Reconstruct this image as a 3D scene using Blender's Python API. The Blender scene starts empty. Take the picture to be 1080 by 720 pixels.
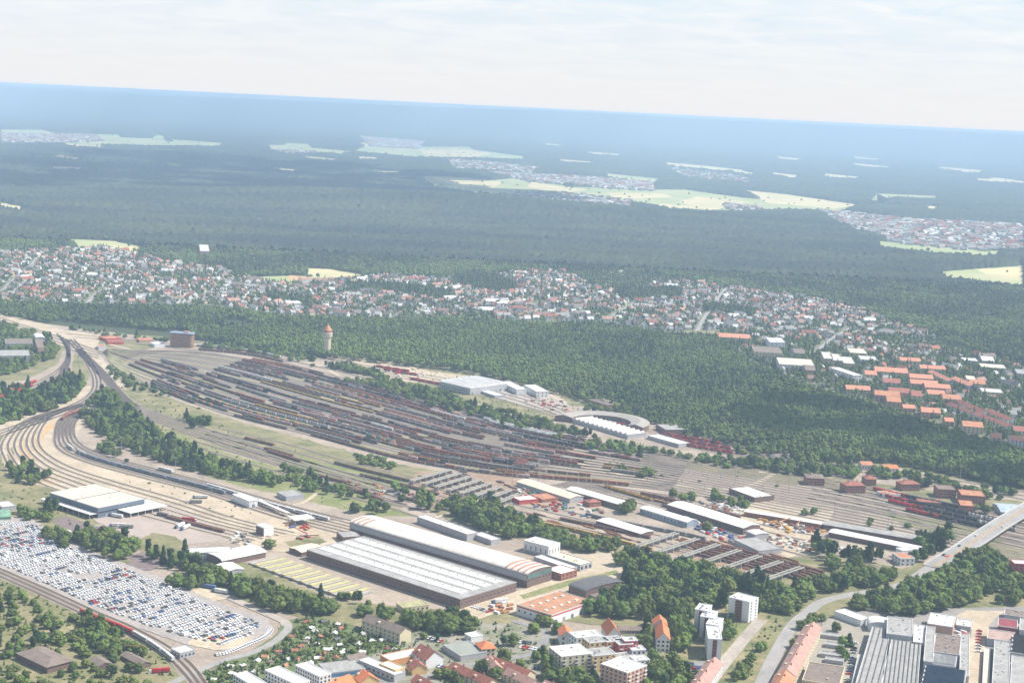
import bpy, math, random
import numpy as np
from mathutils import Vector, Matrix
random.seed(7); RNG = np.random.default_rng(11)
S = bpy.context.scene; COL = S.collection
rad = math.radians
# ---------------------------------------------------------------- camera, sky, sun, exposure
CAM_H = 430.0; F_PX = 1660.0
_roll = math.atan(52 / 1080); _pitch = math.atan(246.6 / F_PX)
_R0 = Vector((1, 0, 0)); _F = Vector((0, math.cos(_pitch), -math.sin(_pitch))); _U0 = Vector((0, math.sin(_pitch), math.cos(_pitch)))
_R = _R0 * math.cos(_roll) + _U0 * math.sin(_roll); _U = _U0 * math.cos(_roll) - _R0 * math.sin(_roll)
cam_d = bpy.data.cameras.new('camera'); cam = bpy.data.objects.new('camera', cam_d); COL.objects.link(cam)
cam.matrix_world = Matrix(((_R.x, _U.x, -_F.x, 0), (_R.y, _U.y, -_F.y, 0), (_R.z, _U.z, -_F.z, CAM_H), (0, 0, 0, 1)))
cam_d.sensor_width = 36; cam_d.lens = F_PX / 1080 * 36; cam_d.clip_start = 5; cam_d.clip_end = 200000
S.camera = cam
SUN_EL, SUN_AZ = 50, 84
W = bpy.data.worlds.new('World'); S.world = W; W.use_nodes = True
def build_world():
    nt = W.node_tree; N = nt.nodes; L = nt.links; N.clear()
    out = N.new('ShaderNodeOutputWorld'); bg = N.new('ShaderNodeBackground'); bg.inputs[1].default_value = 0.1
    sky = N.new('ShaderNodeTexSky'); sky.sky_type = 'NISHITA'; sky.sun_disc = False
    sky.sun_elevation = rad(SUN_EL); sky.sun_rotation = rad(SUN_AZ); sky.altitude = 700; sky.dust_density = 2.0
    tc = N.new('ShaderNodeTexCoord'); sep = N.new('ShaderNodeSeparateXYZ'); L.new(tc.outputs['Generated'], sep.inputs[0])
    # clouds lie on a plane overhead, so they flatten towards the horizon
    ad = N.new('ShaderNodeMath'); ad.operation = 'ADD'; ad.inputs[1].default_value = 0.10; L.new(sep.outputs[2], ad.inputs[0])
    dv = N.new('ShaderNodeVectorMath'); dv.operation = 'DIVIDE'; L.new(tc.outputs['Generated'], dv.inputs[0])
    cb = N.new('ShaderNodeCombineXYZ'); [L.new(ad.outputs[0], cb.inputs[i]) for i in range(3)]; L.new(cb.outputs[0], dv.inputs[1])
    ml = N.new('ShaderNodeVectorMath'); ml.operation = 'MULTIPLY'; ml.inputs[1].default_value = (1, 1, 0); L.new(dv.outputs[0], ml.inputs[0])
    no = N.new('ShaderNodeTexNoise'); no.inputs['Scale'].default_value = 3.0; no.inputs['Detail'].default_value = 9; no.inputs['Roughness'].default_value = 0.6
    no.inputs['Distortion'].default_value = 0.5
    L.new(ml.outputs[0], no.inputs['Vector'])
    cr = N.new('ShaderNodeValToRGB'); cr.color_ramp.elements[0].position = 0.36; cr.color_ramp.elements[1].position = 0.68; L.new(no.outputs[0], cr.inputs[0])
    veil = N.new('ShaderNodeMapRange'); veil.inputs[1].default_value = 0.0; veil.inputs[2].default_value = 0.45; veil.inputs[3].default_value = 0.93; veil.inputs[4].default_value = 0.12; L.new(sep.outputs[2], veil.inputs[0])
    base = N.new('ShaderNodeMix'); base.data_type = 'RGBA'; L.new(veil.outputs[0], base.inputs[0]); L.new(sky.outputs[0], base.inputs[6]); 
    hz = N.new('ShaderNodeMapRange'); hz.inputs[1].default_value = 0.01; hz.inputs[2].default_value = 0.075; L.new(sep.outputs[2], hz.inputs[0])
    bc = N.new('ShaderNodeMix'); bc.data_type = 'RGBA'; L.new(hz.outputs[0], bc.inputs[0]); bc.inputs[6].default_value = (6.25, 6.25, 6.4, 1); bc.inputs[7].default_value = (5.3, 6.15, 7.0, 1); L.new(bc.outputs[2], base.inputs[7])
    lo = N.new('ShaderNodeMapRange'); lo.inputs[1].default_value = 0.0; lo.inputs[2].default_value = 0.07; L.new(sep.outputs[2], lo.inputs[0])
    cm = N.new('ShaderNodeMath'); cm.operation = 'MULTIPLY'; L.new(cr.outputs[0], cm.inputs[0]); L.new(lo.outputs[0], cm.inputs[1])
    hi = N.new('ShaderNodeMapRange'); hi.inputs[1].default_value = 0.15; hi.inputs[2].default_value = 0.6; hi.inputs[3].default_value = 0.7; hi.inputs[4].default_value = 0.2; L.new(sep.outputs[2], hi.inputs[0])
    cm2 = N.new('ShaderNodeMath'); cm2.operation = 'MULTIPLY'; L.new(cm.outputs[0], cm2.inputs[0]); L.new(hi.outputs[0], cm2.inputs[1])
    mx = N.new('ShaderNodeMix'); mx.data_type = 'RGBA'; L.new(cm2.outputs[0], mx.inputs[0]); L.new(base.outputs[2], mx.inputs[6]); mx.inputs[7].default_value = (7.1, 6.95, 6.7, 1)
    L.new(mx.outputs[2], bg.inputs[0]); L.new(bg.outputs[0], out.inputs[0])
build_world()
sun_d = bpy.data.lights.new('sun', 'SUN'); sun_d.energy = 5.0; sun_d.angle = rad(0.5); sun_d.color = (1, 0.955, 0.89)
sun = bpy.data.objects.new('sun', sun_d); COL.objects.link(sun)
_sd = Vector((math.sin(rad(SUN_AZ)) * math.cos(rad(SUN_EL)), math.cos(rad(SUN_AZ)) * math.cos(rad(SUN_EL)), math.sin(rad(SUN_EL))))
sun.rotation_euler = _sd.to_track_quat('Z', 'Y').to_euler()
S.view_settings.view_transform = 'Standard'; S.view_settings.look = 'None'; S.view_settings.gamma = 1
S.view_settings.exposure = 0.56
S.cycles.max_bounces = 5; S.cycles.diffuse_bounces = 2; S.cycles.volume_bounces = 8; S.cycles.use_denoising = True
S.render.film_transparent = False

# ---------------------------------------------------------------- helpers
def P(px, py, h=0.0):
    """ground point (at height h) seen at photo position px, py (1080x720)"""
    d = _F * F_PX + _R * (px - 540) - _U * (py - 360)
    t = (CAM_H - h) / -d.z
    return (d.x * t, d.y * t)
def PX(x, y, z=0):
    v = Vector((x, y, z - CAM_H)); f = v.dot(_F)
    return (540 + F_PX * v.dot(_R) / f, 360 - F_PX * v.dot(_U) / f)
MATS = {}
def mat(name, col, rough=0.85, var=0.15, scale=0.15, col2=None, rnd=0.0, metal=0.0, scale2=None, stretch=None, spec=0.3):
    """procedural material: noise mottling between col and col2, plus optional per-object variation"""
    if name in MATS: return MATS[name]
    m = bpy.data.materials.new(name); m.use_nodes = True; nt = m.node_tree; N = nt.nodes; L = nt.links
    b = N['Principled BSDF']; b.inputs['Roughness'].default_value = rough; b.inputs['Metallic'].default_value = metal
    b.inputs['Specular IOR Level'].default_value = spec
    c2 = col2 or tuple(max(0, c * (1 - var * 2)) for c in col)
    tc = N.new('ShaderNodeTexCoord'); src = tc.outputs['Object']
    if stretch:
        mp = N.new('ShaderNodeMapping'); mp.inputs['Scale'].default_value = stretch; L.new(src, mp.inputs[0]); src = mp.outputs[0]
    n1 = N.new('ShaderNodeTexNoise'); n1.inputs['Scale'].default_value = scale; n1.inputs['Detail'].default_value = 6; n1.inputs['Roughness'].default_value = 0.62
    L.new(src, n1.inputs['Vector'])
    cr = N.new('ShaderNodeMapRange'); cr.inputs[1].default_value = 0.36; cr.inputs[2].default_value = 0.64; L.new(n1.outputs[0], cr.inputs[0]); fac = cr.outputs[0]
    mx = N.new('ShaderNodeMix'); mx.data_type = 'RGBA'; L.new(fac, mx.inputs[0]); mx.inputs[6].default_value = (*col, 1); mx.inputs[7].default_value = (*c2, 1)
    o = mx.outputs[2]
    if scale2:
        n2 = N.new('ShaderNodeTexNoise'); n2.inputs['Scale'].default_value = scale2; n2.inputs['Detail'].default_value = 3; L.new(tc.outputs['Object'], n2.inputs['Vector'])
        r2 = N.new('ShaderNodeMapRange'); r2.inputs[1].default_value = 0.3; r2.inputs[2].default_value = 0.7; r2.inputs[3].default_value = 0.84; r2.inputs[4].default_value = 1.16; L.new(n2.outputs[0], r2.inputs[0])
        h2 = N.new('ShaderNodeHueSaturation'); L.new(r2.outputs[0], h2.inputs['Value']); L.new(o, h2.inputs['Color']); o = h2.outputs[0]
    if rnd:
        oi = N.new('ShaderNodeObjectInfo'); r3 = N.new('ShaderNodeMapRange'); r3.inputs[3].default_value = 1 - rnd; r3.inputs[4].default_value = 1 + rnd; L.new(oi.outputs['Random'], r3.inputs[0])
        h3 = N.new('ShaderNodeHueSaturation'); L.new(r3.outputs[0], h3.inputs['Value']); L.new(o, h3.inputs['Color'])
        m3 = N.new('ShaderNodeMath'); m3.operation = 'MULTIPLY'; m3.inputs[1].default_value = 7.13; L.new(oi.outputs['Random'], m3.inputs[0])
        f3 = N.new('ShaderNodeMath'); f3.operation = 'FRACT'; L.new(m3.outputs[0], f3.inputs[0])
        r4 = N.new('ShaderNodeMapRange'); r4.inputs[3].default_value = 0.5 - rnd * 0.05; r4.inputs[4].default_value = 0.5 + rnd * 0.05; L.new(f3.outputs[0], r4.inputs[0]); L.new(r4.outputs[0], h3.inputs['Hue'])
        o = h3.outputs[0]
    L.new(o, b.inputs['Base Color'])
    MATS[name] = m; return m
class MB:
    def __init__(s): s.v = []; s.f = []; s.m = []
    def face(s, pts, m=0):
        n = len(s.v); s.v += [tuple(p) for p in pts]; s.f.append(list(range(n, n + len(pts)))); s.m.append(m)
    def box(s, x0, y0, z0, x1, y1, z1, m=0, bottom=True):
        n = len(s.v); s.v += [(x0, y0, z0), (x1, y0, z0), (x1, y1, z0), (x0, y1, z0), (x0, y0, z1), (x1, y0, z1), (x1, y1, z1), (x0, y1, z1)]
        fs = [[4, 5, 6, 7], [0, 1, 5, 4], [1, 2, 6, 5], [2, 3, 7, 6], [3, 0, 4, 7]] + ([[3, 2, 1, 0]] if bottom else [])
        s.f += [[n + i for i in f] for f in fs]; s.m += [m] * len(fs)
    def prism(s, pts, z0, z1, m=0, cap=True):
        n = len(s.v); k = len(pts); s.v += [(p[0], p[1], z0) for p in pts] + [(p[0], p[1], z1) for p in pts]
        for i in range(k): s.f.append([n + i, n + (i + 1) % k, n + k + (i + 1) % k, n + k + i]); s.m.append(m)
        if cap: s.f.append([n + k + i for i in range(k)]); s.m.append(m)
    def extr(s, prof, axis, a, b, m=0, caps=True):
        """profile [(u,z)] swept along axis 'x' or 'y' from a to b"""
        k = len(prof); n = len(s.v)
        for t in (a, b): s.v += [((t, u, z) if axis == 'x' else (u, t, z)) for u, z in prof]
        for i in range(k):
            j = (i + 1) % k; s.f.append([n + i, n + j, n + k + j, n + k + i]); s.m.append(m)
        if caps: s.f.append([n + i for i in range(k)][::-1]); s.f.append([n + k + i for i in range(k)]); s.m += [m, m]
    def tube(s, p0, p1, r0, r1, seg=6, m=0):
        p0 = Vector(p0); p1 = Vector(p1); d = (p1 - p0).normalized(); a = d.orthogonal().normalized(); b = d.cross(a); n = len(s.v)
        for p, r in ((p0, r0), (p1, r1)):
            for i in range(seg):
                t = 2 * math.pi * i / seg; q = p + (a * math.cos(t) + b * math.sin(t)) * r; s.v.append(tuple(q))
        for i in range(seg): s.f.append([n + i, n + (i + 1) % seg, n + seg + (i + 1) % seg, n + seg + i]); s.m.append(m)
        s.f.append([n + seg + i for i in range(seg)]); s.m.append(m); s.f.append([n + i for i in range(seg)][::-1]); s.m.append(m)
    def rings(s, rs, seg=12, m=0):
        """stack of horizontal rings [(r,z)] about the z axis"""
        n = len(s.v)
        for r, z in rs: s.v += [(r * math.cos(2 * math.pi * i / seg), r * math.sin(2 * math.pi * i / seg), z) for i in range(seg)]
        for k in range(len(rs) - 1):
            for i in range(seg): s.f.append([n + k * seg + i, n + k * seg + (i + 1) % seg, n + (k + 1) * seg + (i + 1) % seg, n + (k + 1) * seg + i]); s.m.append(m)
        s.f.append([n + (len(rs) - 1) * seg + i for i in range(seg)]); s.m.append(m)
    def mesh(s, name, mats, smooth=False):
        me = bpy.data.meshes.new(name); me.from_pydata(s.v, [], s.f)
        for mm in (mats if isinstance(mats, (list, tuple)) else [mats]): me.materials.append(mm)
        if any(s.m): me.polygons.foreach_set('material_index', s.m)
        if smooth: me.polygons.foreach_set('use_smooth', [True] * len(s.f))
        return me
    def obj(s, name, mats, parent=None, smooth=False):
        return link(name, s.mesh(name, mats, smooth), parent)
def link(name, me, parent=None, loc=(0, 0, 0), rz=0.0):
    o = bpy.data.objects.new(name, me); COL.objects.link(o); o.location = loc; o.rotation_euler = (0, 0, rz)
    if parent: o.parent = parent
    return o
def tag(o, label=None, cat=None, group=None, kind=None):
    if label: o['label'] = label
    if cat: o['category'] = cat
    if group: o['group'] = group
    if kind: o['kind'] = kind
    return o
def thing(name, label, cat, loc, rz=0.0, group=None):
    o = bpy.data.objects.new(name, None); COL.objects.link(o); o.location = (loc[0], loc[1], loc[2] if len(loc) > 2 else 0); o.rotation_euler = (0, 0, rz); o.empty_display_size = 3
    return tag(o, label, cat, group)
def npmesh(name, V, Fq, mats, midx=None, smooth=False):
    me = bpy.data.meshes.new(name); V = np.asarray(V, np.float32); Fq = np.asarray(Fq, np.int32); k = Fq.shape[1]
    me.vertices.add(len(V)); me.vertices.foreach_set('co', V.ravel())
    me.loops.add(Fq.size); me.loops.foreach_set('vertex_index', Fq.ravel())
    me.polygons.add(len(Fq)); me.polygons.foreach_set('loop_start', np.arange(0, Fq.size, k, dtype=np.int32)); me.polygons.foreach_set('loop_total', np.full(len(Fq), k, np.int32))
    for mm in (mats if isinstance(mats, (list, tuple)) else [mats]): me.materials.append(mm)
    if midx is not None: me.polygons.foreach_set('material_index', np.asarray(midx, np.int32))
    if smooth: me.polygons.foreach_set('use_smooth', np.ones(len(Fq), bool))
    me.update(); me.validate(); return me
def catmull(pts, closed=False, step=0.25):
    pts = [np.array(p, float) for p in pts]; n = len(pts); out = []
    rng = range(n if closed else n - 1)
    for i in rng:
        if closed: p0, p1, p2, p3 = pts[(i - 1) % n], pts[i], pts[(i + 1) % n], pts[(i + 2) % n]
        else: p0, p1, p2, p3 = pts[max(i - 1, 0)], pts[i], pts[i + 1], pts[min(i + 2, n - 1)]
        for t in np.arange(0, 1, step):
            out.append(0.5 * ((2 * p1) + (-p0 + p2) * t + (2 * p0 - 5 * p1 + 4 * p2 - p3) * t * t + (-p0 + 3 * p1 - 3 * p2 + p3) * t ** 3))
    if not closed: out.append(pts[-1])
    return out
def resample(pts, step):
    pts = np.array(pts); d = np.r_[0, np.cumsum(np.linalg.norm(np.diff(pts, axis=0), axis=1))]
    n = max(2, int(d[-1] / step) + 1); s = np.linspace(0, d[-1], n)
    return np.c_[np.interp(s, d, pts[:, 0]), np.interp(s, d, pts[:, 1])], d[-1]
def wpoly(poly): return np.array([P(*p) for p in poly])
def wside(poly, hup=0.0, hlow=0.0):
    """outline seen in the photo -> ground outline; hup: height of what forms its upper edge, hlow: of what hides its lower edge"""
    q = np.array(poly, float); out = []
    for x, y in poly:
        lo = inside(np.array([[x, y + 1.0]]), q)[0] or inside(np.array([[x + .7, y + 1.2]]), q)[0] or inside(np.array([[x - .7, y + 1.2]]), q)[0]
        up = inside(np.array([[x, y - 1.0]]), q)[0] or inside(np.array([[x + .7, y - 1.2]]), q)[0] or inside(np.array([[x - .7, y - 1.2]]), q)[0]
        out.append(P(x, y, hup if (lo and not up) else (hlow if (up and not lo) else 0)))
    return np.array(out)
def inside(pts, poly):
    x, y = pts[:, 0], pts[:, 1]; c = np.zeros(len(pts), bool); n = len(poly); j = n - 1
    for i in range(n):
        xi, yi = poly[i]; xj, yj = poly[j]
        if yi != yj: c ^= ((yi > y) != (yj > y)) & (x < (xj - xi) * (y - yi) / (yj - yi) + xi)
        j = i
    return c
LAYER = [0.05]
def patch(name, poly, m, rough=0.0, z=None, smooth=False, world=None):
    """ground sheet with an irregular outline; every sheet lies a little above the one before"""
    w = [np.array(p) for p in world] if world is not None else [np.array(P(*p)) for p in poly]
    if smooth: w = catmull(w, True, 0.2)
    if rough:
        q = []
        for i in range(len(w)):
            a, b = w[i], w[(i + 1) % len(w)]; d = np.linalg.norm(b - a); k = max(1, int(d / (rough * 3)))
            for t in range(k): q.append(a + (b - a) * t / k + RNG.normal(0, rough * 0.5, 2))
        w = q
    if z is None: LAYER[0] += 0.006; z = LAYER[0]
    me = bpy.data.meshes.new(name); me.from_pydata([(p[0], p[1], z) for p in w], [], [list(range(len(w)))]); me.materials.append(m)
    o = link(name, me); o['kind'] = 'structure'
    if me.polygons[0].normal.z < 0: me.flip_normals()
    return o
def ribbon_mesh(name, pts, strips, mats):
    """pts Nx2; strips: [(offset, halfwidth, z, mat index)]"""
    pts = np.array(pts); t = np.gradient(pts, axis=0); t /= np.linalg.norm(t, axis=1)[:, None] + 1e-9; nrm = np.c_[-t[:, 1], t[:, 0]]
    V = []; Fq = []; M = []; n = len(pts)
    for off, hw, z, mi in strips:
        b = len(V) and sum(len(v) for v in V)
        hwv = hw * np.ones(n)
        V.append(np.c_[pts + nrm * (off + hwv)[:, None], np.full(n, z)]); V.append(np.c_[pts + nrm * (off - hwv)[:, None], np.full(n, z)])
        i = np.arange(n - 1); Fq.append(np.c_[b + n + i, b + n + i + 1, b + i + 1, b + i]); M += [mi] * (n - 1)
    return npmesh(name, np.vstack(V), np.vstack(Fq), mats, M)
ORD = ['first', 'second', 'third', 'fourth', 'fifth', 'sixth', 'seventh', 'eighth', 'ninth', 'tenth', 'eleventh', 'twelfth', 'thirteenth', 'fourteenth', 'fifteenth', 'sixteenth', 'seventeenth', 'eighteenth', 'nineteenth', 'twentieth'] + ['twenty-' + s for s in ['first', 'second', 'third', 'fourth', 'fifth', 'sixth', 'seventh', 'eighth', 'ninth']] + ['thirtieth'] + ['thirty-' + s for s in ['first', 'second', 'third', 'fourth', 'fifth', 'sixth', 'seventh', 'eighth', 'ninth']]
BLOCK = []       # footprints (world) where no tree grows
HARD = []        # track and road polylines: (points, clearance)
# ---------------------------------------------------------------- materials
G_grass = mat('dry_grass', (0.17, 0.17, 0.07), 1, col2=(0.24, 0.20, 0.11), scale=0.03, scale2=0.3)
G_green = mat('meadow_grass', (0.15, 0.18, 0.055), 1, col2=(0.25, 0.235, 0.11), scale=0.04, scale2=0.3)
G_scrub = mat('scrub_grass', (0.13, 0.14, 0.055), 1, col2=(0.28, 0.235, 0.13), scale=0.03, scale2=0.25)
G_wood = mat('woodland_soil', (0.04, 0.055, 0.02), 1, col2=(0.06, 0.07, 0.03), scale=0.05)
G_yard = mat('yard_ballast', (0.27, 0.22, 0.175), 1, col2=(0.38, 0.31, 0.24), scale=0.02, scale2=0.3)
G_dark = mat('cinder_ballast', (0.24, 0.205, 0.175), 1, col2=(0.33, 0.28, 0.23), scale=0.03, scale2=0.4)
G_sand = mat('pale_gravel', (0.50, 0.41, 0.30), 1, col2=(0.38, 0.31, 0.22), scale=0.03, scale2=0.3)
G_orange = mat('orange_sand', (0.52, 0.31, 0.13), 1, col2=(0.46, 0.33, 0.2), scale=0.03, scale2=0.3)
G_conc = mat('concrete_paving', (0.40, 0.35, 0.30), 1, col2=(0.31, 0.27, 0.23), scale=0.03, scale2=0.2)
G_asph = mat('grey_asphalt', (0.22, 0.21, 0.21), 0.9, col2=(0.28, 0.265, 0.25), scale=0.05, scale2=0.4)
G_asph2 = mat('worn_road', (0.33, 0.31, 0.29), 0.9, col2=(0.27, 0.255, 0.24), scale=0.05, scale2=0.4)
G_yel = mat('ripe_grain', (0.64, 0.52, 0.28), 1, col2=(0.46, 0.42, 0.22), scale=0.004)
G_fgreen = mat('green_crop', (0.27, 0.33, 0.14), 1, col2=(0.42, 0.41, 0.2), scale=0.004)
G_tsleep = mat('sleepers', (0.11, 0.085, 0.075), 1, col2=(0.16, 0.125, 0.105), scale=0.4)
G_tsleep2 = mat('pale_sleepers', (0.13, 0.11, 0.10), 1, col2=(0.18, 0.15, 0.13), scale=0.3)
G_rail = mat('rusty_rail', (0.10, 0.075, 0.065), 0.5, metal=0.3, scale=1)
FOL = mat('broadleaf_foliage', (0.082, 0.113, 0.029), 1, col2=(0.13, 0.16, 0.046), scale=0.25, rnd=0.36, spec=0.1)
FOL2 = mat('light_foliage', (0.10, 0.155, 0.035), 1, col2=(0.15, 0.19, 0.05), scale=0.25, rnd=0.30, spec=0.1)
CONIF = mat('conifer_foliage', (0.032, 0.056, 0.026), 1, col2=(0.05, 0.078, 0.032), scale=0.3, rnd=0.3, spec=0.1)
BARK = mat('bark', (0.10, 0.075, 0.05), 1, scale=2)
# ---------------------------------------------------------------- ground, far land
def big_plane(name, x0, y0, x1, y1, z, m):
    me = bpy.data.meshes.new(name); me.from_pydata([(x0, y0, z), (x1, y0, z), (x1, y1, z), (x0, y1, z)], [], [[0, 1, 2, 3]]); me.materials.append(m)
    o = link(name, me); o['kind'] = 'structure'; return o
big_plane('ground', -30000, -2000, 30000, 52000, 0, G_scrub)

# haze: one closed box of thin bluish air round camera and land
HAZE_D = 8.2e-5
def haze():
    mb = MB(); mb.box(-31000, -2500, -1, 31000, 53000, 432); m = bpy.data.materials.new('haze_air'); m.use_nodes = True; nt = m.node_tree; nt.nodes.clear()
    o = nt.nodes.new('ShaderNodeOutputMaterial'); v = nt.nodes.new('ShaderNodeVolumePrincipled'); v.inputs['Density'].default_value = HAZE_D
    v.inputs['Color'].default_value = (0.55, 0.755, 1.0, 1); v.inputs['Anisotropy'].default_value = 0.0
    nt.links.new(v.outputs[0], o.inputs['Volume']); mb.obj('haze', m)['kind'] = 'stuff'
    m.volume_intersection_method = 'FAST' if hasattr(m, 'volume_intersection_method') else None
    try: m.cycles.homogeneous_volume = True
    except Exception: pass
try: haze()
except Exception as e: print('haze', e)

# fields and clearings in the far land (photo positions on the ground plane)
FIELDS = []
def field(poly, m, name='field'):
    w = wside(poly, 0, 15); FIELDS.append(w); return patch(name, None, m, world=w)
far_fields = [
 ([(0,137),(45,137),(60,141),(125,142),(128,145),(160,146),(165,142),(172,143),(176,149),(235,153),(230,154),(150,153),(60,151),(0,150)],'g'),
 ([(0,140),(50,141),(100,145),(60,148),(0,147)],'y'),
 ([(283,153),(300,153),(301,151),(325,152),(330,156),(375,160),(360,162),(310,159),(285,158)],'g'),
 ([(395,150),(440,155),(495,155),(500,158),(553,165),(552,168),(500,166),(430,165),(372,161),(378,157)],'g'),
 ([(440,158),(490,158),(520,162),(500,164),(450,162)],'y'),
 ([(438,186),(470,186),(520,190),(560,186),(600,197),(680,200),(722,200),(780,208),(840,214),(905,217),(890,221),(820,220),(740,222),(700,218),(640,208),(600,207),(560,206),(500,202),(460,196)],'g'),
 ([(455,187),(500,189),(530,192),(520,196),(480,193)],'y'),([(560,192),(600,198),(620,200),(590,201),(556,197)],'y'),
 ([(640,203),(700,204),(710,208),(650,207)],'y'),([(735,207),(790,213),(750,219),(715,213)],'y'),
 ([(780,200),(830,205),(905,216),(880,217),(810,211)],'y'),([(690,214),(740,218),(735,221),(700,219)],'y'),
 ([(700,171),(745,175),(790,180),(760,180),(705,174)],'y'),([(590,168),(628,171),(620,172),(590,170)],'y'),
 ([(640,183),(700,189),(690,191),(640,186)],'g'),([(780,180),(800,183),(790,184),(770,182)],'y'),
 ([(815,182),(842,185),(838,188),(812,185)],'y'),([(925,204),(990,207),(985,209),(940,208),(925,218),(1020,222),(1028,226),(960,220),(915,214)],'g'),
 ([(925,254),(990,259),(1055,265),(1050,269),(985,266),(930,260)],'g'),([(940,244),(970,248),(960,250),(935,247)],'g'),
 ([(985,287),(1035,283),(1080,280),(1080,300),(1040,296),(1000,292)],'g'),([(1030,284),(1080,281),(1080,290),(1050,289)],'y'),
 ([(1010,232),(1080,236),(1080,240),(1020,237)],'g'),([(0,213),(12,216),(30,219),(20,220),(0,217)],'y'),
 ([(70,252),(120,254),(150,260),(145,264),(110,264),(85,260)],'g'),([(112,259),(150,260),(145,265),(112,264)],'y'),
 ([(325,283),(350,284),(383,290),(380,293),(350,290),(325,289)],'y'),([(270,292),(300,293),(322,297),(318,300),(285,298)],'y'),
 ([(255,296),(290,299),(350,296),(352,292),(300,291),(265,292)],'g'),([(305,290),(330,292),(328,295),(302,293)],'o'),
 ([(200,103),(260,106),(240,107),(200,105)],'y'),([(0,105),(60,106),(50,108),(0,107)],'y'),([(80,108),(115,109),(110,110),(85,110)],'y'),
 ([(440,127),(480,129),(470,131),(440,129)],'y'),([(500,142),(560,145),(545,147),(500,144)],'y'),([(440,135),(452,136),(450,138),(440,137)],'y'),
 ([(760,144),(800,148),(780,149),(760,147)],'y'),([(900,165),(930,168),(925,169),(900,167)],'y'),([(980,157),(1010,160),(1000,161),(980,159)],'y'),
 ([(1030,188),(1080,191),(1080,193),(1030,190)],'y'),([(870,183),(910,187),(900,188),(870,186)],'y'),([(990,176),(1040,180),(1030,181),(990,178)],'y'),
 ([(620,160),(660,163),(650,164),(620,162)],'y'),([(530,174),(560,176),(550,177),(530,176)],'y'),([(820,165),(850,168),(840,169),(820,167)],'y'),
 ([(180,147),(235,151),(232,153),(185,150)],'g'),([(900,172),(940,176),(935,177),(900,174)],'y'),
]
rf = random.Random(44)
for _ in range(34):
    y0 = 104 + 78 * rf.random() ** 1.3; x0 = rf.uniform(-20, 1070); sl = 0.055 + rf.uniform(-.03, .05); y0 += x0 * .04; L = rf.uniform(14, 75); t = .7 + (y0 - 100 - x0 * .04) * .016
    if 430 < x0 + L and x0 < 920 and 178 < y0 < 226: continue
    far_fields.append(([(x0, y0), (x0 + L * .4, y0 + L * .4 * sl - t * .4), (x0 + L, y0 + L * sl), (x0 + L * .8, y0 + L * .8 * sl + t), (x0 + L * .3, y0 + L * .3 * sl + t * 1.1)], rf.choice('yyg')))
for poly, k in far_fields: field(poly, {'g': G_fgreen, 'y': G_yel, 'o': G_orange}[k])
# wooded land between 4.6 km and the horizon: one canopy surface with clearings and rolling hills
VILL = [([(0,141),(100,143),(110,149),(60,150),(0,149)],.9),([(378,144),(450,150),(440,156),(390,153)],1),([(470,168),(520,172),(570,178),(560,182),(480,178)],.6),
        ([(510,182),(600,186),(690,193),(690,200),(640,197),(560,190)],1.2),([(540,203),(600,204),(668,212),(665,219),(600,217),(550,210)],.7),
        ([(860,222),(905,226),(960,232),(1080,238),(1080,264),(1010,260),(950,254),(900,244)],1.2),([(285,158),(330,160),(350,163),(300,162)],.5),([(700,176),(760,183),(800,190),(790,193),(720,186)],.3),([(760,215),(800,219),(815,224),(770,221)],.8)]
VILLW = [wside(v[0], 0, 12) for v in VILL]
def far_height(x, y):
    r = np.sqrt(x * x + y * y)
    ridge = np.clip((r - 21000) / 7000, 0, 1) ** 1.5 * (352 + 16 * np.sin(x / 2300 + 1) + 9 * np.sin(x / 900 + .5) + 18 * np.sin(x / 5100) - 14)
    mid = 26 * np.exp(-((y - 11500 - 900 * np.sin(x / 3000)) / 900) ** 2) * np.clip((x + 6000) / 9000, 0, 1)
    hill = 62 * np.exp(-(((x + 350) / 1250) ** 2 + ((y - 6300) / 420) ** 2))     # the wooded hill left of the wide fields
    return ridge, hill
def far_land():
    y = [4300.0]
    while y[-1] < 45000: y.append(y[-1] + max(11, y[-1] * 0.0030))
    y = np.array(y); nx = 1080; u = np.linspace(-1, 1, nx)
    Y = np.repeat(y[:, None], nx, 1); X = u[None, :] * (Y * 0.50 + 900)
    X = X + RNG.normal(0, 2.5, X.shape); Yj = Y + RNG.normal(0, 2.5, Y.shape)
    ridge, hill = far_height(X, Yj); rough = RNG.normal(0, 1, X.shape)
    amp = np.clip(X * 0 + 3.4 + Y / 9000, 0, 6.5)
    can = 15 + rough * amp + 3 * np.sin(X / 130) * np.sin(Y / 170); pts = np.c_[X.ravel(), Yj.ravel()]
    can = can.ravel(); clear = np.zeros(len(pts), bool)
    for w in FIELDS + VILLW + SUBW:
        bb0, bb1 = w.min(0) - 5, w.max(0) + 5; sel = np.where((pts > bb0).all(1) & (pts < bb1).all(1))[0]
        if len(sel): clear[sel[inside(pts[sel], w)]] = True
    can[clear] = -6
    Z = can + (ridge + hill).ravel() * (1 - 0 * clear)
    Z[clear & (hill.ravel() < 4) & (ridge.ravel() < 5)] = -6
    V = np.c_[pts, Z]; ny = len(y); i = np.arange(ny * nx).reshape(ny, nx)
    Fq = np.stack([i[:-1, :-1], i[:-1, 1:], i[1:, 1:], i[1:, :-1]], -1).reshape(-1, 4)
    m = mat('distant_canopy', (0.028, 0.038, 0.034), 1, col2=(0.066, 0.080, 0.040), scale=0.0024, scale2=0.03, stretch=(0.5, 1.6, 1), spec=0.0)
    o = link('distant_forest', npmesh('distant_forest', V, Fq, m)); tag(o, kind='stuff')
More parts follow.
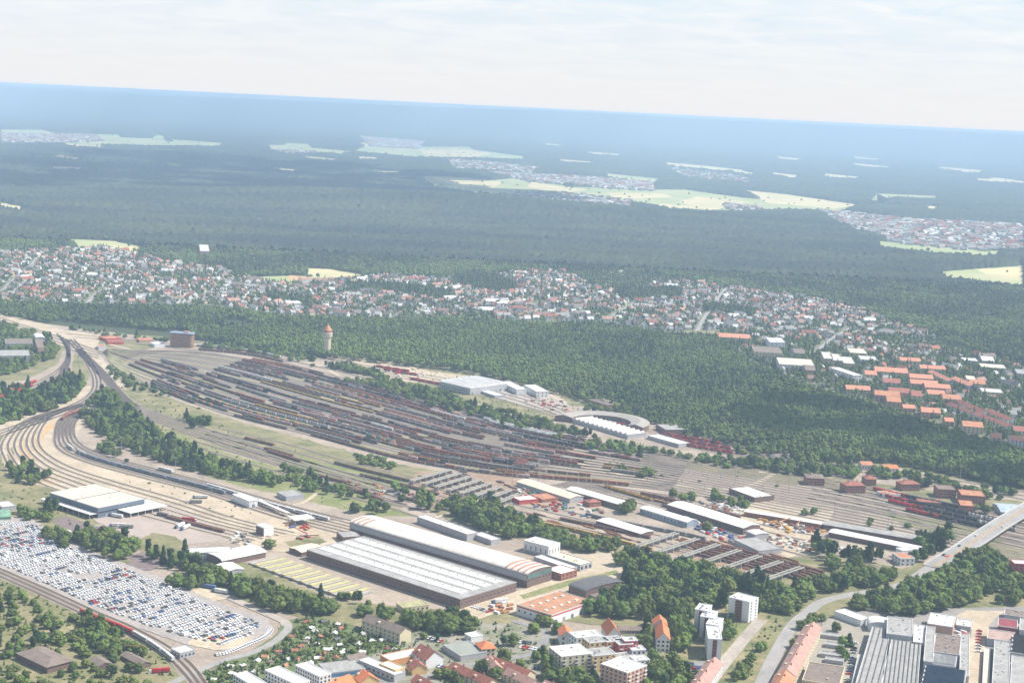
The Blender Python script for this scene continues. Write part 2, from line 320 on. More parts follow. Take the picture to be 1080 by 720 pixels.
    # pale fields high on the far ridge keep their own ground
# ---------------------------------------------------------------- zones of town and wood
SUB1 = [(0,268),(60,264),(110,262),(150,270),(180,278),(240,285),(245,292),(300,300),(330,298),(360,296),(400,292),(440,292),(475,296),(500,290),(560,287),(640,288),(700,292),(740,300),(800,308),(860,316),(900,326),(935,338),(970,350),(1010,366),(1000,376),(960,378),(930,374),(900,372),(860,362),(820,356),(790,352),(760,348),(700,350),(640,340),(560,339),(470,334),(400,335),(300,332),(240,324),(200,321),(100,320),(0,318)]
SUB2 = [(755,348),(830,356),(900,372),(960,378),(1010,370),(1080,388),(1080,470),(1020,455),(960,435),(905,418),(870,412),(830,395),(790,380)]
SUBW = [wpoly(SUB1), wpoly(SUB2)]
far_land()
NEARF = [(0,316),(100,320),(200,321),(240,324),(300,332),(400,335),(470,334),(560,339),(640,340),(700,350),(760,352),(790,380),(830,395),(870,412),(905,418),(960,437),(1020,457),(1085,475),(1085,517),(1050,512),(1000,501),(940,489),(880,487),(850,492),(810,482),(780,474),(740,462),(700,452),(655,436),(600,420),(540,404),(480,392),(420,386),(340,378),(260,368),(190,356),(130,352),(60,343),(0,333)]
MIDF = [(-5,243),(270,257),(540,271),(810,284),(1085,297),(1085,388),(1010,366),(970,350),(935,338),(900,326),(860,316),(800,308),(740,300),(700,292),(640,288),(560,287),(500,290),(475,296),(440,292),(400,292),(360,296),(330,298),(300,300),(245,292),(240,285),(180,278),(150,270),(110,262),(60,264),(-5,268)]
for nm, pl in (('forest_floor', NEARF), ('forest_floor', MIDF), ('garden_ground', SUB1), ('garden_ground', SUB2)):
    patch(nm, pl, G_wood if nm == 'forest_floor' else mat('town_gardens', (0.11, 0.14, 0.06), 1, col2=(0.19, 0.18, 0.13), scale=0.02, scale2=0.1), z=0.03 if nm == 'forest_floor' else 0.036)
# ---------------------------------------------------------------- tree crowns
def ico(sub):
    import bmesh
    bm = bmesh.new(); bmesh.ops.create_icosphere(bm, subdivisions=sub, radius=1); bm.verts.ensure_lookup_table()
    v = np.array([q.co[:] for q in bm.verts]); f = np.array([[q.index for q in ff.verts] for ff in bm.faces]); bm.free(); return v, f
ICO1 = ico(1); ICO2 = ico(2)
def crown_geo(seed, lumps, base, leaves, kind='round'):
    """irregular crown, unit radius about 1, height 0..~1.9; clumps and loose leaf sprays"""
    r = np.random.default_rng(seed); V = []; Fq = []; n = 0
    for k in range(lumps):
        if kind == 'round':
            a = r.uniform(0, 2 * np.pi); h = r.uniform(0.18, 1.0); env = np.sqrt(max(0.05, 1 - (h * 1.55 - 0.62) ** 2 * 0.95)); rr = r.uniform(0.3, 0.82) * env
            c = np.array([rr * np.cos(a), rr * np.sin(a), 0.45 + h * 1.12]); s = r.uniform(0.24, 0.44) * (0.8 + 0.3 * env)
            if k == 0: c = np.array([0, 0, 0.95]); s = 0.62
            sz = np.array([s, s, s * r.uniform(0.65, 0.9)])
        elif kind == 'cone':
            h = (k + 0.5) / lumps; a = k * 2.4; rr = (1 - h) * 0.38; c = np.array([rr * np.cos(a), rr * np.sin(a), 0.3 + h * 2.3]); s = 0.16 + (1 - h) * 0.42
            sz = np.array([s, s, s * 0.75])
        elif kind == 'pine':
            a = k * 2.4; h = r.uniform(0, 1); rr = r.uniform(0.1, 0.55) * (1 - .4 * h); c = np.array([rr * np.cos(a), rr * np.sin(a), 1.0 + h * 1.1]); s = r.uniform(0.25, 0.42)
            sz = np.array([s, s, s * 0.6])
        else:
            h = (k + 0.5) / lumps; a = k * 2.4; c = np.array([0.18 * np.cos(a), 0.18 * np.sin(a), 0.3 + h * 2.6]); s = 0.34 * (1 - abs(h - 0.4) * 0.9); sz = np.array([s, s, s * 1.2])
        v = base[0] * (1 + r.normal(0, 0.16, (len(base[0]), 1))) * sz + c; V.append(v); Fq.append(base[1] + n); n += len(v)
    allv = np.vstack(V); dirs = r.normal(0, 1, (leaves, 3)); idx = r.integers(0, len(allv), leaves)
    c = allv[idx] + dirs * 0.07; e1 = r.normal(0, 1, (leaves, 3)); e1 /= np.linalg.norm(e1, axis=1)[:, None]; e2 = np.cross(e1, dirs); e2 /= np.linalg.norm(e2, axis=1)[:, None] + 1e-9
    sz = r.uniform(0.05, 0.11, (leaves, 1)); tri = np.stack([c + e1 * sz, c - e1 * sz * 0.6 + e2 * sz, c - e1 * sz * 0.6 - e2 * sz], 1).reshape(-1, 3)
    if leaves: V.append(tri); Fq.append(np.arange(leaves * 3).reshape(-1, 3) + n)
    V = np.vstack(V); V[:, 2] = np.maximum(V[:, 2], 0.12); return V, np.vstack(Fq)
def crown_mesh(name, seed, lumps, base, leaves, kind, m):
    V, Fq = crown_geo(seed, lumps, base, leaves, kind); return npmesh(name, V, Fq, m)
FARTREE = bpy.data.collections.new('far_tree_kinds'); NEARTREE = bpy.data.collections.new('near_tree_kinds')
def reg(coll, me, i):
    o = bpy.data.objects.new('k%02d' % i, me); coll.objects.link(o)
_k = 0
for kd, m, lum in [('round', FOL, 7), ('round', FOL, 8), ('round', FOL2, 7), ('round', FOL, 6), ('cone', CONIF, 6), ('pine', CONIF, 5), ('pine', FOL, 6)]:
    reg(FARTREE, crown_mesh('far_crown', 40 + _k, lum, ICO1, 30, kd, m), _k); _k += 1
NEAR_CROWNS = []; _k = 0
for kd, m, lum in [('round', FOL, 30), ('round', FOL, 36), ('round', FOL2, 30), ('round', FOL, 26), ('round', FOL2, 34), ('cone', CONIF, 14), ('pine', CONIF, 16), ('column', FOL, 12)]:
    me = crown_mesh('crown', 80 + _k, lum, ICO1, 700, kd, m); NEAR_CROWNS.append(me); reg(NEARTREE, me, _k); _k += 1
def scatter_nodes(coll):
    ng = bpy.data.node_groups.new('scatter', 'GeometryNodeTree'); ng.interface.new_socket('Geometry', in_out='INPUT', socket_type='NodeSocketGeometry'); ng.interface.new_socket('Geometry', in_out='OUTPUT', socket_type='NodeSocketGeometry')
    N = ng.nodes; L = ng.links; gi = N.new('NodeGroupInput'); go = N.new('NodeGroupOutput'); ip = N.new('GeometryNodeInstanceOnPoints')
    ci = N.new('GeometryNodeCollectionInfo'); ci.inputs[0].default_value = coll; ci.inputs[1].default_value = True; ci.inputs[2].default_value = True
    def att(nm, ty):
        a = N.new('GeometryNodeInputNamedAttribute'); a.data_type = ty; a.inputs[0].default_value = nm; return [o for o in a.outputs if o.enabled][0]
    L.new(gi.outputs[0], ip.inputs['Points']); L.new(ci.outputs[0], ip.inputs['Instance']); ip.inputs['Pick Instance'].default_value = True
    L.new(att('kind_index', 'INT'), ip.inputs['Instance Index']); L.new(att('grow', 'FLOAT_VECTOR'), ip.inputs['Scale']); L.new(att('turn', 'FLOAT_VECTOR'), ip.inputs['Rotation'])
    L.new(ip.outputs[0], go.inputs[0]); return ng
NG_FAR = scatter_nodes(FARTREE); NG_NEAR = scatter_nodes(NEARTREE)
def tree_mass(name, pts, rad_, hgt, kinds, ng, z=0.0, label=None):
    n = len(pts); me = bpy.data.meshes.new(name); me.vertices.add(n)
    zz = np.full(n, z) if np.isscalar(z) else z
    me.vertices.foreach_set('co', np.c_[pts, zz].astype(np.float32).ravel())
    a = me.attributes.new('kind_index', 'INT', 'POINT'); a.data.foreach_set('value', np.asarray(kinds, np.int32))
    a = me.attributes.new('grow', 'FLOAT_VECTOR', 'POINT'); a.data.foreach_set('vector', np.c_[rad_, rad_, hgt / 1.9].astype(np.float32).ravel())
    a = me.attributes.new('turn', 'FLOAT_VECTOR', 'POINT'); a.data.foreach_set('vector', np.c_[np.zeros(n), np.zeros(n), RNG.uniform(0, 6.28, n)].astype(np.float32).ravel())
    o = link(name, me); md = o.modifiers.new('scatter', 'NODES'); md.node_group = ng; o['kind'] = 'stuff'; print(name, n)
    if label: o['label'] = label
    return o
def grid_pts(w, sp, jit=0.38):
    w = np.asarray(w); x0, y0 = w.min(0); x1, y1 = w.max(0); X, Y = np.meshgrid(np.arange(x0, x1, sp), np.arange(y0, y1, sp)); X = X + (np.arange(X.shape[0]) % 2)[:, None] * sp / 2
    p = np.c_[X.ravel(), Y.ravel()] + RNG.normal(0, sp * jit, (X.size, 2)); return p[inside(p, w)]
def vnoise(p, sc, seed=0):
    """smooth value noise, 0..1"""
    r = np.random.default_rng(seed); T = r.uniform(0, 1, (64, 64)); q = p / sc; i = np.floor(q).astype(int); f = q - i; f = f * f * (3 - 2 * f)
    g = lambda a, b: T[(i[:, 0] + a) % 64, (i[:, 1] + b) % 64]
    return (g(0, 0) * (1 - f[:, 0]) + g(1, 0) * f[:, 0]) * (1 - f[:, 1]) + (g(0, 1) * (1 - f[:, 0]) + g(1, 1) * f[:, 0]) * f[:, 1]
def cut(p, polys):
    keep = np.ones(len(p), bool)
    for w in polys: keep &= ~inside(p, w)
    return p[keep]
def forest(name, poly, sp, r0=4.8, h0=17, holes=(), conif=0.35, thin=0.0):
    p = grid_pts(wside(poly, h0 * .6), sp); p = cut(p, holes)
    if thin: p = p[RNG.uniform(0, 1, len(p)) > thin]
    n1 = vnoise(p, 170, 3); n2 = vnoise(p, 60, 5); c = (n1 * 0.6 + n2 * 0.4 + RNG.normal(0, 0.13, len(p)))
    kinds = np.where(c < conif, RNG.choice([4, 5, 5, 6], len(p)), np.where(c > 0.62, RNG.choice([2, 2, 0], len(p)), RNG.choice([0, 1, 3, 6], len(p))))
    r = r0 * 1.15 * RNG.uniform(0.7, 1.3, len(p)); h = h0 * 0.85 * RNG.uniform(0.75, 1.15, len(p)) * (0.85 + 0.3 * n1)
    return tree_mass(name, p, r, h, kinds, NG_FAR)
HOLES = [wpoly(q) for q in ([(232,338),(255,337),(268,344),(262,348),(240,347)], [(60,338),(120,345),(200,352),(190,356),(110,351),(50,343)])]
forest('woodland', NEARF, 7.6, holes=HOLES, conif=0.27)
SUBWOOD = [wpoly(q) for q in ([(365,301),(430,303),(480,312),(480,318),(420,311),(366,308)], [(478,290),(520,292),(548,303),(538,310),(500,307),(480,300)], [(650,308),(720,306),(718,316),(655,318)], [(280,312),(330,318),(328,323),(280,319)], [(740,322),(800,330),(795,336),(742,329)])]
for _w in SUBWOOD:
    _p = grid_pts(_w, 8); tree_mass('suburb_wood', _p, RNG.uniform(3.6, 6, len(_p)), RNG.uniform(11, 17, len(_p)), RNG.choice([0, 1, 4, 5, 6], len(_p)), NG_FAR)
forest('far_woodland', MIDF, 9.5, r0=5.8, holes=FIELDS + [wpoly(q) for q in ([(70,252),(120,254),(160,262),(145,266),(110,266),(80,260)],)])

# the land goes on beyond both sides of the frame
for _nm, _pl, _sp in (('side_woodland', [(1086,297),(1330,309),(1420,640),(1250,590),(1086,517)], 9.5), ('side_woodland', [(-260,231),(-6,243),(-6,333),(-60,336),(-260,330)], 9.5), ('side_woodland', [(1125,560),(1420,660),(1500,900),(1125,860)], 11), ('side_woodland', [(-330,590),(-70,640),(-60,900),(-420,900)], 11), ('front_woodland', [(-60,785),(1120,785),(1200,900),(-200,900)], 11)):
    forest(_nm, _pl, _sp, thin=.12)

# clouds high above the frame; they shade parts of the woods and of the suburb
def cloud(poly, alt, sp, r0, n_seed):
    r = np.random.default_rng(n_seed); p = grid_pts(wpoly(poly), sp, .3); V = []; Fq = []; n = 0; off = np.array([_sd.x, _sd.y]) * (alt / _sd.z)
    for q in p:
        s = r0 * r.uniform(.5, 1.25); v = ICO2[0] * (1 + r.normal(0, .08, (len(ICO2[0]), 1))) * np.array([s, s, s * .45]) + np.array([q[0] + off[0], q[1] + off[1], alt + r.uniform(-60, 60)]); V.append(v); Fq.append(ICO2[1] + n); n += len(v)
    o = link('cloud', npmesh('cloud', np.vstack(V), np.vstack(Fq), mat('cloud_white', (0.85, 0.85, 0.86), 1, var=.02), smooth=True)); o['kind'] = 'stuff'
cloud([(-20,168),(150,160),(330,172),(480,185),(600,208),(520,216),(380,214),(250,210),(100,200),(-20,204)], 1700, 310, 210, 1)
cloud([(800,425),(900,432),(1000,458),(1085,482),(1095,520),(1000,496),(900,484),(840,475)], 1700, 95, 50, 4)
# ---------------------------------------------------------------- ground sheets of the railway land, town and works
WOODS_GROUND = [(-5,338),(60,343),(130,352),(190,360),(260,370),(340,378),(420,386),(500,396),(600,420),(700,452),(780,474),(850,492),(940,492),(1085,520),(1085,760),(-5,760)]
patch('railway_land', WOODS_GROUND, G_yard)
# grassy parts
patch('grass', [(0,340),(60,350),(70,362),(60,385),(30,400),(-5,408)], G_scrub, 3)
patch('grass', [(75,352),(120,356),(180,362),(150,370),(112,366),(95,360)], G_scrub, 2)
patch('grass', [(80,362),(88,370),(95,395),(85,425),(40,440),(-5,452),(-5,425),(45,412),(75,395)], G_scrub, 2)
patch('grass', [(112,385),(150,405),(200,435),(260,455),(330,478),(300,490),(230,475),(160,450),(125,425)], G_scrub, 3)
patch('meadow', [(125,432),(170,452),(240,478),(320,500),(400,528),(440,545),(400,545),(330,530),(250,512),(180,490),(135,465)], G_green, 3)
patch('meadow', [(310,480),(380,495),(430,508),(420,520),(360,510),(300,492)], G_green, 2)
patch('grass', [(-5,455),(15,452),(12,470),(10,500),(50,515),(130,530),(150,545),(60,560),(-5,545)], G_scrub, 3)
patch('grass', [(130,495),(180,500),(225,520),(270,545),(262,552),(220,545),(170,522),(130,508)], G_scrub, 2)
patch('grass', [(200,372),(290,382),(360,400),(400,425),(370,425),(300,412),(220,398),(200,384)], G_dark, 2)
patch('grass_strip', [(205,390),(240,398),(300,420),(345,438),(330,445),(270,425),(210,400)], G_green, 1.5)
patch('meadow', [(330,362),(420,378),(500,392),(560,402),(640,432),(700,455),(680,460),(560,440),(450,412),(345,378)], G_scrub, 3)
patch('meadow', [(560,590),(620,560),(700,575),(660,590),(600,600)], G_scrub, 3)
patch('meadow', [(570,532),(620,545),(690,565),(720,572),(700,580),(640,572),(590,555)], G_green, 2)
patch('meadow', [(640,460),(700,478),(780,488),(860,505),(840,512),(760,500),(680,486)], G_scrub, 2)
patch('meadow', [(930,540),(990,548),(1040,562),(1010,565),(950,552)], G_green, 2)
patch('meadow', [(850,500),(940,512),(1085,530),(1085,545),(1000,530),(880,518)], G_scrub, 3)
patch('grass', [(135,402),(190,424),(250,444),(330,466),(420,490),(500,502),(480,510),(400,503),(330,485),(250,462),(190,444),(140,420)], G_scrub, 3)
# cinder grey centre of the classification yard
patch('cinder_yard', [(92,372),(140,372),(200,371),(260,380),(330,392),(420,418),(520,444),(600,462),(580,490),(540,496),(440,482),(330,455),(250,438),(190,420),(130,398)], G_dark, 3)
# sandy curve at the left edge and the pale freight tracks
patch('sand', [(100,420),(60,432),(30,445),(5,462),(0,480),(8,500),(30,510),(70,518),(110,532),(150,542),(200,556),(240,566),(330,580),(370,560),(300,540),(220,520),(150,498),(95,482),(78,465),(90,445),(115,432)], G_sand, 2, smooth=False)
patch('orange_gravel', [(58,444),(40,455),(36,470),(46,478),(44,466),(50,456),(64,446)], G_orange, 1, smooth=True)
patch('orange_gravel', [(24,463),(20,480),(28,498),(45,508),(60,512),(44,498),(34,480)], G_orange, 1, smooth=True)
patch('orange_gravel', [(8,478),(10,492),(20,500),(16,486),(14,472)], G_scrub, 1, smooth=True)
patch('sand', [(110,352),(70,348),(20,335),(-5,330),(-5,345),(40,356),(75,368),(95,385),(120,405),(135,412),(118,390),(100,368)], G_sand, 1.5)
patch('sand', [(90,408),(60,425),(20,440),(-5,450),(-5,462),(30,450),(80,432),(100,425),(112,405)], G_sand, 1.5)
patch('sand', [(262,378),(300,382),(345,395),(380,408),(352,400),(300,390)], G_sand, 1.5)
# road through the yard
def road(name, px, w, m, z=None):
    pts = catmull([P(*p) for p in px], step=0.1); LAYER[0] += 0.006; HARD.append((np.array(pts), w / 2 + 3))
    o = link(name, ribbon_mesh(name, pts, [(0, w / 2, z or LAYER[0], 0)], m)); o['kind'] = 'structure'; return o
road('yard_road', [(110,362),(150,372),(190,384),(250,402),(300,422),(340,440),(365,446),(372,452)], 7, G_sand)
road('path', [(560,482),(600,486),(640,497),(700,510),(760,516),(790,512),(815,500),(800,498)], 7, G_sand)
road('path', [(118,356),(180,362),(260,370),(330,384),(360,398)], 6, G_sand)
road('path', [(50,345),(100,352),(160,358),(240,362),(310,368),(380,380),(440,385),(520,396)], 7, mat('worn_track', (0.36, 0.33, 0.29), 1, col2=(0.27, 0.25, 0.2)))
road('path', [(200,371),(170,374),(130,376),(112,372)], 6, G_sand)
road('path', [(300,535),(320,530),(335,520)], 5, G_sand)
# depot aprons
patch('depot_yard', [(345,374),(420,383),(455,392),(520,400),(590,415),(600,430),(620,440),(560,425),(480,408),(420,402),(385,392),(352,380)], G_sand, 2)
patch('depot_yard', [(500,400),(580,418),(610,432),(600,440),(520,420),(480,410)], G_conc, 2)
patch('depot_yard', [(590,428),(660,430),(700,452),(770,468),(790,478),(740,476),(660,462),(600,445)], G_yard, 2)
patch('depot_yard', [(680,452),(720,455),(790,470),(830,480),(800,486),(740,476),(690,464)], mat('brown_apron', (0.30,0.23,0.18), 1, scale=0.03), 1)
# works land between the yard and the halls
patch('works_yard', [(470,500),(560,505),(620,515),(720,535),(850,560),(980,585),(960,610),(870,620),(800,600),(700,590),(600,560),(520,545),(440,520)], G_yard, 2)
patch('works_yard', [(780,520),(840,535),(880,540),(860,575),(830,590),(790,560),(770,545)], G_sand, 2)
patch('rusty_ground', [(700,580),(740,572),(830,600),(860,625),(780,615)], mat('rusty_soil', (0.24, 0.15, 0.10), 1, col2=(0.33,0.24,0.17), scale=0.06), 2)
patch('rusty_ground', [(440,498),(540,500),(560,520),(470,530),(430,512)], mat('rusty_soil', (0.24, 0.15, 0.10), 1), 2)
patch('works_paving', [(240,545),(300,552),(380,548),(400,570),(330,585),(260,580),(225,560)], G_sand, 2)
patch('works_paving', [(486,640),(560,620),(600,600),(650,590),(700,590),(710,612),(620,622),(560,640),(535,655),(495,650)], G_sand, 2)
patch('works_paving', [(560,570),(640,580),(690,595),(640,605),(570,592)], mat('beige_paving', (0.47,0.39,0.28),1,col2=(0.38,0.32,0.24)), 2)
patch('lawn_strip', [(548,628),(600,612),(650,602),(655,606),(600,618),(552,633)], G_green, 1)
patch('lawn_strip', [(505,648),(530,642),(548,652),(530,664),(510,660)], G_scrub, 1)
patch('truck_yard', [(96,545),(180,532),(215,548),(245,562),(225,572),(190,575),(150,568),(110,556)], mat('truck_yard_concrete', (0.40,0.33,0.28),1,col2=(0.34,0.28,0.24), scale=0.05), 2)
patch('grass_island', [(144,572),(160,562),(185,566),(196,576),(180,590),(150,585)], G_scrub, 1)
patch('dark_yard', [(38,552),(70,545),(105,556),(90,568),(75,575),(62,566)], mat('purple_grey_yard', (0.22,0.17,0.16),1), 1)
patch('dark_yard', [(120,590),(165,580),(180,592),(160,602),(135,602)], mat('purple_grey_yard', (0.22,0.17,0.16),1), 1)
patch('grass', [(190,600),(262,600),(300,622),(360,634),(420,640),(490,645),(505,670),(440,672),(380,660),(330,655),(290,645),(230,625)], G_scrub, 3)
patch('grass', [(800,596),(850,585),(900,588),(950,600),(1000,588),(1045,568),(1085,580),(1085,650),(960,662),(860,650),(800,640)], G_scrub, 3)
patch('grass', [(30,530),(60,525),(50,545),(62,556),(80,560),(140,592),(128,596),(70,568),(36,552)], G_scrub, 2)
patch('grass', [(240,590),(262,594),(300,612),(340,628),(300,625),(250,606)], G_scrub, 2)
patch('grass', [(428,524),(560,545),(620,570),(650,582),(560,572),(470,548)], G_scrub, 3)
patch('grass', [(600,640),(700,650),(690,690),(640,660),(590,655)], G_scrub, 2)
patch('grass', [(300,572),(335,565),(345,572),(312,582)], G_scrub, 1)
# car park
LOT = [(-8,537),(5,545),(34,548),(58,560),(80,575),(140,598),(190,616),(240,640),(282,652),(288,664),(262,678),(240,688),(196,680),(150,664),(110,650),(60,628),(-8,596)]
patch('car_park', LOT, mat('car_park_surface', (0.36,0.32,0.29),1,col2=(0.30,0.27,0.25), scale=0.04, scale2=0.5), 1)
patch('car_park_sand', [(205,668),(240,672),(268,672),(250,684),(225,686),(198,680)], mat('car_park_sand', (0.55,0.46,0.33),1), 1)
patch('car_park_sand', [(182,614),(208,608),(240,632),(225,634)], mat('car_park_sand', (0.5,0.42,0.33),1), 1)
# woods and gardens in front
patch('scrubland', [(-8,606),(60,638),(120,664),(170,690),(200,725),(-8,760)], G_scrub, 2)
patch('scrubland', [(40,650),(80,655),(75,672),(45,668)], mat('dry_clearing', (0.36,0.29,0.17),1,col2=(0.2,0.2,0.1)), 2)
patch('scrubland', [(-8,628),(14,634),(10,645),(-8,642)], mat('dry_clearing', (0.36,0.29,0.17),1), 1)
patch('allotments', [(288,672),(300,655),(330,650),(420,672),(445,690),(430,702),(400,706),(330,712),(240,740),(190,740),(215,708),(260,690)], mat('allotment_green', (0.09,0.14,0.04),1,col2=(0.17,0.17,0.09), scale=0.12, scale2=0.6), 1)
patch('town_ground', [(430,668),(480,655),(560,660),(620,670),(700,690),(720,740),(430,760),(330,760),(360,712)], mat('town_ground', (0.16,0.17,0.10),1,col2=(0.30,0.27,0.22), scale=0.05, scale2=0.3), 2)
patch('grass', [(690,600),(760,600),(830,625),(960,620),(1000,620),(1085,640),(1085,650),(960,665),(900,650),(860,640),(840,665),(800,740),(700,740)], G_scrub, 2)
patch('works_paving', [(885,645),(1085,640),(1085,780),(870,780)], mat('works_asphalt', (0.22,0.205,0.19),1,col2=(0.31,0.28,0.25), scale=0.04), 1)
patch('works_paving', [(1008,650),(1020,644),(1060,645),(1050,652),(1040,664),(1022,664)], G_sand, 1)
patch('courtyard', [(868,655),(890,650),(925,665),(890,745),(828,745)], mat('court_grey', (0.27,0.25,0.21),1,col2=(0.34,0.30,0.24), scale=0.08), 1)
patch('school_lawn', [(775,660),(790,660),(782,672),(770,675)], G_green, 1)
patch('tram_verge', [(818,664),(825,668),(800,690),(785,725),(762,725),(790,690)], mat('verge', (0.26,0.22,0.12),1,col2=(0.18,0.2,0.08)), 1)
road('road', [(1100,528),(1060,550),(1020,575),(985,597),(962,612),(945,620)], 13, G_asph2)
road('road', [(905,626),(870,634),(852,646),(836,660),(822,683),(812,702),(800,730),(790,760)], 11, G_asph2)
road('road', [(945,620),(925,623),(905,626)], 9, G_asph2)
road('street', [(803,654),(790,668),(775,686),(762,702),(745,725),(730,745)], 11, G_conc)
road('street', [(762,702),(740,700),(712,705)], 8, G_asph)
road('road', [(300,655),(304,662),(298,670),(285,680),(262,690),(236,697),(205,710),(180,722),(160,735)], 7, G_asph2)
road('road', [(225,622),(250,634),(275,645),(298,655),(302,660)], 9, G_conc)
road('driveway', [(1012,650),(1032,656),(1033,668),(1028,690),(1022,730),(1018,760)], 13, G_sand)
road('driveway', [(932,668),(920,690),(905,725),(898,760)], 9, G_asph)
road('works_road', [(495,655),(548,636),(620,616),(690,596),(720,590)], 8, G_sand)
road('works_road', [(700,590),(760,600),(800,612),(840,625)], 6, G_conc)
road('rail_path', [(455,548),(470,543),(480,541)], 5, G_sand)
road('street', [(540,655),(575,668),(560,690),(500,700),(455,712),(420,735)], 6, G_asph)
road('street', [(380,712),(420,722),(470,735)], 6, G_asph)
# ---------------------------------------------------------------- railway tracks
G_ball = mat('track_ballast', (0.40, 0.335, 0.27), 1, col2=(0.30, 0.25, 0.20), scale=0.05)
TRACKS = []   # (name tag, world points sampled, pixel-ordered left to right)
def track(px_or_w, pale=False, world=False, step=12, keep=None):
    w = px_or_w if world else catmull([P(*p) for p in px_or_w], step=0.1)
    pts, ln = resample(w, step)
    if len(pts) < 3: return None
    z = 0.9; me = ribbon_mesh('railway_track', pts, [(0, 2.6, z, 0), (0, 1.45, z + .06, 1), (0.72, 0.13, z + .2, 2), (-0.72, 0.13, z + .2, 2)], [G_ball if not pale else G_sand, G_tsleep2 if pale else G_tsleep, G_rail])
    o = link('railway_track', me); o['kind'] = 'structure'; HARD.append((pts, 3.2)); TRACKS.append((keep, pts, ln)); return pts
def bundle(a, b, n, keep=None, pale=False, trim=None, fan=None):
    A = np.array(catmull([P(*p) for p in a], step=0.1)); B = np.array(catmull([P(*p) for p in b], step=0.1))
    A, _ = resample(A, 1e9) if False else (A, 0)
    def rs(X, k=80):
        d = np.r_[0, np.cumsum(np.linalg.norm(np.diff(X, axis=0), axis=1))]; s = np.linspace(0, d[-1], k); return np.c_[np.interp(s, d, X[:, 0]), np.interp(s, d, X[:, 1])]
    A, B = rs(A), rs(B); out = []
    for i in range(n):
        t = i / max(1, n - 1); w = A * (1 - t) + B * t
        if trim:
            lo, hi = trim(t); k0, k1 = int(lo * 79), int(hi * 79); w = w[k0:k1 + 1]
        out.append(track(list(w), pale, True, keep=(keep, i, n)))
    return out
YA = [(113,368),(150,370),(205,371),(262,379),(330,393),(420,417),(520,444),(600,462),(700,482),(800,500)]; YB = [(108,372),(128,392),(190,420),(250,440),(330,460),(420,484),(500,498),(570,506),(660,514),(800,530)]
G_strip = mat('dry_grass_strip', (0.42, 0.37, 0.20), 1, col2=(0.30, 0.29, 0.15), scale=0.03, scale2=0.3)
for t_, w_, n_ in ((.065, 5, 8), (.16, 4, 7), (.255, 5, 8), (.35, 4, 7), (.545, 4, 7), (.64, 5, 8), (.74, 4, 7), (.84, 5, 9), (.94, 4, 8)):
    road('grass_strip', [(a_[0] * (1 - t_) + b_[0] * t_, a_[1] * (1 - t_) + b_[1] * t_) for a_, b_ in list(zip(YA, YB))[:n_]], w_, G_strip, 1.0)
    HARD.pop()
# classification yard: a wide fan of parallel tracks
bundle([(113,368),(150,370),(205,371),(262,379),(330,393),(420,417),(520,444),(600,462),(700,482),(800,500)],
       [(108,372),(128,392),(190,420),(250,440),(330,460),(420,484),(500,498),(570,506),(660,514),(800,530)], 32, 'yard', trim=lambda t: (0, .80 if int(t * 31 + .5) % 2 else .93))
bundle([(560,452),(640,468),(720,482),(820,500),(920,515),(1090,552)], [(520,500),(600,505),(700,516),(820,540),(920,560),(1090,596)], 16, 'through')
# throat lines
bundle([(-10,332),(40,348),(80,362),(108,372)], [(-10,342),(30,352),(72,368),(104,378)], 4, 'throat')
bundle([(70,352),(110,356),(190,364),(262,371),(330,386),(400,402),(470,420),(560,446)], [(80,356),(115,359),(190,368),(262,375),(320,388),(390,406),(470,424),(560,449)], 2, 'edge')
bundle([(60,352),(70,368),(66,385),(45,400),(10,414),(-10,420)], [(72,360),(74,380),(66,398),(52,408),(20,424),(-10,434)], 5, 'west')
bundle([(70,358),(85,375),(98,400),(92,418),(60,434),(20,448),(-10,458)], [(78,358),(95,380),(106,402),(100,418),(70,436),(30,450),(-10,464)], 3, 'southwest')
bundle([(85,368),(110,392),(130,415),(150,430),(200,447),(270,470),(340,492),(400,510),(440,525)], [(80,370),(104,395),(122,416),(145,436),(200,458),(270,482),(340,505),(400,528),(425,535)], 5, 'mid')
bundle([(230,452),(300,468),(370,488),(440,505),(500,520)], [(190,472),(250,492),(320,512),(390,530),(440,545)], 7, 'mid2', )
bundle([(115,432),(88,438),(78,450),(82,466),(108,480),(160,494),(230,512),(300,532),(380,552)], [(100,430),(66,440),(58,458),(62,474),(92,488),(150,504),(220,522),(290,545),(370,566)], 6, 'inner')
bundle([(96,428),(58,438),(42,456),(44,474),(72,492),(120,508),(190,528),(250,548),(310,562)], [(86,426),(30,442),(3,466),(6,486),(20,500),(80,524),(150,544),(220,562),(260,572)], 7, 'outer', pale=True)
bundle([(440,530),(520,545),(600,560),(660,575),(700,585)], [(520,522),(580,535),(650,552),(720,565),(760,575)], 5, 'works')
bundle([(600,508),(700,522),(760,535),(850,552),(930,562),(1000,578)], [(580,512),(640,522),(720,545),(790,570),(860,590),(930,610)], 6, 'works2')
bundle([(700,578),(760,592),(840,612),(860,620)], [(720,570),(780,582),(840,598),(870,606)], 6, 'rust')
bundle([(690,458),(740,466),(800,476),(860,488),(940,496),(1085,520)], [(680,462),(730,472),(800,484),(860,494),(940,502),(1085,528)], 3, 'depot')
bundle([(345,378),(400,388),(450,396),(500,405),(560,420),(600,436)], [(360,384),(400,394),(450,404),(500,414),(550,428),(590,442)], 4, 'depot2')
bundle([(-10,596),(50,622),(100,645),(140,662),(180,684),(205,705),(225,735)], [(-10,604),(48,630),(96,652),(136,668),(172,690),(195,712),(212,735)], 3, 'front', )
bundle([(870,500),(950,520),(1010,532),(1085,550)], [(850,525),(920,540),(1000,560),(1085,580)], 7, 'east')
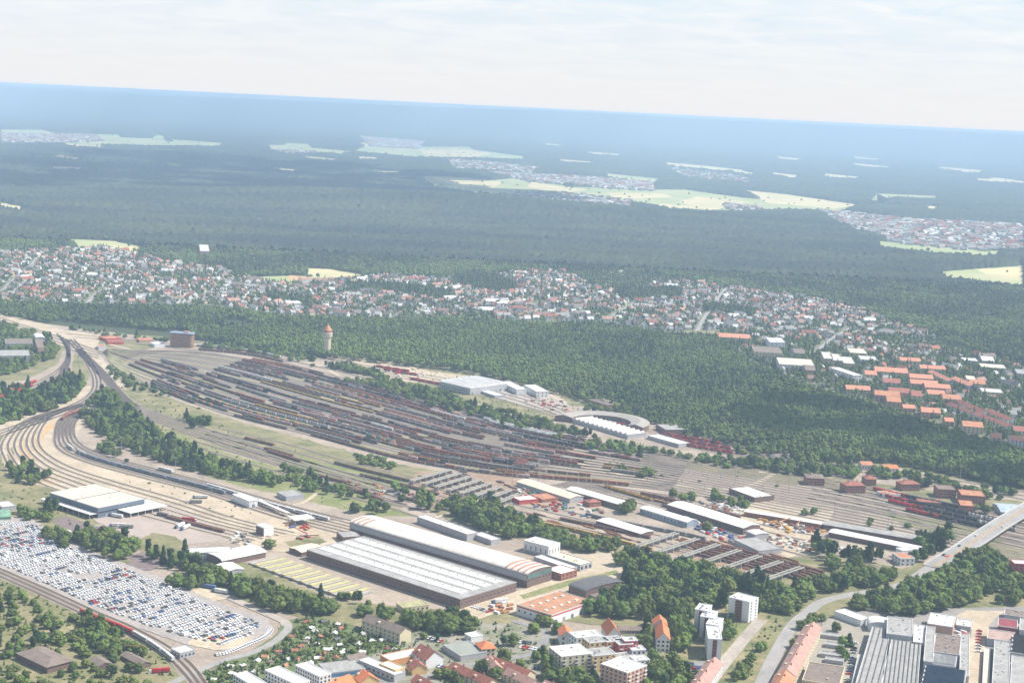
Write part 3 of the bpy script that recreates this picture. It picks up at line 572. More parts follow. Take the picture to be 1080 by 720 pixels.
# ---------------------------------------------------------------- wagons
PAL = {'brown': (0.22,0.125,0.095), 'rust red': (0.33,0.13,0.09), 'dark grey': (0.17,0.145,0.135), 'grey': (0.33,0.31,0.29), 'white': (0.72,0.71,0.68), 'blue grey': (0.30,0.32,0.36), 'orange': (0.55,0.27,0.13), 'black': (0.05,0.045,0.045), 'red': (0.50,0.045,0.04), 'ochre': (0.55,0.36,0.12), 'green': (0.08,0.2,0.14), 'yellow': (0.66,0.36,0.06), 'blue': (0.12,0.18,0.33), 'pale pink': (0.5,0.35,0.32)}
def paint(c): return mat('paint_' + c.replace(' ', '_'), PAL[c], 0.8, spec=0.15, var=0.22, scale=0.35, rnd=0.12)
M_UNDER = mat('underframe', (0.055, 0.048, 0.045), 0.8); M_GLASS = mat('dark_glass', (0.035, 0.045, 0.055), 0.25, spec=0.5); M_LOAD = mat('coal_load', (0.12, 0.10, 0.09), 1, col2=(0.28, 0.2, 0.15), scale=0.8)
def wheels(mb, L):
    mb.box(-L / 2, -1.1, 0.75, L / 2, 1.1, 1.15)
    for x in (-L * .36, -L * .24, L * .24, L * .36):
        for y in (-.85, .72): mb.prism([(x + .46 * math.cos(a), 0) for a in (0,)] + [(x - .46, 0)], 0, 0) if False else mb.box(x - .42, y, 0.05, x + .42, y + .13, 0.85)
    for s in (-1, 1): mb.box(s * L / 2, -.9, .95, s * (L / 2 + .5), -.6, 1.2); mb.box(s * L / 2, .6, .95, s * (L / 2 + .5), .9, 1.2)
WL = {'open': 13.5, 'box': 15, 'tank': 14, 'flat': 19, 'cars': 21, 'hopper': 12.5, 'coach': 24, 'loco': 17, 'timber': 17}
def wagon_body(kind, c2=None):
    mb = MB(); L = WL[kind] - 1.2; h = L / 2
    if kind in ('open', 'hopper'):
        t = .12; z0, z1 = 1.15, (3.4 if kind == 'hopper' else 2.9)
        mb.box(-h, -1.45, z0, h, -1.45 + t, z1); mb.box(-h, 1.45 - t, z0, h, 1.45, z1); mb.box(-h, -1.33, z0, -h + t, 1.33, z1); mb.box(h - t, -1.33, z0, h, 1.33, z1)
        mb.face([(-h + t, -1.33, z1 - .45), (h - t, -1.33, z1 - .45), (h - t, 1.33, z1 - .45), (-h + t, 1.33, z1 - .45)], 1)
        for k in range(7):
            x = -h + .5 + k * (L - 1) / 6; mb.box(x - .07, -1.53, z0, x + .07, -1.453, z1); mb.box(x - .07, 1.453, z0, x + .07, 1.53, z1)
    elif kind == 'box':
        pr = [(-1.45, 1.15), (1.45, 1.15), (1.45, 3.5), (1.1, 4.0), (.4, 4.25), (-.4, 4.25), (-1.1, 4.0), (-1.45, 3.5)]
        mb.extr(pr, 'x', -h, h); [mb.box(x - .06, -1.52, 1.2, x + .06, -1.452, 3.5, 1) for x in (-h * .33, h * .33, 0)]; [mb.box(x - .06, 1.452, 1.2, x + .06, 1.52, 3.5, 1) for x in (-h * .33, h * .33, 0)]
    elif kind == 'tank':
        pr = [(1.35 * math.cos(a), 2.55 + 1.35 * math.sin(a)) for a in np.linspace(0, 2 * math.pi, 13)[:-1]]; mb.extr(pr, 'x', -h + .5, h - .5); mb.box(-.5, -.5, 3.85, .5, .5, 4.25, 1); mb.box(-h + .3, -.3, 3.93, h - .3, .3, 4.0, 1)
    elif kind == 'flat':
        mb.box(-h, -1.3, 1.15, h, 1.3, 1.35, 1); mb.box(-h + .3, -1.22, 1.35, -h + 9.3, 1.22, 3.95); mb.box(-h + 9.7, -1.22, 1.35, h - .3, 1.22, 3.95, 2)
    elif kind == 'timber':
        mb.box(-h, -1.3, 1.15, h, 1.3, 1.35, 1)
        for k in range(3): mb.box(-h + .4 + k * (L - .4) / 3, -1.2, 1.35, -h + (k + 1) * (L - .4) / 3, 1.2, 2.3 + .3 * (k % 2))
        for k in range(6):
            for s in (-1.35, 1.25): x = -h + .3 + k * (L - .6) / 5; mb.box(x, s, 1.15, x + .1, s + .1, 3, 1)
    elif kind == 'cars':
        for z in (1.15, 3.0): mb.box(-h, -1.35, z, h, 1.35, z + .15)
        for k in range(5):
            for s in (-1.4, 1.3): x = -h + k * (L - .2) / 4; mb.box(x, s, 1.3, x + .12, s + .1, 3.0)
        for z in (1.3, 3.15):
            for k in range(4):
                x = -h + .4 + k * (L - .4) / 4; mb.box(x, -.85, z + .15, x + 4.2, .85, z + .85, 1); mb.box(x + .9, -.72, z + .85, x + 3.6, .72, z + 1.3, 2)
    elif kind == 'coach':
        pr = [(-1.42, .9), (1.42, .9), (1.42, 3.3), (1.1, 3.75), (.4, 4.0), (-.4, 4.0), (-1.1, 3.75), (-1.42, 3.3)]; mb.extr(pr, 'x', -h, h)
        for s in (-1, 1): mb.box(-h + 1, s * 1.43 if s > 0 else -1.47, 2.2, h - 1, 1.47 if s > 0 else -1.43, 3.0, 1)
    elif kind == 'loco':
        pr = [(-h, 1.15), (h, 1.15), (h, 2.4), (h - .9, 3.75), (-h + .9, 3.75), (-h, 2.4)]; mb.extr(pr, 'y', -1.45, 1.45)
        for s in (-1, 1):
            x0, x1 = sorted((s * (h + .02), s * (h - .75))); mb.face([(s * (h + .03), -1.2, 2.5), (s * (h + .03), 1.2, 2.5), (s * (h - .72), 1.2, 3.6), (s * (h - .72), -1.2, 3.6)], 1)
            mb.box(-h + 2.5, s * 1.46 if s > 0 else -1.5, 2.3, h - 2.5, 1.5 if s > 0 else -1.46, 2.9, 1)
        mb.box(-3, -.9, 3.75, 3, .9, 4.05, 2)
    return mb
WKIND = {'open': ('open_wagon', 'open goods wagon'), 'hopper': ('hopper_wagon', 'high-sided hopper wagon'), 'box': ('covered_wagon', 'covered goods wagon'), 'tank': ('tank_wagon', 'round tank wagon'), 'flat': ('container_wagon', 'flat wagon with two containers'), 'timber': ('stake_wagon', 'stake wagon with bundled load'), 'cars': ('car_carrier_wagon', 'double-deck wagon loaded with new cars'), 'coach': ('railway_coach', 'railway coach'), 'loco': ('locomotive', 'locomotive')}
_WM = {}
def wagon_meshes(kind, c):
    if (kind, c) not in _WM:
        ms = [paint(c)]
        if kind in ('open', 'hopper'): ms.append(M_LOAD)
        elif kind == 'box': ms.append(paint('dark grey'))
        elif kind == 'tank': ms.append(M_UNDER)
        elif kind == 'flat': ms += [M_UNDER, paint({'orange': 'grey', 'brown': 'grey', 'white': 'rust red', 'green': 'orange'}.get(c, 'brown'))]
        elif kind == 'timber': ms.append(M_UNDER)
        elif kind == 'cars': ms += [paint('white'), M_GLASS]
        elif kind == 'coach': ms.append(M_GLASS)
        elif kind == 'loco': ms += [M_GLASS, M_UNDER]
        uf = MB(); wheels(uf, WL[kind] - 1.2); _WM[(kind, c)] = (wagon_body(kind).mesh(WKIND[kind][0] + '_body', ms), uf.mesh('underframe', M_UNDER))
    return _WM[(kind, c)]
WAG = []  # pending wagons: x, y, angle, kind, colour, place text
def put_rake(pts, s0, n, kind, c, place, mixed=False):
    d = np.r_[0, np.cumsum(np.linalg.norm(np.diff(pts, axis=0), axis=1))]; s = s0
    for _ in range(n):
        k, cc = (kind, c) if not mixed else random.choice([('open', 'brown'), ('box', 'dark grey'), ('tank', 'grey'), ('hopper', 'grey'), ('open', 'dark grey'), ('box', 'pale pink'), ('timber', 'brown'), ('box', 'rust red'), ('hopper', 'brown'), ('tank', 'black'), ('box', 'grey')])
        L = WL[k]
        if s + L > d[-1]: break
        m = s + L / 2; x0, y0, x1, y1 = np.interp(m - 3, d, pts[:, 0]), np.interp(m - 3, d, pts[:, 1]), np.interp(m + 3, d, pts[:, 0]), np.interp(m + 3, d, pts[:, 1])
        WAG.append(((x0 + x1) / 2, (y0 + y1) / 2, math.atan2(y1 - y0, x1 - x0), k, cc, place)); s += L
    return s
def s_at_px(pts, px):
    d = np.r_[0, np.cumsum(np.linalg.norm(np.diff(pts, axis=0), axis=1))]
    xs = [PX(p[0], p[1])[0] for p in pts]
    i = int(np.argmin(np.abs(np.array(xs) - px))); return d[i]
MIX = [('open', 'brown')] * 5 + [('hopper', 'brown')] * 3 + [('box', 'dark grey')] * 3 + [('box', 'brown')] * 2 + [('open', 'dark grey')] * 4 + [('tank', 'black')] * 2 + [('box', 'rust red')] * 3 + [('hopper', 'grey')] * 2 + [('tank', 'grey')] * 2 + [('box', 'grey')] * 2 + [('flat', 'brown')] + [('box', 'pale pink')] * 2 + [('open', 'rust red')] * 3 + [('timber', 'ochre'), ('flat', 'green'), ('box', 'white'), ('hopper', 'ochre'), ('box', 'pale pink'), ('hopper', 'orange'), ('timber', 'brown')]
rw = random.Random(5)
SPECIAL = {3: (300, 'box', 'pale pink', 14), 5: (345, 'box', 'rust red', 18), 8: (300, 'hopper', 'orange', 10), 10: (270, 'tank', 'grey', 12), 11: (410, 'hopper', 'orange', 8), 13: (280, 'timber', 'ochre', 16), 1: (500, 'box', 'white', 9), 2: (510, 'box', 'white', 8), 19: (400, 'box', 'white', 3), 20: (395, 'hopper', 'orange', 20), 26: (245, 'cars', 'white', 11), 25: (195, 'box', 'white', 6), 22: (520, 'cars', 'red', 8), 29: (262, 'box', 'rust red', 8), 28: (203, 'box', 'black', 10)}
for keep, pts, ln in TRACKS:
    if not keep: continue
    k, i, n = keep
    if k == 'yard':
        if i in (14, 15): continue        # road and grass strip
        t = i / (n - 1); x0 = 265 - 90 * t if i < 14 else 175 + 20 * math.sin(i * 2.1) - 60 * (t - .5)
        if i in (16, 17, 29, 30): x0 = 172 if i < 25 else 160
        if i in (18, 21, 24, 27): x0 = 270 + 20 * (i % 4)
        xe = 600 + 30 * math.sin(i * 1.7) - (25 if i < 8 else 0)
        place = 'the %s siding of the marshalling yard' % ORD[min(i, 38)]
        s = s_at_px(pts, x0); se = s_at_px(pts, xe)
        while s < se:
            if i in SPECIAL and abs(PX(*[np.interp(s, np.r_[0, np.cumsum(np.linalg.norm(np.diff(pts, axis=0), axis=1))], pts[:, q]) for q in (0, 1)])[0] - SPECIAL[i][0]) < 14:
                _, kd, c, m = SPECIAL[i]; s = put_rake(pts, s, m, kd, c, place) + 5; continue
            kd, c = rw.choice(MIX)
            s = put_rake(pts, s, rw.randint(3, 11), kd, c, place, mixed=rw.random() < .35) + (rw.uniform(5, 110) if rw.random() < .55 else 1)
    elif k == 'through' and i in (9, 10, 11):
        put_rake(pts, s_at_px(pts, 560 + 8 * i), 5 - i % 3, ['open', 'tank', 'box'][i % 3], ['brown', 'ochre', 'grey'][i % 3], 'a lone siding right of the marshalling yard')
    elif k == 'mid2' and i in (1, 2, 4, 5):
        put_rake(pts, s_at_px(pts, 330 + 25 * i), 9, 'open', 'brown', 'the rusty sidings near the crane gantries')
        put_rake(pts, s_at_px(pts, 230 + 25 * i), 4, 'open', 'rust red', 'the rusty sidings in the meadow')
    elif k == 'mid' and i in (1, 4):
        put_rake(pts, s_at_px(pts, 250 + 30 * i), 5, 'open', 'rust red', 'a grassy siding in the meadow')
    elif k == 'west' and i in (0, 1, 3, 4):
        put_rake(pts, s_at_px(pts, 36 - i), 8, 'box', 'red' if i < 3 else ('rust red' if i == 3 else 'white'), 'the curved sidings at the left edge')
    elif k == 'inner' and i == 3:
        s = put_rake(pts, s_at_px(pts, 72), 1, 'coach', 'white', 'the curving track by the wooded wedge'); put_rake(pts, s + 10, 11, 'coach', 'blue grey', 'the curving track by the wooded wedge')
    elif k == 'inner' and i == 4: put_rake(pts, s_at_px(pts, 92), 5, 'box', 'rust red', 'the curving track by the wooded wedge')
    elif k == 'inner' and i == 2: put_rake(pts, s_at_px(pts, 220), 8, 'coach', 'white', 'the track running into the white maintenance shed')
    elif k == 'inner' and i == 0: put_rake(pts, s_at_px(pts, 168), 1, 'coach', 'white', 'the upper main line beside the bushes')
    elif k == 'outer' and i == 5: put_rake(pts, s_at_px(pts, 178), 6, 'open', 'rust red', 'the loading track behind the flat-roofed freight hall')
    elif k == 'works' and i in (0, 2, 4): put_rake(pts, s_at_px(pts, 560 + 15 * i), 8, 'open' if i == 2 else 'coach', 'brown' if i == 2 else ('grey' if i else 'ochre'), 'the sidings between the wood and the long sheds')
    elif k == 'works2' and i in (2, 3, 4): put_rake(pts, s_at_px(pts, 655 + 10 * i), 9, ['box', 'timber', 'open'][i - 2], ['brown', 'orange', 'brown'][i - 2], 'the sidings beside the white-roofed repair sheds')
    elif k == 'rust': put_rake(pts, s_at_px(pts, 735), 12, 'open' if i % 2 else 'timber', 'rust red' if i % 2 else 'brown', 'the rust-coloured scrap sidings')
    elif k == 'depot':
        put_rake(pts, s_at_px(pts, 702 + 7 * i), 5, 'loco', 'red', 'the stabling tracks right of the roundhouse')
    elif k == 'depot2' and i in (0, 1, 3): put_rake(pts, s_at_px(pts, 395 + 12 * i), 4, 'loco', 'red', 'the apron left of the saw-toothed depot')
    elif k == 'east' and i in (1, 2, 3, 4):
        put_rake(pts, s_at_px(pts, 905 + 12 * i), 3, 'loco' if i == 2 else 'box', 'red', 'the eastern sidings near the brick offices'); put_rake(pts, s_at_px(pts, 940 + 10 * i), 5, 'box', 'black', 'the eastern sidings near the brick offices')
        if i in (2, 3): put_rake(pts, s_at_px(pts, 1000), 4, 'cars', 'white', 'the eastern sidings beside the road bridge')
    elif k == 'edge': put_rake(pts, s_at_px(pts, 210), 12, 'box', 'white' if i == 0 else 'brown', 'the upper edge track behind the brown office block')
# one red and white train below the car park, one orange work train behind the sheds
for keep, pts, ln in TRACKS:
    if keep and keep[0] == 'front' and keep[1] == 2:
        s = put_rake(pts, s_at_px(pts, 82), 3, 'coach', 'red', 'the single track below the car park'); put_rake(pts, s, 3, 'coach', 'white', 'the single track below the car park')
OT = track([(630,512),(660,521),(700,533),(740,545)]); put_rake(OT, s_at_px(OT, 637), 6, 'hopper', 'yellow', 'the track behind the white-roofed repair sheds')
WAG.sort(key=lambda w: math.hypot(w[0], w[1])); print('wagons', len(WAG))
_proto = {}
def copy_tree(o, parent=None):
    c = o.copy(); COL.objects.link(c); c.parent = parent
    for ch in list(o.children): copy_tree(ch, c)
    return c
for x, y, a, k, c, place in WAG[:300]:
    nm, desc = WKIND[k]; b, u = wagon_meshes(k, c)
    t = thing(nm, '%s %s on %s' % (c, desc, place), 'coach' if k == 'coach' else ('locomotive' if k == 'loco' else 'wagon'), (x, y, 1.0), a, 'railway vehicles standing on the sidings')
    link('body', b, t); link('underframe', u, t)
def merge_meshes(name, items, kind='stuff'):
    """items: (mesh, x, y, z, angle) merged into one object, per-material slots"""
    V = []; faces = []; mi = []; mats = []; n = 0; cache = {}
    for me, x, y, z, a in items:
        if me.name not in cache:
            v = np.empty(len(me.vertices) * 3, np.float32); me.vertices.foreach_get('co', v); fs = [list(p.vertices) for p in me.polygons]; mm = [p.material_index for p in me.polygons]; cache[me.name] = (v.reshape(-1, 3), fs, mm)
        v, fs, mm = cache[me.name]; loc = []
        for m in me.materials:
            if m not in mats: mats.append(m)
            loc.append(mats.index(m))
        ca, sa = math.cos(a), math.sin(a); V.append(np.c_[v[:, 0] * ca - v[:, 1] * sa + x, v[:, 0] * sa + v[:, 1] * ca + y, v[:, 2] + z])
        faces += [[n + i for i in f] for f in fs]; mi += [loc[m] for m in mm]; n += len(v)
    me = bpy.data.meshes.new(name); me.from_pydata(np.vstack(V).tolist(), [], faces)
    for m in mats: me.materials.append(m)
    me.polygons.foreach_set('material_index', mi); o = link(name, me); o['kind'] = kind; return o
its = []
for x, y, a, k, c, place in WAG[300:]:
    b, u = wagon_meshes(k, c); its += [(b, x, y, 1.0, a), (u, x, y, 1.0, a)]
merge_meshes('far_rolling_stock', its)['label'] = 'mass of distant goods wagons filling the marshalling yard'
# ---------------------------------------------------------------- buildings
R_white = mat('white_roof_sheet', (0.72, 0.70, 0.66), 0.75, var=0.13, scale=0.12, scale2=0.6, stretch=(2.5, .25, 1))
R_cream = mat('cream_flat_roof', (0.66, 0.57, 0.44), 0.9, var=0.07, scale=0.08, scale2=0.5)
R_grey = mat('grey_roof_felt', (0.36, 0.35, 0.33), 0.9, var=0.12, scale=0.1, scale2=0.5)
R_pale = mat('pale_grey_roof', (0.58, 0.57, 0.55), 0.8, var=0.1, scale=0.1, scale2=0.7)
R_dark = mat('dark_roof', (0.13, 0.125, 0.125), 0.9, var=0.12, scale=0.2)
R_brown = mat('brown_roof', (0.23, 0.18, 0.15), 0.9, var=0.12, scale=0.2)
R_orange = mat('orange_roof_tiles', (0.66, 0.21, 0.09), 0.85, var=0.1, scale=0.3, scale2=1.2)
R_oranged = mat('faded_orange_roof', (0.50, 0.23, 0.13), 0.85, var=0.15, scale=0.12, scale2=0.8)
R_red = mat('red_brown_tiles', (0.34, 0.13, 0.09), 0.85, var=0.15, scale=0.2, scale2=1)
R_pink = mat('weathered_pink_tiles', (0.46, 0.27, 0.22), 0.9, var=0.12, scale=0.15, scale2=1)
R_rust = mat('rust_gravel_roof', (0.46, 0.24, 0.14), 0.95, var=0.12, scale=0.08, scale2=0.6)
W_white = mat('white_render', (0.72, 0.72, 0.71), 0.9, var=0.05, scale=0.2)
W_grey = mat('grey_cladding', (0.42, 0.42, 0.43), 0.8, var=0.08, scale=0.2)
W_dgrey = mat('blue_grey_cladding', (0.13, 0.16, 0.21), 0.6, var=0.08, scale=0.2)
W_brick = mat('brown_brick', (0.20, 0.13, 0.11), 0.95, var=0.12, scale=0.3, scale2=1.5)
W_red = mat('red_brick', (0.36, 0.15, 0.10), 0.95, var=0.12, scale=0.3, scale2=1.5)
W_cream = mat('cream_render', (0.60, 0.52, 0.36), 0.9, var=0.06, scale=0.2)
W_yel = mat('yellow_render', (0.68, 0.47, 0.22), 0.9, var=0.06, scale=0.2)
W_or = mat('orange_render', (0.62, 0.30, 0.13), 0.9, var=0.06, scale=0.2)
W_pink = mat('salmon_render', (0.52, 0.32, 0.24), 0.9, var=0.06, scale=0.2)
W_redp = mat('red_render', (0.5, 0.09, 0.08), 0.9, var=0.06, scale=0.2)
M_win = mat('window_glass', (0.045, 0.055, 0.07), 0.2, spec=0.6, var=0.1)
M_teal = mat('green_tinted_glazing', (0.12, 0.20, 0.20), 0.3, spec=0.5)
M_steel = mat('grey_steel', (0.45, 0.46, 0.47), 0.5, metal=0.4)
M_conc = mat('weathered_concrete', (0.40, 0.38, 0.35), 0.95, var=0.1, scale=0.3)
M_soil = mat('bare_soil', (0.3, 0.22, 0.15), 1)
M_redmark = mat('red_stripe', (0.6, 0.04, 0.04), 0.7)
_WINM = {}
def window_mesh(w, h, m=None):
    k = (round(w, 2), round(h, 2), m)
    if k not in _WINM:
        mb = MB(); mb.box(-w / 2, -.06, 0, w / 2, 0.06, h); mb.box(-w / 2 - .12, -.12, -.12, w / 2 + .12, .06, -.003, 1); _WINM[k] = mb.mesh('window', [m or M_win, W_white])
    return _WINM[k]
def frame(L, N, R, h):
    l, n, r = (np.array(P(*q, h)) for q in (L, N, R))
    uy = l - n; ly = np.linalg.norm(uy); uy /= ly; ux = np.array([uy[1], -uy[0]]); lx = float(np.dot(r - n, ux)); return n, ux, uy, abs(lx), ly
def mkroof(kind, lx, ly, h, rise, axis, over=0.5):
    mb = MB()
    if kind == 'flat':
        mb.box(0.4, 0.4, h - .1, lx - .4, ly - .4, h + .25)
        for b in ((-.15, -.15, lx + .15, .4), (-.15, ly - .4, lx + .15, ly + .15)): mb.box(b[0], b[1], h + .003, b[2], b[3], h + .7, 1)
        for b in ((-.15, .403, .4, ly - .403), (lx - .4, .403, lx + .15, ly - .403)): mb.box(b[0], b[1], h + .003, b[2], b[3], h + .697, 1)
    elif kind == 'slab': mb.box(-over, -over, h + .003, lx + over, ly + over, h + .5)
    else:
        w, l = (ly, lx) if axis == 'x' else (lx, ly)
        if kind == 'gable': pr = [(-over, h - .1 * rise / 3), (w / 2, h + rise), (w + over, h - .1 * rise / 3)]
        elif kind == 'barrel': pr = [(w * (.5 - .5 * math.cos(a) * (1 + 2 * over / w)), h + rise * math.sin(a)) for a in np.linspace(0, math.pi, 13)]
        elif kind == 'mono': pr = [(-over, h), (w + over, h + rise)]
        if kind == 'hip':
            q = min(l, w) * .5; o = over; e = h - .05
            A = [(-o, -o, e), (lx + o, -o, e), (lx + o, ly + o, e), (-o, ly + o, e)]
            rr = [(lx / 2, q, h + rise), (lx / 2, ly - q, h + rise)] if ly >= lx else [(q, ly / 2, h + rise), (lx - q, ly / 2, h + rise)]
            if ly >= lx: mb.face([A[0], A[1], rr[0]]); mb.face([A[1], A[2], rr[1], rr[0]]); mb.face([A[2], A[3], rr[1]]); mb.face([A[3], A[0], rr[0], rr[1]])
            else: mb.face([A[0], A[1], rr[1], rr[0]]); mb.face([A[1], A[2], rr[1]]); mb.face([A[2], A[3], rr[0], rr[1]]); mb.face([A[3], A[0], rr[0]])
            mb.face(A[::-1]); return mb
        full = pr + [(p[0], p[1] - .35) for p in pr[::-1]]
        mb.extr(full, axis, -over, l + over)
    return mb
def mkwalls(kind, lx, ly, h, rise, axis):
    mb = MB()
    if kind in ('flat', 'slab'): mb.box(0, 0, -.5, lx, ly, h)
    elif kind == 'hip': mb.box(0, 0, -.5, lx, ly, h - .1)
    else:
        w, l = (ly, lx) if axis == 'x' else (lx, ly)
        if kind == 'gable': pr = [(0, -.5), (w, -.5), (w, h - .2), (w / 2, h + rise - .3), (0, h - .2)]
        elif kind == 'barrel': pr = [(0, -.5), (w, -.5)] + [(w * (.5 + .5 * math.cos(a)), h - .4 + rise * math.sin(a)) for a in np.linspace(0, math.pi, 13)]
        else: pr = [(0, -.5), (w, -.5), (w, h + rise - .4), (0, h - .4)]
        mb.extr(pr, axis, 0, l)
    return mb
def bld(name, label, cat, L, N, R, h, wall=W_white, roof=R_grey, kind='flat', rise=3, axis='y', wx=None, wy=None, group=None, trim=None, chim=0, doors=0, vents=0, band=None, ext=0, winm=None, over=.5, back=True):
    """L, N, R: photo positions of the left, nearest and right roof corners at height h. wx / wy = (rows, columns) of windows on the
    right-hand and left-hand faces; the far faces get the same"""
    n, ux, uy, lx, ly = frame(L, N, R, h); ly += ext
    if ext: n = n - uy * ext
    rz = math.atan2(ux[1], ux[0]); t = thing(name, label, cat, (n[0], n[1], 0), rz, group)
    BLOCK.append(np.array([n - ux * 2 - uy * 2, n + ux * (lx + 2) - uy * 2, n + ux * (lx + 2) + uy * (ly + 2), n - ux * 2 + uy * (ly + 2)]))
    mkwalls(kind, lx, ly, h, rise, axis).obj('wall', wall, t)
    r = mkroof(kind, lx, ly, h, rise, axis, over).obj('roof', [roof, trim or wall], t)
    nw = [0]
    def wins(face, rows, cols, w=None, hh=None):
        ln = lx if face in 'xX' else ly; gap = ln / cols; fw = w or min(1.8, gap * .5); st = (h - .6) / rows; fh = hh or min(1.7, st * .52); me = window_mesh(fw, fh, winm)
        for i in range(rows):
            for j in range(cols):
                if nw[0] >= 98: return
                nw[0] += 1; u = (j + .5) * gap; z = .5 + i * st + (st - fh) * .5
                if face == 'x': link('window', me, t, (u, -.03, z))
                elif face == 'y': link('window', me, t, (-.03, u, z), math.pi / 2 * -1)
                elif face == 'X': link('window', me, t, (u, ly + .03, z), math.pi)
                else: link('window', me, t, (lx + .03, u, z), math.pi / 2)
    if wx: wins('x', *wx)
    if wy: wins('y', *wy)
    if back and wx and wx[0] * wx[1] < 30: wins('X', *wx)
    if back and wy and wy[0] * wy[1] < 30: wins('Y', *wy)
    if band:  # long glazed strip under the eaves: (face, z0, z1, material)
        for face, z0, z1, bm_ in band:
            mb = MB()
            if face == 'x': mb.box(.6, -.09, z0, lx - .6, -.003, z1)
            else: mb.box(-.09, .6, z0, -.003, ly - .6, z1)
            mb.obj('window_band' if bm_ in (M_win, M_teal) else 'facade_stripe', bm_, t)
    for k in range(doors):
        mb = MB(); mb.box(-1.7, -.1, 0, 1.7, -.003, min(4.2, h * .6)); o = mb.obj('door', M_steel if k % 2 else W_dgrey, t); o.location = ((k + .5) * lx / doors, 0, 0)
    rg = random.Random(int(abs(n[0]) * 7 + abs(n[1])))
    for k in range(chim):
        mb = MB(); u = (k + .6) * (ly if axis == 'y' else lx) / (chim + .2); c = (lx / 2 + 1.2, u) if axis == 'y' else (u, ly / 2 + 1.2)
        mb.box(c[0] - .5, c[1] - .5, h + rise * .4, c[0] + .5, c[1] + .5, h + rise + 1.1); mb.obj('chimney', W_red, r)
    for k in range(vents):
        mb = MB(); x, y = rg.uniform(1.5, max(2, lx - 4)), rg.uniform(1.5, max(2, ly - 4)); s = rg.uniform(.6, 1.5); mb.box(x, y, h + .253, x + s, y + s * rg.uniform(.7, 1.6), h + rg.uniform(.7, 1.5)); mb.obj('roof_vent', rg.choice([M_steel, R_pale, M_conc]), r)
    t['dims'] = (lx, ly); return t, lx, ly, h, r
def clean(t): 
    if 'dims' in t: del t['dims']
# --- freight hall beside the car park
t, lx, ly, h, r = bld('freight_hall', 'large cream flat-roofed freight hall with blue grey walls above the car park', 'freight hall', (52.5,519.7), (103.3,535.8), (155,526.7), 11, W_dgrey, R_cream, trim=R_pale, band=[('x', 5.5, 7, M_win), ('y', 2, 4.5, M_win)], doors=8, vents=4)
mb = MB(); mb.box(-.2, ly * .5, h + .26, lx, ly * .5 + .5, h + .8); mb.obj('roof_joint', W_dgrey, r)
mb = MB(); mb.box(-9, 1, 5.2, -.1, ly + 4, 5.8); [mb.box(-8.6, 2 + k * (ly / 9), 0, -8.2, 2.4 + k * (ly / 9), 5.2) for k in range(10)]; mb.obj('loading_canopy', R_white, t)
mb = MB(); mb.box(lx * .42, -20, 5.2, lx + 14, -.1, 5.9); mb.box(lx + .2, -.1, 5.2, lx + 14, 14, 5.897)
for k in range(6): mb.box(lx * .45 + k * 9, -19, 0, lx * .45 + k * 9 + .5, -18.5, 5.2)
mb.obj('loading_canopy', R_white, t)
# --- long saw-toothed workshop in front
t, lx, ly, h, r = bld('repair_workshop', 'long grey workshop hall with four white ribbed skylight rows on its roof', 'workshop', (323.5,580), (485.3,632), (544.7,614), 9, W_brick, R_grey, wx=(1, 14), wy=(1, 40), trim=R_grey, back=False)
for k in range(4):
    x0 = lx * (.15 + .205 * k); mb = MB(); w_ = lx * .135; mb.extr([(x0, h + .26), (x0 + w_, h + .26), (x0 + w_, h + .6), (x0 + w_ * .5, h + 1.9), (x0, h + .6)], 'y', 10, ly - 4); sk = mb.obj('skylight_row', R_white, t)
    for q in range(17): y = 14 + q * (ly - 24) / 16; mv = MB(); mv.box(-.3, -.4, 0, .3, .4, .6); o = mv.obj('ridge_vent', R_dark, sk); o.location = (x0 + w_ * .5, y, h + 1.8)
# --- tall barrel-roofed hall behind it
t, lx, ly, h, r = bld('assembly_hall', 'tall long hall with curved white roof and brick gable behind the ribbed workshop', 'hall', (369,550.5), (556.4,605.8), (583.2,598.4), 13, W_brick, mat('pale_beige_sheet', (0.66, 0.61, 0.54), .8, var=.1, scale=.05, scale2=.5, stretch=(4, .3, 1)), 'barrel', rise=3.2, axis='y', wx=(1, 7), band=[('x', 8.5, 13, M_teal), ('y', 7, 12, W_grey)], over=.3)
for k in range(4):
    mb = MB(); y = 4 + k * 7; pr = [(lx * (.5 - .5 * math.cos(a)), h + 3.25 * math.sin(a)) for a in np.linspace(.1, math.pi - .1, 12)]; mb.extr(pr + [(p[0], p[1] + .35) for p in pr[::-1]], 'y', y, y + 2.4); mb.obj('roof_stripe', mat('faded_stripe', (0.50, 0.27, 0.20), .85), r)
for k in range(3):
    mb = MB(); y = ly - 5 - k * 7; pr = [(lx * (.5 - .5 * math.cos(a)), h + 3.25 * math.sin(a)) for a in np.linspace(.1, math.pi * .5, 8)]; mb.extr(pr + [(p[0], p[1] + .35) for p in pr[::-1]], 'y', y, y + 2); mb.obj('roof_stripe', mat('faded_stripe', (0.50, 0.27, 0.20), .85), r)
bld('annex', 'low brick annex with white roof beside the hall gable', 'annex', (575,600), (592,605.5), (607,600.5), 7, W_red, R_white, wx=(2, 4), wy=(1, 3))
bld('link_building', 'narrow white-roofed link between the curved hall and yellow-roofed block', 'annex', (563,587), (600,600), (606,597), 5, W_grey, R_white)
bld('boiler_house', 'small dark brick block at the left end of the curved hall', 'outbuilding', (355,561), (362,567), (378,563), 6, W_brick, R_grey, wy=(1, 2))
bld('long_store', 'long grey store with white roof along the wood behind the curved hall', 'store', (440,545), (462.8,553), (470,550), 7, W_grey, R_white)
bld('long_store', 'longer white-roofed grey store next to the wood', 'store', (463,553), (492.6,563.7), (500,560), 7, W_grey, R_white, vents=2)
bld('store', 'low pale store at the right end of the white-roofed stores', 'store', (499,563), (518,570), (525,567), 5, W_grey, R_pale)
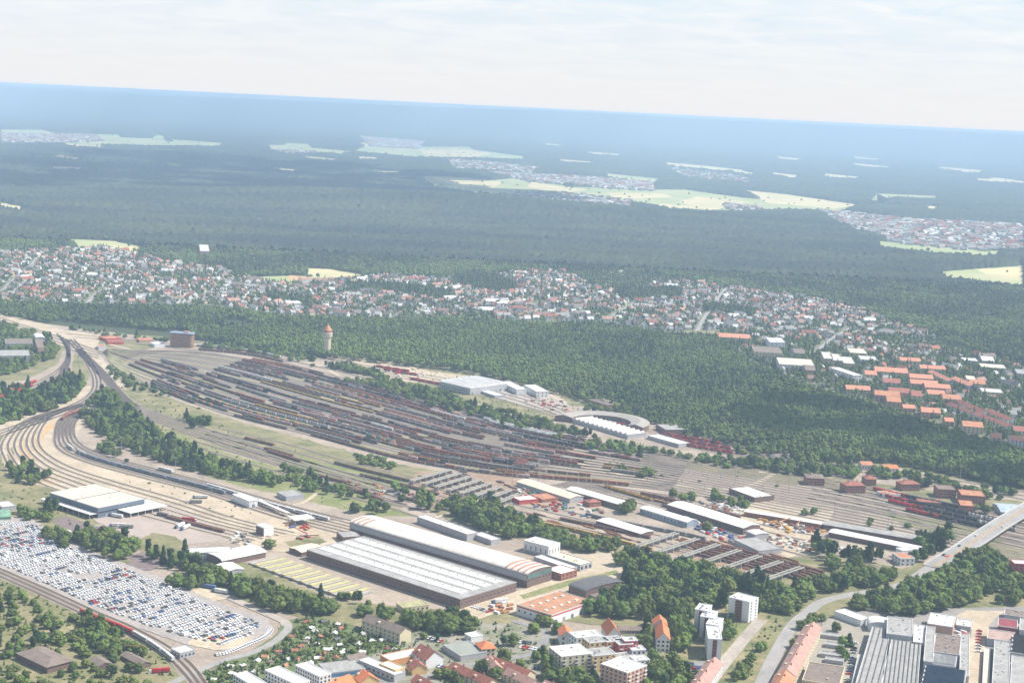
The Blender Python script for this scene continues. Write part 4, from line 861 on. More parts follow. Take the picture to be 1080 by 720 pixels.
bld('test_hall', 'tall white cube-like hall with flat white roof beside the curved hall', 'hall', (552.5,569.9), (578.7,576.5), (591,572.5), 11, W_white, R_white, wx=(1, 4, 1, 4), wy=(1, 5, 1, 4), band=[('y', 0.3, 3, W_grey)], vents=3)
bld('component_hall', 'flat yellow-grey roofed hall in front of the beige storage yard', 'hall', (577.8,585.4), (611.8,596), (622,591.8), 6.5, W_grey, R_cream, wx=(1, 3, 3, 3), vents=3)
t, lx, ly, h, r = bld('store_hall', 'dark grey curved-roof hall with brown walls beside the wood', 'hall', (600,616.7), (618.3,623.5), (653.8,612), 8, W_brick, R_dark, 'barrel', rise=3, axis='y')
mb = MB(); mb.box(4, -8, 4, lx, -.1, 4.4); mb.box(4, -7.6, 0, lx, -.2, 4); mb.obj('lean_to', R_brown, t)
t, lx, ly, h, r = bld('logistics_hall', 'rust-orange flat-roofed hall with white walls and red stripe', 'hall', (545,637.5), (581.7,648.8), (626.7,634), 9, W_white, R_rust, trim=R_pale, band=[('x', 7.6, 8.6, M_redmark), ('y', 7.6, 8.6, M_redmark)], wy=(1, 6), doors=5)
for a in range(2):
    for b in range(5):
        mb = MB(); y = ly * (.3 + .4 * a); x = lx * (.12 + b * .18); mb.box(x - 1.6, y - 1.2, h + .253, x + 1.6, y + 1.2, h + 1); mb.obj('skylight', R_white, r)
# --- parts of the works at the left
t, lx, ly, h, r = bld('machine_shed', 'white low-pitched shed with brown wall beside the long rack building', 'shed', (216.7,584), (234,591), (278.7,581), 6, W_brick, R_white, 'barrel', rise=2.5, axis='x')
bld('rack_building', 'narrow grey two-storey building with rows of dark windows behind trees', 'workshop', (198,578), (200,583.5), (241.5,573), 8, W_grey, R_pale, wx=(3, 16), back=False)
bld('switch_house', 'small block with brown front and bright white side near the tracks', 'building', (270,553.5), (278.5,557), (284.5,553.5), 9, W_white, R_pale, band=[('y', .5, 8.5, W_brick)])
t, lx, ly, h, r = bld('cleaning_shed', 'long white train maintenance shed straddling the track', 'shed', (245.5,521.3), (263,528.5), (270,526.5), 8, W_white, R_white, kind='slab', doors=1)
bld('open_shed', 'white sheet roof shed left of the ribbed workshop', 'shed', (305,577), (318,582), (335,575), 5, W_brick, R_cream, 'gable', rise=1.2, axis='x')
bld('shelter', 'small white-roofed shelter amid trees below the white shed', 'shelter', (228,595), (240,602), (255,598), 4, W_grey, R_white, 'gable', rise=1.2)
def canopy(name, label, L, N, R, h, m, legs=4):
    n, ux, uy, lx, ly = frame(L, N, R, h); t = thing(name, label, 'canopy', (n[0], n[1], 0), math.atan2(ux[1], ux[0])); mb = MB(); mb.box(0, 0, h, lx, ly, h + .5); mb.obj('roof', m, t)
    for i in range(legs):
        for x in (.5, lx - 1): mb = MB(); y = .5 + i * (ly - 1.5) / max(1, legs - 1); mb.box(x, y, 0, x + .4, y + .4, h - .003); mb.obj('post', M_steel, t)
    BLOCK.append(np.array([n, n + ux * lx, n + ux * lx + uy * ly, n + uy * ly])); return t
canopy('wash_canopy', 'white canopy roof over the tracks beside the blue tarpaulins', (303,544.5), (311,549), (327,543.5), 7, R_white, 3)
canopy('platform_roof', 'long narrow white platform roof leading to the canopy', (270,527.5), (302,541), (305,540), 4.5, R_white, 8)
bld('signal_hut', 'low grey-roofed hut beside the bushes and main tracks', 'hut', (292,519), (302,524), (317,520), 5, W_grey, R_grey)
bld('rotary_store', 'pale corner shed with curved front at the left edge', 'shed', (-5,530), (2,535), (12,530), 5, W_grey, R_pale)
bld('green_shed', 'small green barrel shed at the left edge above the car park', 'shed', (-4,538), (-1,545), (10,541), 4, mat('green_sheet', (0.2, 0.36, 0.25), .7), mat('green_sheet', (0.2, 0.36, 0.25), .7), 'barrel', rise=2, axis='x')
# low tiled basins with dark slots, left of the workshop
def slotted():
    n, ux, uy, lx, ly = frame((262,592), (364,629.5), (393,617.5), 3)
    t = thing('former_locomotive_pits', 'low yellowish flat platform with dark parallel slots beside the ribbed workshop', 'platform', (n[0], n[1], 0), math.atan2(ux[1], ux[0]))
    mb = MB(); mb.box(0, 0, 0, lx * .8, ly, 2.2); b = mb.obj('deck', M_conc, t)
    k = int(ly / 13)
    for i in range(k):
        y = 4 + i * (ly - 6) / k; mb = MB(); mb.box(-1, y, 2.203, lx * .82, y + 5.5, 3.4); mb.obj('deck_strip', mat('lichen_concrete', (0.50, 0.45, 0.24), .95, var=.1, scale=.2), b)
        mb = MB(); mb.box(3, y + 6, 2.21, lx * .78, y + 9, 2.6); mb.obj('pit', W_brick, b)
    BLOCK.append(np.array([n, n + ux * lx, n + ux * lx + uy * ly, n + uy * ly]))
slotted()
# --- repair sheds right of centre
def long_shed(label, L, N, R, h=7, wall=W_brick, roof=R_white, rise=2, **k): return bld('repair_shed', label, 'shed', L, N, R, h, wall, roof, 'gable', rise=rise, axis='y', group='long repair sheds between the tracks', **k)
long_shed('long tan-roofed shed left of the other long white-roofed repair sheds', (545,507.5), (601,525.5), (612,522), 6, W_grey, R_cream)
long_shed('long bright white-roofed brick shed beside the orange work train', (597,515.5), (656,532.5), (665,529.5), 7, W_brick, R_white, wy=(1, 20))
long_shed('white-roofed shed with pale blue wall in the middle of the works', (675,535.5), (725,550.5), (733,547.5), 7, mat('pale_blue_wall', (0.35, 0.42, 0.5), .8), R_white, wy=(1, 14))
long_shed('largest white-roofed shed with brown wall right of the work train', (704,531.5), (784,556.5), (797,551.5), 8, W_brick, R_white, wy=(1, 22))
long_shed('narrow white-roofed shed nearest the line of trees', (629,548.5), (676,562.5), (688,559), 5, W_brick, R_white, rise=1)
long_shed('thin red-brown shed with white roof at the right of the storage yard', (785,539), (866,552.5), (868,550), 6, W_red, R_white, rise=1)
long_shed('long low white shed roof near the road bridge', (874,560.5), (972,580.5), (976,576.5), 6, W_brick, R_white, rise=1.5)
long_shed('longest grey-roofed shed above the white one near the bridge', (868,552.5), (972,569.5), (978,566), 6, W_brick, R_grey, rise=1.5)
long_shed('short pale extension at the end of the largest white-roofed shed', (787,559.5), (797,563.5), (805,559.5), 7, W_grey, R_pale, rise=1)
bld('office_block', 'small white and red-roofed workshop office left of the curving road', 'office', (941,583), (950,589), (960,585.5), 8, W_white, R_oranged, wx=(2, 3), wy=(2, 3))
bld('office_block', 'pale block with white roof behind the red-roofed workshop office', 'office', (945,578), (952,581), (962,578.5), 9, W_white, R_white, wx=(2, 3))
bld('yard_office', 'small red brick yard office between the long sheds', 'office', (615,527), (622,530), (630,527), 6, W_red, R_red, 'hip', rise=2, wy=(2, 2), wx=(2, 2))
bld('scrap_hall', 'flat beige roof shed beside the crane gantries and containers', 'shed', (560,522), (572,527), (584,523), 4, W_red, R_oranged, vents=2)
bld('site_building', 'low red and white site building by the crane gantries', 'building', (540,524), (548,528), (562,523.5), 5, W_redp, R_white)
bld('signal_office', 'grey and rust-coloured low office amid the eastern tracks', 'office', (769,515), (796,525), (806,519), 6, W_brick, R_pale, axis='y')
bld('transformer_house', 'grey roof store left of the rusty scrap rows', 'store', (774,569), (800,581), (815,574), 5, W_grey, R_grey)
# crane runways: long pale concrete beams on posts crossing the scrap and sleeper rows
def gantry(a, b, label):
    pa, pb = np.array(P(*a, 6)), np.array(P(*b, 6)); d = pb - pa; L = np.linalg.norm(d); t = thing('crane_runway', label, 'crane runway', (pa[0], pa[1], 0), math.atan2(d[1], d[0]), 'parallel concrete crane runways')
    for s in (-2.2, 2.2): mb = MB(); mb.box(0, s - .7, 5.2, L, s + .7, 6.2); mb.obj('beam', mat('runway_concrete', (0.36, 0.35, 0.31), .95, var=.1, scale=.2), t)
    k = max(2, int(L / 12))
    for i in range(k + 1): mb = MB(); x = .5 + i * (L - 1) / k; mb.box(x - .3, -2.9, 0, x + .3, 2.9, 5.197); mb.obj('support', M_conc, t)
for i in range(8):
    gantry((434 + 13 * i, 506 + 3.3 * i), (475 + 10.5 * i, 494.5 + 3.6 * i), 'pale concrete crane runway over the sleeper rows left of the sheds, %s from the left' % ORD[i])
for i in range(7):
    gantry((672 + 21 * i, 575 + 6.4 * i), (714 + 22 * i, 561 + 6.0 * i), 'pale concrete crane runway over the rusty rows near the wood, %s from the left' % ORD[i])
# --- depot at the edge of the wood
t, lx, ly, h, r = bld('locomotive_depot', 'white depot hall with many-ridged roof at the forest edge', 'depot', (463.5,402), (496,409.5), (528,403), 11, W_grey, R_white, kind='slab', doors=8, over=.2, wy=(1, 14))
for k in range(9): mb = MB(); x = 1 + k * (lx - 2) / 9; w = (lx - 2) / 9; mb.extr([(x, h + .51), (x + w, h + .51), (x + w * .6, h + 3.6)], 'y', 1, ly - 1); mb.obj('roof_ridge', R_white, r)
bld('depot_offices', 'long low white office range right of the many-ridged depot', 'office', (528,402.5), (545,411), (553,409.5), 8, W_white, R_pale, wy=(2, 8))
bld('depot_offices', 'white block with gable at the right end of the depot range', 'office', (553,406), (566,413), (575,411), 9, W_white, R_white, wy=(2, 6), wx=(2, 3))
bld('depot_store', 'small pale store in front of the many-ridged depot', 'store', (504,411.5), (522,417.5), (526,414.5), 4, W_grey, R_pale)
bld('carriage_shed', 'low white saw-toothed shed in front of the roundhouse', 'shed', (598,440.5), (662,459.5), (676,455.5), 5, W_grey, R_grey)
def sawtooth_rows():
    n, ux, uy, lx, ly = frame((598,440.5), (662,459.5), (676,455.5), 5); t = [o for o in COL.objects if o.get('label', '').startswith('low white saw-toothed')][0]; r = [c for c in t.children if c.name.startswith('roof')][0]
    for k in range(12): mb = MB(); y = 3 + k * (ly - 12) / 12; mb.extr([(y, 5.9), (y + 6, 5.9), (y + 1.5, 8.4)], 'x', 1, lx - 1); mb.obj('saw_tooth', R_white, r)
sawtooth_rows()
bld('stabling_shed', 'plain long white roof right of the saw-toothed shed', 'shed', (683,459.5), (716,468.5), (722,465.5), 5, W_grey, R_white)
bld('storehouse', 'brown-walled flat store beside the rows of red engines', 'store', (692,447.5), (702,453.5), (720,450), 7, W_brick, R_grey)
bld('depot_house', 'red brick house between the roundhouse and the wood', 'house', (621,421), (640,427), (647,423), 9, W_red, R_brown, 'hip', rise=3, wy=(2, 6), wx=(2, 2))
def roundhouse():
    c = np.array(P(622, 458)); o1, o0 = np.array(P(687, 449)), None; R1 = 66; R0 = 42
    cx, cy = P(634, 449); t = thing('roundhouse', 'crescent-shaped grey roundhouse with turntable court at the forest edge', 'roundhouse', (cx, cy, 0)); a0, a1 = rad(-35), rad(165); k = 26
    A = [a0 + (a1 - a0) * i / k for i in range(k + 1)]; mb = MB(); rf = MB()
    for i in range(k):
        c0, s0, c1, s1 = math.cos(A[i]), math.sin(A[i]), math.cos(A[i + 1]), math.sin(A[i + 1])
        mb.face([(R1 * c0, R1 * s0, 0), (R1 * c1, R1 * s1, 0), (R1 * c1, R1 * s1, 8), (R1 * c0, R1 * s0, 8)]); mb.face([(R0 * c1, R0 * s1, 0), (R0 * c0, R0 * s0, 0), (R0 * c0, R0 * s0, 7), (R0 * c1, R0 * s1, 7)])
        m0 = (R1 + R0) / 2
        rf.face([((R1 + 1) * c0, (R1 + 1) * s0, 8.1), ((R1 + 1) * c1, (R1 + 1) * s1, 8.1), (m0 * c1, m0 * s1, 10.5), (m0 * c0, m0 * s0, 10.5)]); rf.face([(m0 * c0, m0 * s0, 10.5), (m0 * c1, m0 * s1, 10.5), ((R0 - 1) * c1, (R0 - 1) * s1, 7.2), ((R0 - 1) * c0, (R0 - 1) * s0, 7.2)])
    for a in (a0, a1): c_, s_ = math.cos(a), math.sin(a); mb.face([(R0 * c_, R0 * s_, 0), (R1 * c_, R1 * s_, 0), (R1 * c_, R1 * s_, 8), ((R1 + R0) / 2 * c_, (R1 + R0) / 2 * s_, 10.4), (R0 * c_, R0 * s_, 7)])
    mb.obj('wall', W_brick, t); rf.obj('roof', mat('roundhouse_roof', (0.36, 0.33, 0.29), .9, var=.08, scale=.1), t)
    mb = MB(); mb.rings([(12, 0), (12, .6), (.1, .7)], 24); mb.obj('turntable', M_conc, t); mb = MB(); mb.box(-11.5, -1.6, .75, 11.5, 1.6, 1.5); mb.obj('turntable_bridge', W_redp, t)
    for i in range(14):
        a = a0 + (a1 - a0) * (i + .5) / 14; mb = MB(); mb.box(-1.9, -.1, 0, 1.9, .1, 5); o = mb.obj('engine_door', W_dgrey, t); o.location = ((R0 - .15) * math.cos(a), (R0 - .15) * math.sin(a), 0); o.rotation_euler.z = a + math.pi / 2
    BLOCK.append(np.array([(cx + 72 * math.cos(a), cy + 72 * math.sin(a)) for a in np.linspace(0, 6.28, 20)]))
    for i, a in enumerate((100, 130, 20)):
        b, u = wagon_meshes('loco', 'red'); a = rad(a); l = thing('locomotive', 'red locomotive in the roundhouse court, %s from the left' % ORD[[1, 0, 2][i]], 'locomotive', (cx + 28 * math.cos(a), cy + 28 * math.sin(a), .2), a, 'locomotives in the roundhouse court'); link('body', b, l); link('underframe', u, l)
roundhouse()
# --- water tower
def water_tower():
    x, y = P(345, 375.5); t = thing('water_tower', 'tall pale stone water tower with pointed red-orange roof at the forest edge', 'water tower', (x, y, 0)); t.scale = (1.08, 1.08, 1.08)
    mb = MB(); mb.rings([(6.4, 0), (5.9, 3), (5.2, 8), (5.0, 27), (5.4, 29)], 16); [mb.box(-.5 + 0, 0, 0, .5, 0, 0) for _ in ()]; s = mb.obj('shaft', mat('pale_stone', (0.76, 0.64, 0.47), .95, var=.1, scale=.2), t)
    for k in range(8):
        a = rad(45 * k + 22); mb = MB(); mb.box(-.7, -.35, 0, .7, .35, 27.5); o = mb.obj('buttress', MATS['pale_stone'], s); o.location = (5.2 * math.cos(a), 5.2 * math.sin(a), 0); o.rotation_euler.z = a + math.pi / 2
    mb = MB(); mb.rings([(5.4, 29), (7.4, 31.5), (7.4, 37), (6.9, 37.6)], 16); hd = mb.obj('tank_drum', mat('drum_render', (0.72, 0.65, 0.52), .9), t)
    for k in range(16): a = rad(22.5 * k); mb = MB(); mb.box(-.45, -.1, 0, .45, .1, 1.8); o = mb.obj('window', M_win, hd); o.location = (7.4 * math.cos(a), 7.4 * math.sin(a), 33.5); o.rotation_euler.z = a + math.pi / 2
    mb = MB(); mb.rings([(6.9, 37.6), (6.6, 40.5), (5.9, 41)], 16); mb.obj('upper_drum', mat('red_tile_band', (0.45, 0.13, 0.09), .9), t)
    mb = MB(); mb.rings([(6.6, 40.9), (4.6, 44), (1.6, 48), (1.1, 49.2), (.2, 51)], 16); mb.obj('roof', mat('tower_tiles', (0.60, 0.27, 0.14), .9), t); BLOCK.append(np.array([(x - 9, y - 9), (x + 9, y - 9), (x + 9, y + 9), (x - 9, y + 9)]))
water_tower()
# --- brown office block by the yard throat
def office_slab():
    x, y = P(192, 366); t = thing('control_office', 'brown banded office block with blue-grey rounded roof at the yard throat', 'office block', (x, y, 0), rad(-6)); w, d = 40, 16
    def rr(w, d, r=5): return [(sx * (w / 2 - r) + r * math.cos(a), sy * (d / 2 - r) + r * math.sin(a)) for sx, sy, a0 in ((1, 1, 0), (-1, 1, 90), (-1, -1, 180), (1, -1, 270)) for a in [rad(a0 + q * 22.5) for q in range(5)]]
    mb = MB(); mb.prism(rr(w, d), 0, 24); mb.obj('wall', mat('brown_panels', (0.48, 0.26, 0.13), .8), t)
    for k in range(6): mb = MB(); mb.prism(rr(w + .3, d + .3), 2.4 + k * 3.7, 3.7 + k * 3.7); mb.obj('window_band', M_win, t)
    mb = MB(); mb.prism(rr(w + 2, d + 2), 24.003, 25.6); mb.obj('roof', mat('blue_grey_roof', (0.3, 0.37, 0.48), .6), t)
    mb = MB(); mb.box(3, -3, 25.6, 12, 3, 28); mb.obj('plant_room', W_pink, t); BLOCK.append(np.array([(x - 24, y - 12), (x + 24, y - 12), (x + 24, y + 12), (x - 24, y + 12)]))
office_slab()
bld('yard_building', 'long low red station building at the yard throat', 'building', (104,355), (112,357.5), (128,356.5), 5, W_redp, R_oranged)
bld('yard_building', 'second low red-roofed building right of the yard throat', 'building', (112,358.5), (114,361), (130,360), 4, W_redp, R_red)
bld('yard_building', 'small pinkish flat building left of the brown office block', 'building', (144,356.5), (147,359), (162,358.5), 4, W_pink, R_oranged)
bld('yard_building', 'tiny white hut where the yard tracks fan out', 'hut', (102,363.5), (104,366), (111,365), 5, W_white, R_oranged)
bld('yard_building', 'white low buildings beside the path end at the brown office', 'building', (158,361), (163,363.5), (172,362), 5, W_white, R_pale)
for i, (L, N, R) in enumerate([((5,357.5), (6,362.5), (34,361)), ((-6,369.5), (-5,375.5), (31,373)), ((35,353), (38,357), (46,355))]):
    bld('warehouse', ['upper long grey block in the trees at the left edge', 'lower long grey block in the trees at the left edge', 'white arched hall beside the tracks at the left edge'][i], 'block', L, N, R, 9, W_grey, [R_brown, R_grey, R_white][i], 'barrel' if i == 2 else 'flat', rise=3, wx=(2, 12) if i < 2 else None)
bld('warehouse', 'narrow brown side block right of the grey blocks at the left edge', 'block', (37,358), (40,367), (46,365), 10, W_pink, R_brown)
# ---------------------------------------------------------------- flats and houses in front
def slab_tower(label, L, N, R, h, floors, cols=(2, 3)):
    t, lx, ly, hh, r = bld('apartment_tower', label, 'apartment tower', L, N, R, h, W_white, R_pale, wx=(floors, cols[0]), trim=W_white, vents=4, group='white slab towers by the wood')
    for k in range(floors):
        z = .6 + k * (h - .8) / floors; b = MB(); y0, y1 = ly * .34, ly * .66; b.box(-1.5, y0, z, -.003, y1, z + .18); b.box(-1.5, y0, z + .18, -1.38, y1, z + 1.15, 1); b.obj('balcony', [M_conc, mat('red_brown_balcony', (0.28, 0.09, 0.07), .8)], t)
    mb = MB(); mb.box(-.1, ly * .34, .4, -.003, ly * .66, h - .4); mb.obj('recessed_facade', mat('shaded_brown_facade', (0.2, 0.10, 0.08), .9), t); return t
slab_tower('free-standing white slab tower at the end of the row by the wood', (768.7,629.7), (790.5,635), (797.2,629.5), 19, 7)
slab_tower('white slab tower nearest the wood in the staggered row of four', (733,642.5), (746.5,644.5), (750,638), 20, 7)
slab_tower('second white slab tower from the wood in the staggered row of four', (738.5,650), (752.5,652), (756.5,644.5), 18, 6)
slab_tower('third white slab tower from the wood in the staggered row of four', (744.5,658), (758,660), (762.5,652), 17, 6)
slab_tower('largest and nearest white slab tower in the staggered row of four', (747,673.5), (761.5,674.5), (768.5,661.5), 18, 6)
def steep(label, L, N, R, h, rise, roof=R_orange, wall=W_white, name='gabled_house', cat='house', ax='y', **k): return bld(name, label, cat, L, N, R, h, wall, roof, 'gable', rise=rise, axis=ax, over=.6, **k)
steep('white-gabled house with long steep orange roof among trees', (691,661), (692.5,673.5), (706.5,673), 11, 6, wx=(3, 3))
steep('smaller orange-roofed house behind the white-gabled one', (688,653), (689,658), (703,656), 13, 5)
steep('steep orange-roofed house behind the coloured flats', (634.5,659), (641,669), (653,666), 9, 7, ax='y', wx=(2, 3))
steep('small orange-roofed house left of the coloured flats', (588.5,663), (591,670), (603,666.5), 9, 4, wx=(2, 2))
bld('row_garages', 'low brown-roofed row with small dormers behind the orange-roofed house', 'row building', (651,660), (653,664), (676,658.5), 4, W_grey, R_brown, 'gable', rise=2, axis='x', wx=(1, 10))
FL = [
 ('cream', 'cream block of flats with bright white roof at the left of the coloured flats', (579,682), (592,692.5), (616,682.5), 15, W_cream, R_white, (5,5), (5,4)),
 ('grey', 'grey-roofed block of flats behind the cream one', (600,667), (608,673), (626,663), 15, W_white, R_pale, (4,4), (4,3)),
 ('yel', 'tall yellow block in the middle of the coloured flats', (614,672), (622,678), (636,670), 17, W_yel, R_grey, (5,4), (5,3)),
 ('yel2', 'yellow block stepping down in front of the coloured flats', (616,685), (625,692), (643,684), 14, W_yel, R_grey, (4,4), (4,3)),
 ('or', 'orange-fronted block of flats beside the red one', (633,672), (640,677), (652,671), 17, W_or, R_grey, (5,3), (5,2)),
 ('red', 'bright red block in the coloured flats', (646,674), (653,680), (662,674), 17, W_redp, R_grey, (5,3), (5,2)),
 ('red2', 'dark red block with pale upper floors at the right of the coloured flats', (655,672), (659,676), (668,670.5), 19, W_redp, R_pale, (5,2), (5,2)),
 ('whi', 'small white stepped block at the right end of the coloured flats', (662,681), (667,686), (677,681), 14, W_white, R_pale, (4,3), (4,2)),
 ('pin', 'pinkish low block in front of the red flats', (640,690), (650,697), (666,689), 11, W_pink, R_grey, (3,4), (3,3)),
 ('whi2', 'white balcony block behind the salmon tower', (664,692), (670,697), (681,692), 13, W_white, R_pale, (4,3), (4,3)),
 ('salmon', 'salmon tower with bright white flat roof in front of the coloured flats', (633.8,700), (661.5,709.5), (678,700), 19, W_pink, R_white, (6,5), (6,6))]
for _, lab, L, N, R, h, w, rf, wx, wy in FL:
    t, lx, ly, hh, r = bld('apartment_block', lab, 'block of flats', L, N, R, h, w, rf, wx=wx, wy=wy, vents=4, trim=W_white, group='coloured flats in front of the wood')
    for fl in range(1, wx[0]):
        for c_ in range(0, wx[1], 2): mb = MB(); u = (c_ + .5) * lx / wx[1]; z_ = .3 + fl * (h - .6) / wx[0]; mb.box(u - 1.5, -1.3, z_, u + 1.5, -.13, z_ + .15); mb.box(u - 1.5, -1.3, z_ + .15, u + 1.5, -1.22, z_ + 1.0, 1); mb.obj('balcony', [M_conc, W_white if w is not W_white else W_yel], t)
def rowb(label, far, near, wpx, h, rise, roof, wall, name='residential_row', cat='row building', rows=3, **k):
    """long gabled row given by its ridge ends in the photo and a width in metres"""
    a, b = np.array(P(*far, h + rise)), np.array(P(*near, h + rise)); d = b - a; L = np.linalg.norm(d); u = d / L; nrm = np.array([-u[1], u[0]])
    # local frame: y axis from near end to far end, x axis to the right of it
    uy = -u; ux = np.array([uy[1], -uy[0]]); n = b - ux * wpx / 2
    t = thing(name, label, cat, (n[0], n[1], 0), math.atan2(ux[1], ux[0])); lx, ly = wpx, L
    BLOCK.append(np.array([n - ux - uy, n + ux * (lx + 1) - uy, n + ux * (lx + 1) + uy * (ly + 1), n - ux + uy * (ly + 1)]))
    mkwalls('gable', lx, ly, h, rise, 'y').obj('wall', wall, t); r = mkroof('gable', lx, ly, h, rise, 'y').obj('roof', [roof, wall], t)
    c = max(2, min(16, int(ly / 4.5))); me = window_mesh(1.3, 1.4)
    for i in range(rows):
        for j in range(c):
            y = (j + .5) * ly / c; z = 1.2 + i * (h - .8) / rows
            for x, rz in ((lx + .03, math.pi / 2), (-.03, -math.pi / 2)): link('window', me, t, (x, y, z), rz)
    for k_ in range(max(1, int(ly / 22))):
        mb = MB(); y = (k_ + .5) * ly / max(1, int(ly / 22)); mb.box(lx / 2 + .6, y - .5, h + rise * .4, lx / 2 + 1.5, y + .5, h + rise + 1); mb.obj('chimney', W_red, r)
        mb = MB(); y += 5; mb.box(lx * .15, y - 1, h + .3, lx * .35, y + 1, h + rise * .3 + 1.5); mb.obj('dormer', W_cream, r)
    return t
rowb('long pink-brown pitched roof building with white right wall at the bottom edge', (754,692), (733,722), 13, 9, 4.5, R_pink, W_white)
rowb('very long weathered red-roofed range between the road and the grey courtyard', (858,655), (830,705), 14, 9, 4.5, R_pink, W_cream, rows=3)
rowb('nearer end of the weathered red-roofed range at the bottom edge', (829,706), (818,728), 15, 10, 4.5, R_oranged, W_cream)
rowb('brown-roofed three-storey block with cream gable beside the allotments', (388,647), (428,661), 13, 10, 4, R_brown, W_cream)
rowb('red-roofed row among trees, right of the small car yard', (478,697), (520,715), 11, 7, 4, R_red, W_cream)
rowb('red-roofed row at the bottom edge under the trees', (440,710), (462,722), 11, 7, 4, R_red, W_cream)
rowb('red-roofed L-shaped row left of the coloured flats, upper wing', (517,690), (560,706), 11, 7, 4, R_red, W_cream)
rowb('short red-roofed wing in front of the long row left of the flats', (516,690), (524,700), 11, 8, 4, R_pink, W_cream)
rowb('pink-brown roof row at the lower left of the coloured flats', (536,703), (565,716), 10, 7, 4, R_pink, W_cream)
rowb('reddish roof at the bottom edge below the cream flats', (575,716), (590,722), 10, 7, 4, R_pink, W_pink)
rowb('white-gabled half-timbered house with dark red roof and balconies', (444,678), (459,686), 16, 8, 6, R_red, W_white, 'gabled_house', 'house')
rowb('bright orange-roofed long house at the bottom edge', (368,710), (338,722), 13, 7, 5, R_orange, W_cream, 'gabled_house', 'house')
rowb('orange tiled house with dark skylights beside the long orange roof', (383,705), (390,711), 15, 7, 5, R_orange, W_yel, 'gabled_house', 'house')
rowb('small brown-red roofed yellow house by the car yard', (437,693), (443,699), 12, 6, 4, R_red, W_yel, 'gabled_house', 'house', rows=2)
bld('villa', 'house with bright orange hipped roof beside the grey-green flat roof', 'house', (502,678), (508,684), (520,680), 7, W_cream, R_orange, 'hip', rise=4, wx=(2, 3), wy=(2, 3), over=.8)
bld('flat_shop', 'grey-green flat-roofed shop hall beside the half-timbered house', 'shop', (467,680), (486,692), (503,681), 5, W_grey, mat('grey_green_roof', (0.3, 0.31, 0.27), .9, var=.08, scale=.1))
bld('studio_hall', 'pale flat-roofed hall with orange side below the allotments', 'hall', (401,691), (412,697), (439,685), 5, W_or, R_pale)
bld('depot_row', 'long white ribbed flat-roofed range behind the orange roofs', 'hall', (378,696), (416,712), (424,707), 6, W_grey, R_white, wy=(1, 8))
bld('depot_row', 'white flat-roofed annex with yellow end beside the white range', 'hall', (400,700), (417,707), (425,703), 7, W_yel, R_white)
bld('swimming_hall', 'low grey building with a long blue strip beside the white blocks', 'hall', (336,700), (346,710), (378,698), 4, W_grey, R_grey, band=[('x', 1.0, 3.4, mat('blue_panels', (0.08, 0.2, 0.36), .5))])
for i, (L, N, R) in enumerate([((246,711), (274,728), (284,722)), ((279.5,706.5), (312,722), (321,715)), ((311.5,701.5), (337,713.5), (346,708.5))]):
    bld('housing_block', 'plain white three-storey block, %s of three below the allotments' % ['leftmost', 'middle', 'rightmost'][i], 'block of flats', L, N, R, 9, W_white, R_white, wy=(3, 10), wx=(3, 3), trim=W_white, group='three white blocks below the allotments')
bld('clubhouse', 'brown gabled clubhouse at the corner of the allotments', 'house', (361,692), (370,697), (382,690), 4, W_cream, R_brown, 'gable', rise=3, axis='x')
bld('pavilion', 'low grey-brown pavilion roof hidden in the front left trees', 'pavilion', (18,688), (50,703), (75,695), 6, W_brick, R_brown, 'hip', rise=2.5, over=1)
bld('pavilion', 'small brown roof among the front trees right of the big pavilion', 'pavilion', (94,695), (104,702), (114,696), 4, W_brick, R_brown, 'gable', rise=2)
bld('pavilion', 'long brown roof beneath the yellow crane in the front trees', 'pavilion', (127,690), (148,701), (157,697), 4, W_brick, R_brown, 'gable', rise=2)
bld('gate_office', 'grey flat-roofed gate office at the lower corner of the car park', 'office', (180,684), (190,689), (204,684), 5, W_grey, R_pale, wx=(1, 4), wy=(1, 3))
bld('grey_house', 'white low house in front of the wood left of the coloured flats', 'house', (490,668), (497,672), (506,668), 5, W_white, R_pale)
bld('barn', 'olive flat-roofed shed at the edge of the trees below the workshop', 'shed', (418,636), (425,641), (446,633), 5, W_cream, mat('olive_roof', (0.4, 0.38, 0.2), .9), wx=(1, 6))
# --- factory in the lower right corner
def factory_hall(label, L, N, R, h, roof=R_grey, wall=W_grey, rows=0, rowm=R_dark, kind='flat', axis='y', **k):
    t, lx, ly, hh, r = bld('factory_hall', label, 'factory hall', L, N, R, h, wall, roof, kind, axis=axis, trim=R_pale, **k)
    for i in range(rows):
        if axis == 'y': x = lx * (i + .5) / rows; mb = MB(); mb.extr([(x - .55, hh + .26), (x + .55, hh + .26), (x, hh + 1.1)], 'y', 2, ly - 2)
        else: y = ly * (i + .5) / rows; s = ly / rows; mb = MB(); mb.extr([(y - s * .4, hh + .26), (y + s * .3, hh + .26), (y - s * .3, hh + s * .42)], 'x', 1, lx - 1)
        mb.obj('skylight_row', rowm, r)
    return t, lx, ly, hh, r
factory_hall('long white flat-roofed store behind the courtyard', (880,644.5), (908,654.5), (911,649), 6, R_white, W_white)
factory_hall('white arched-roof hall at the top left of the factory', (914.5,652), (917,658), (938,655), 7, R_white, W_white, kind='barrel', rise=3, axis='y')
factory_hall('left long grey factory hall with skylight rows', (920,661), (902,722), (929,722), 8, R_grey, rows=4, ext=10, rowm=mat('sooty_rooflight', (0.19, 0.19, 0.19), .8, var=.3, scale=.5))
factory_hall('middle grey factory hall with many thin skylight rows', (937,673), (930,722), (968,722), 8, R_grey, rows=8, ext=10, rowm=MATS['sooty_rooflight'])
factory_hall('taller grey factory block with yellow base strip', (936,650), (935,668), (962,671), 12, R_grey, W_grey, band=[('x', .5, 5, W_yel)], vents=8)
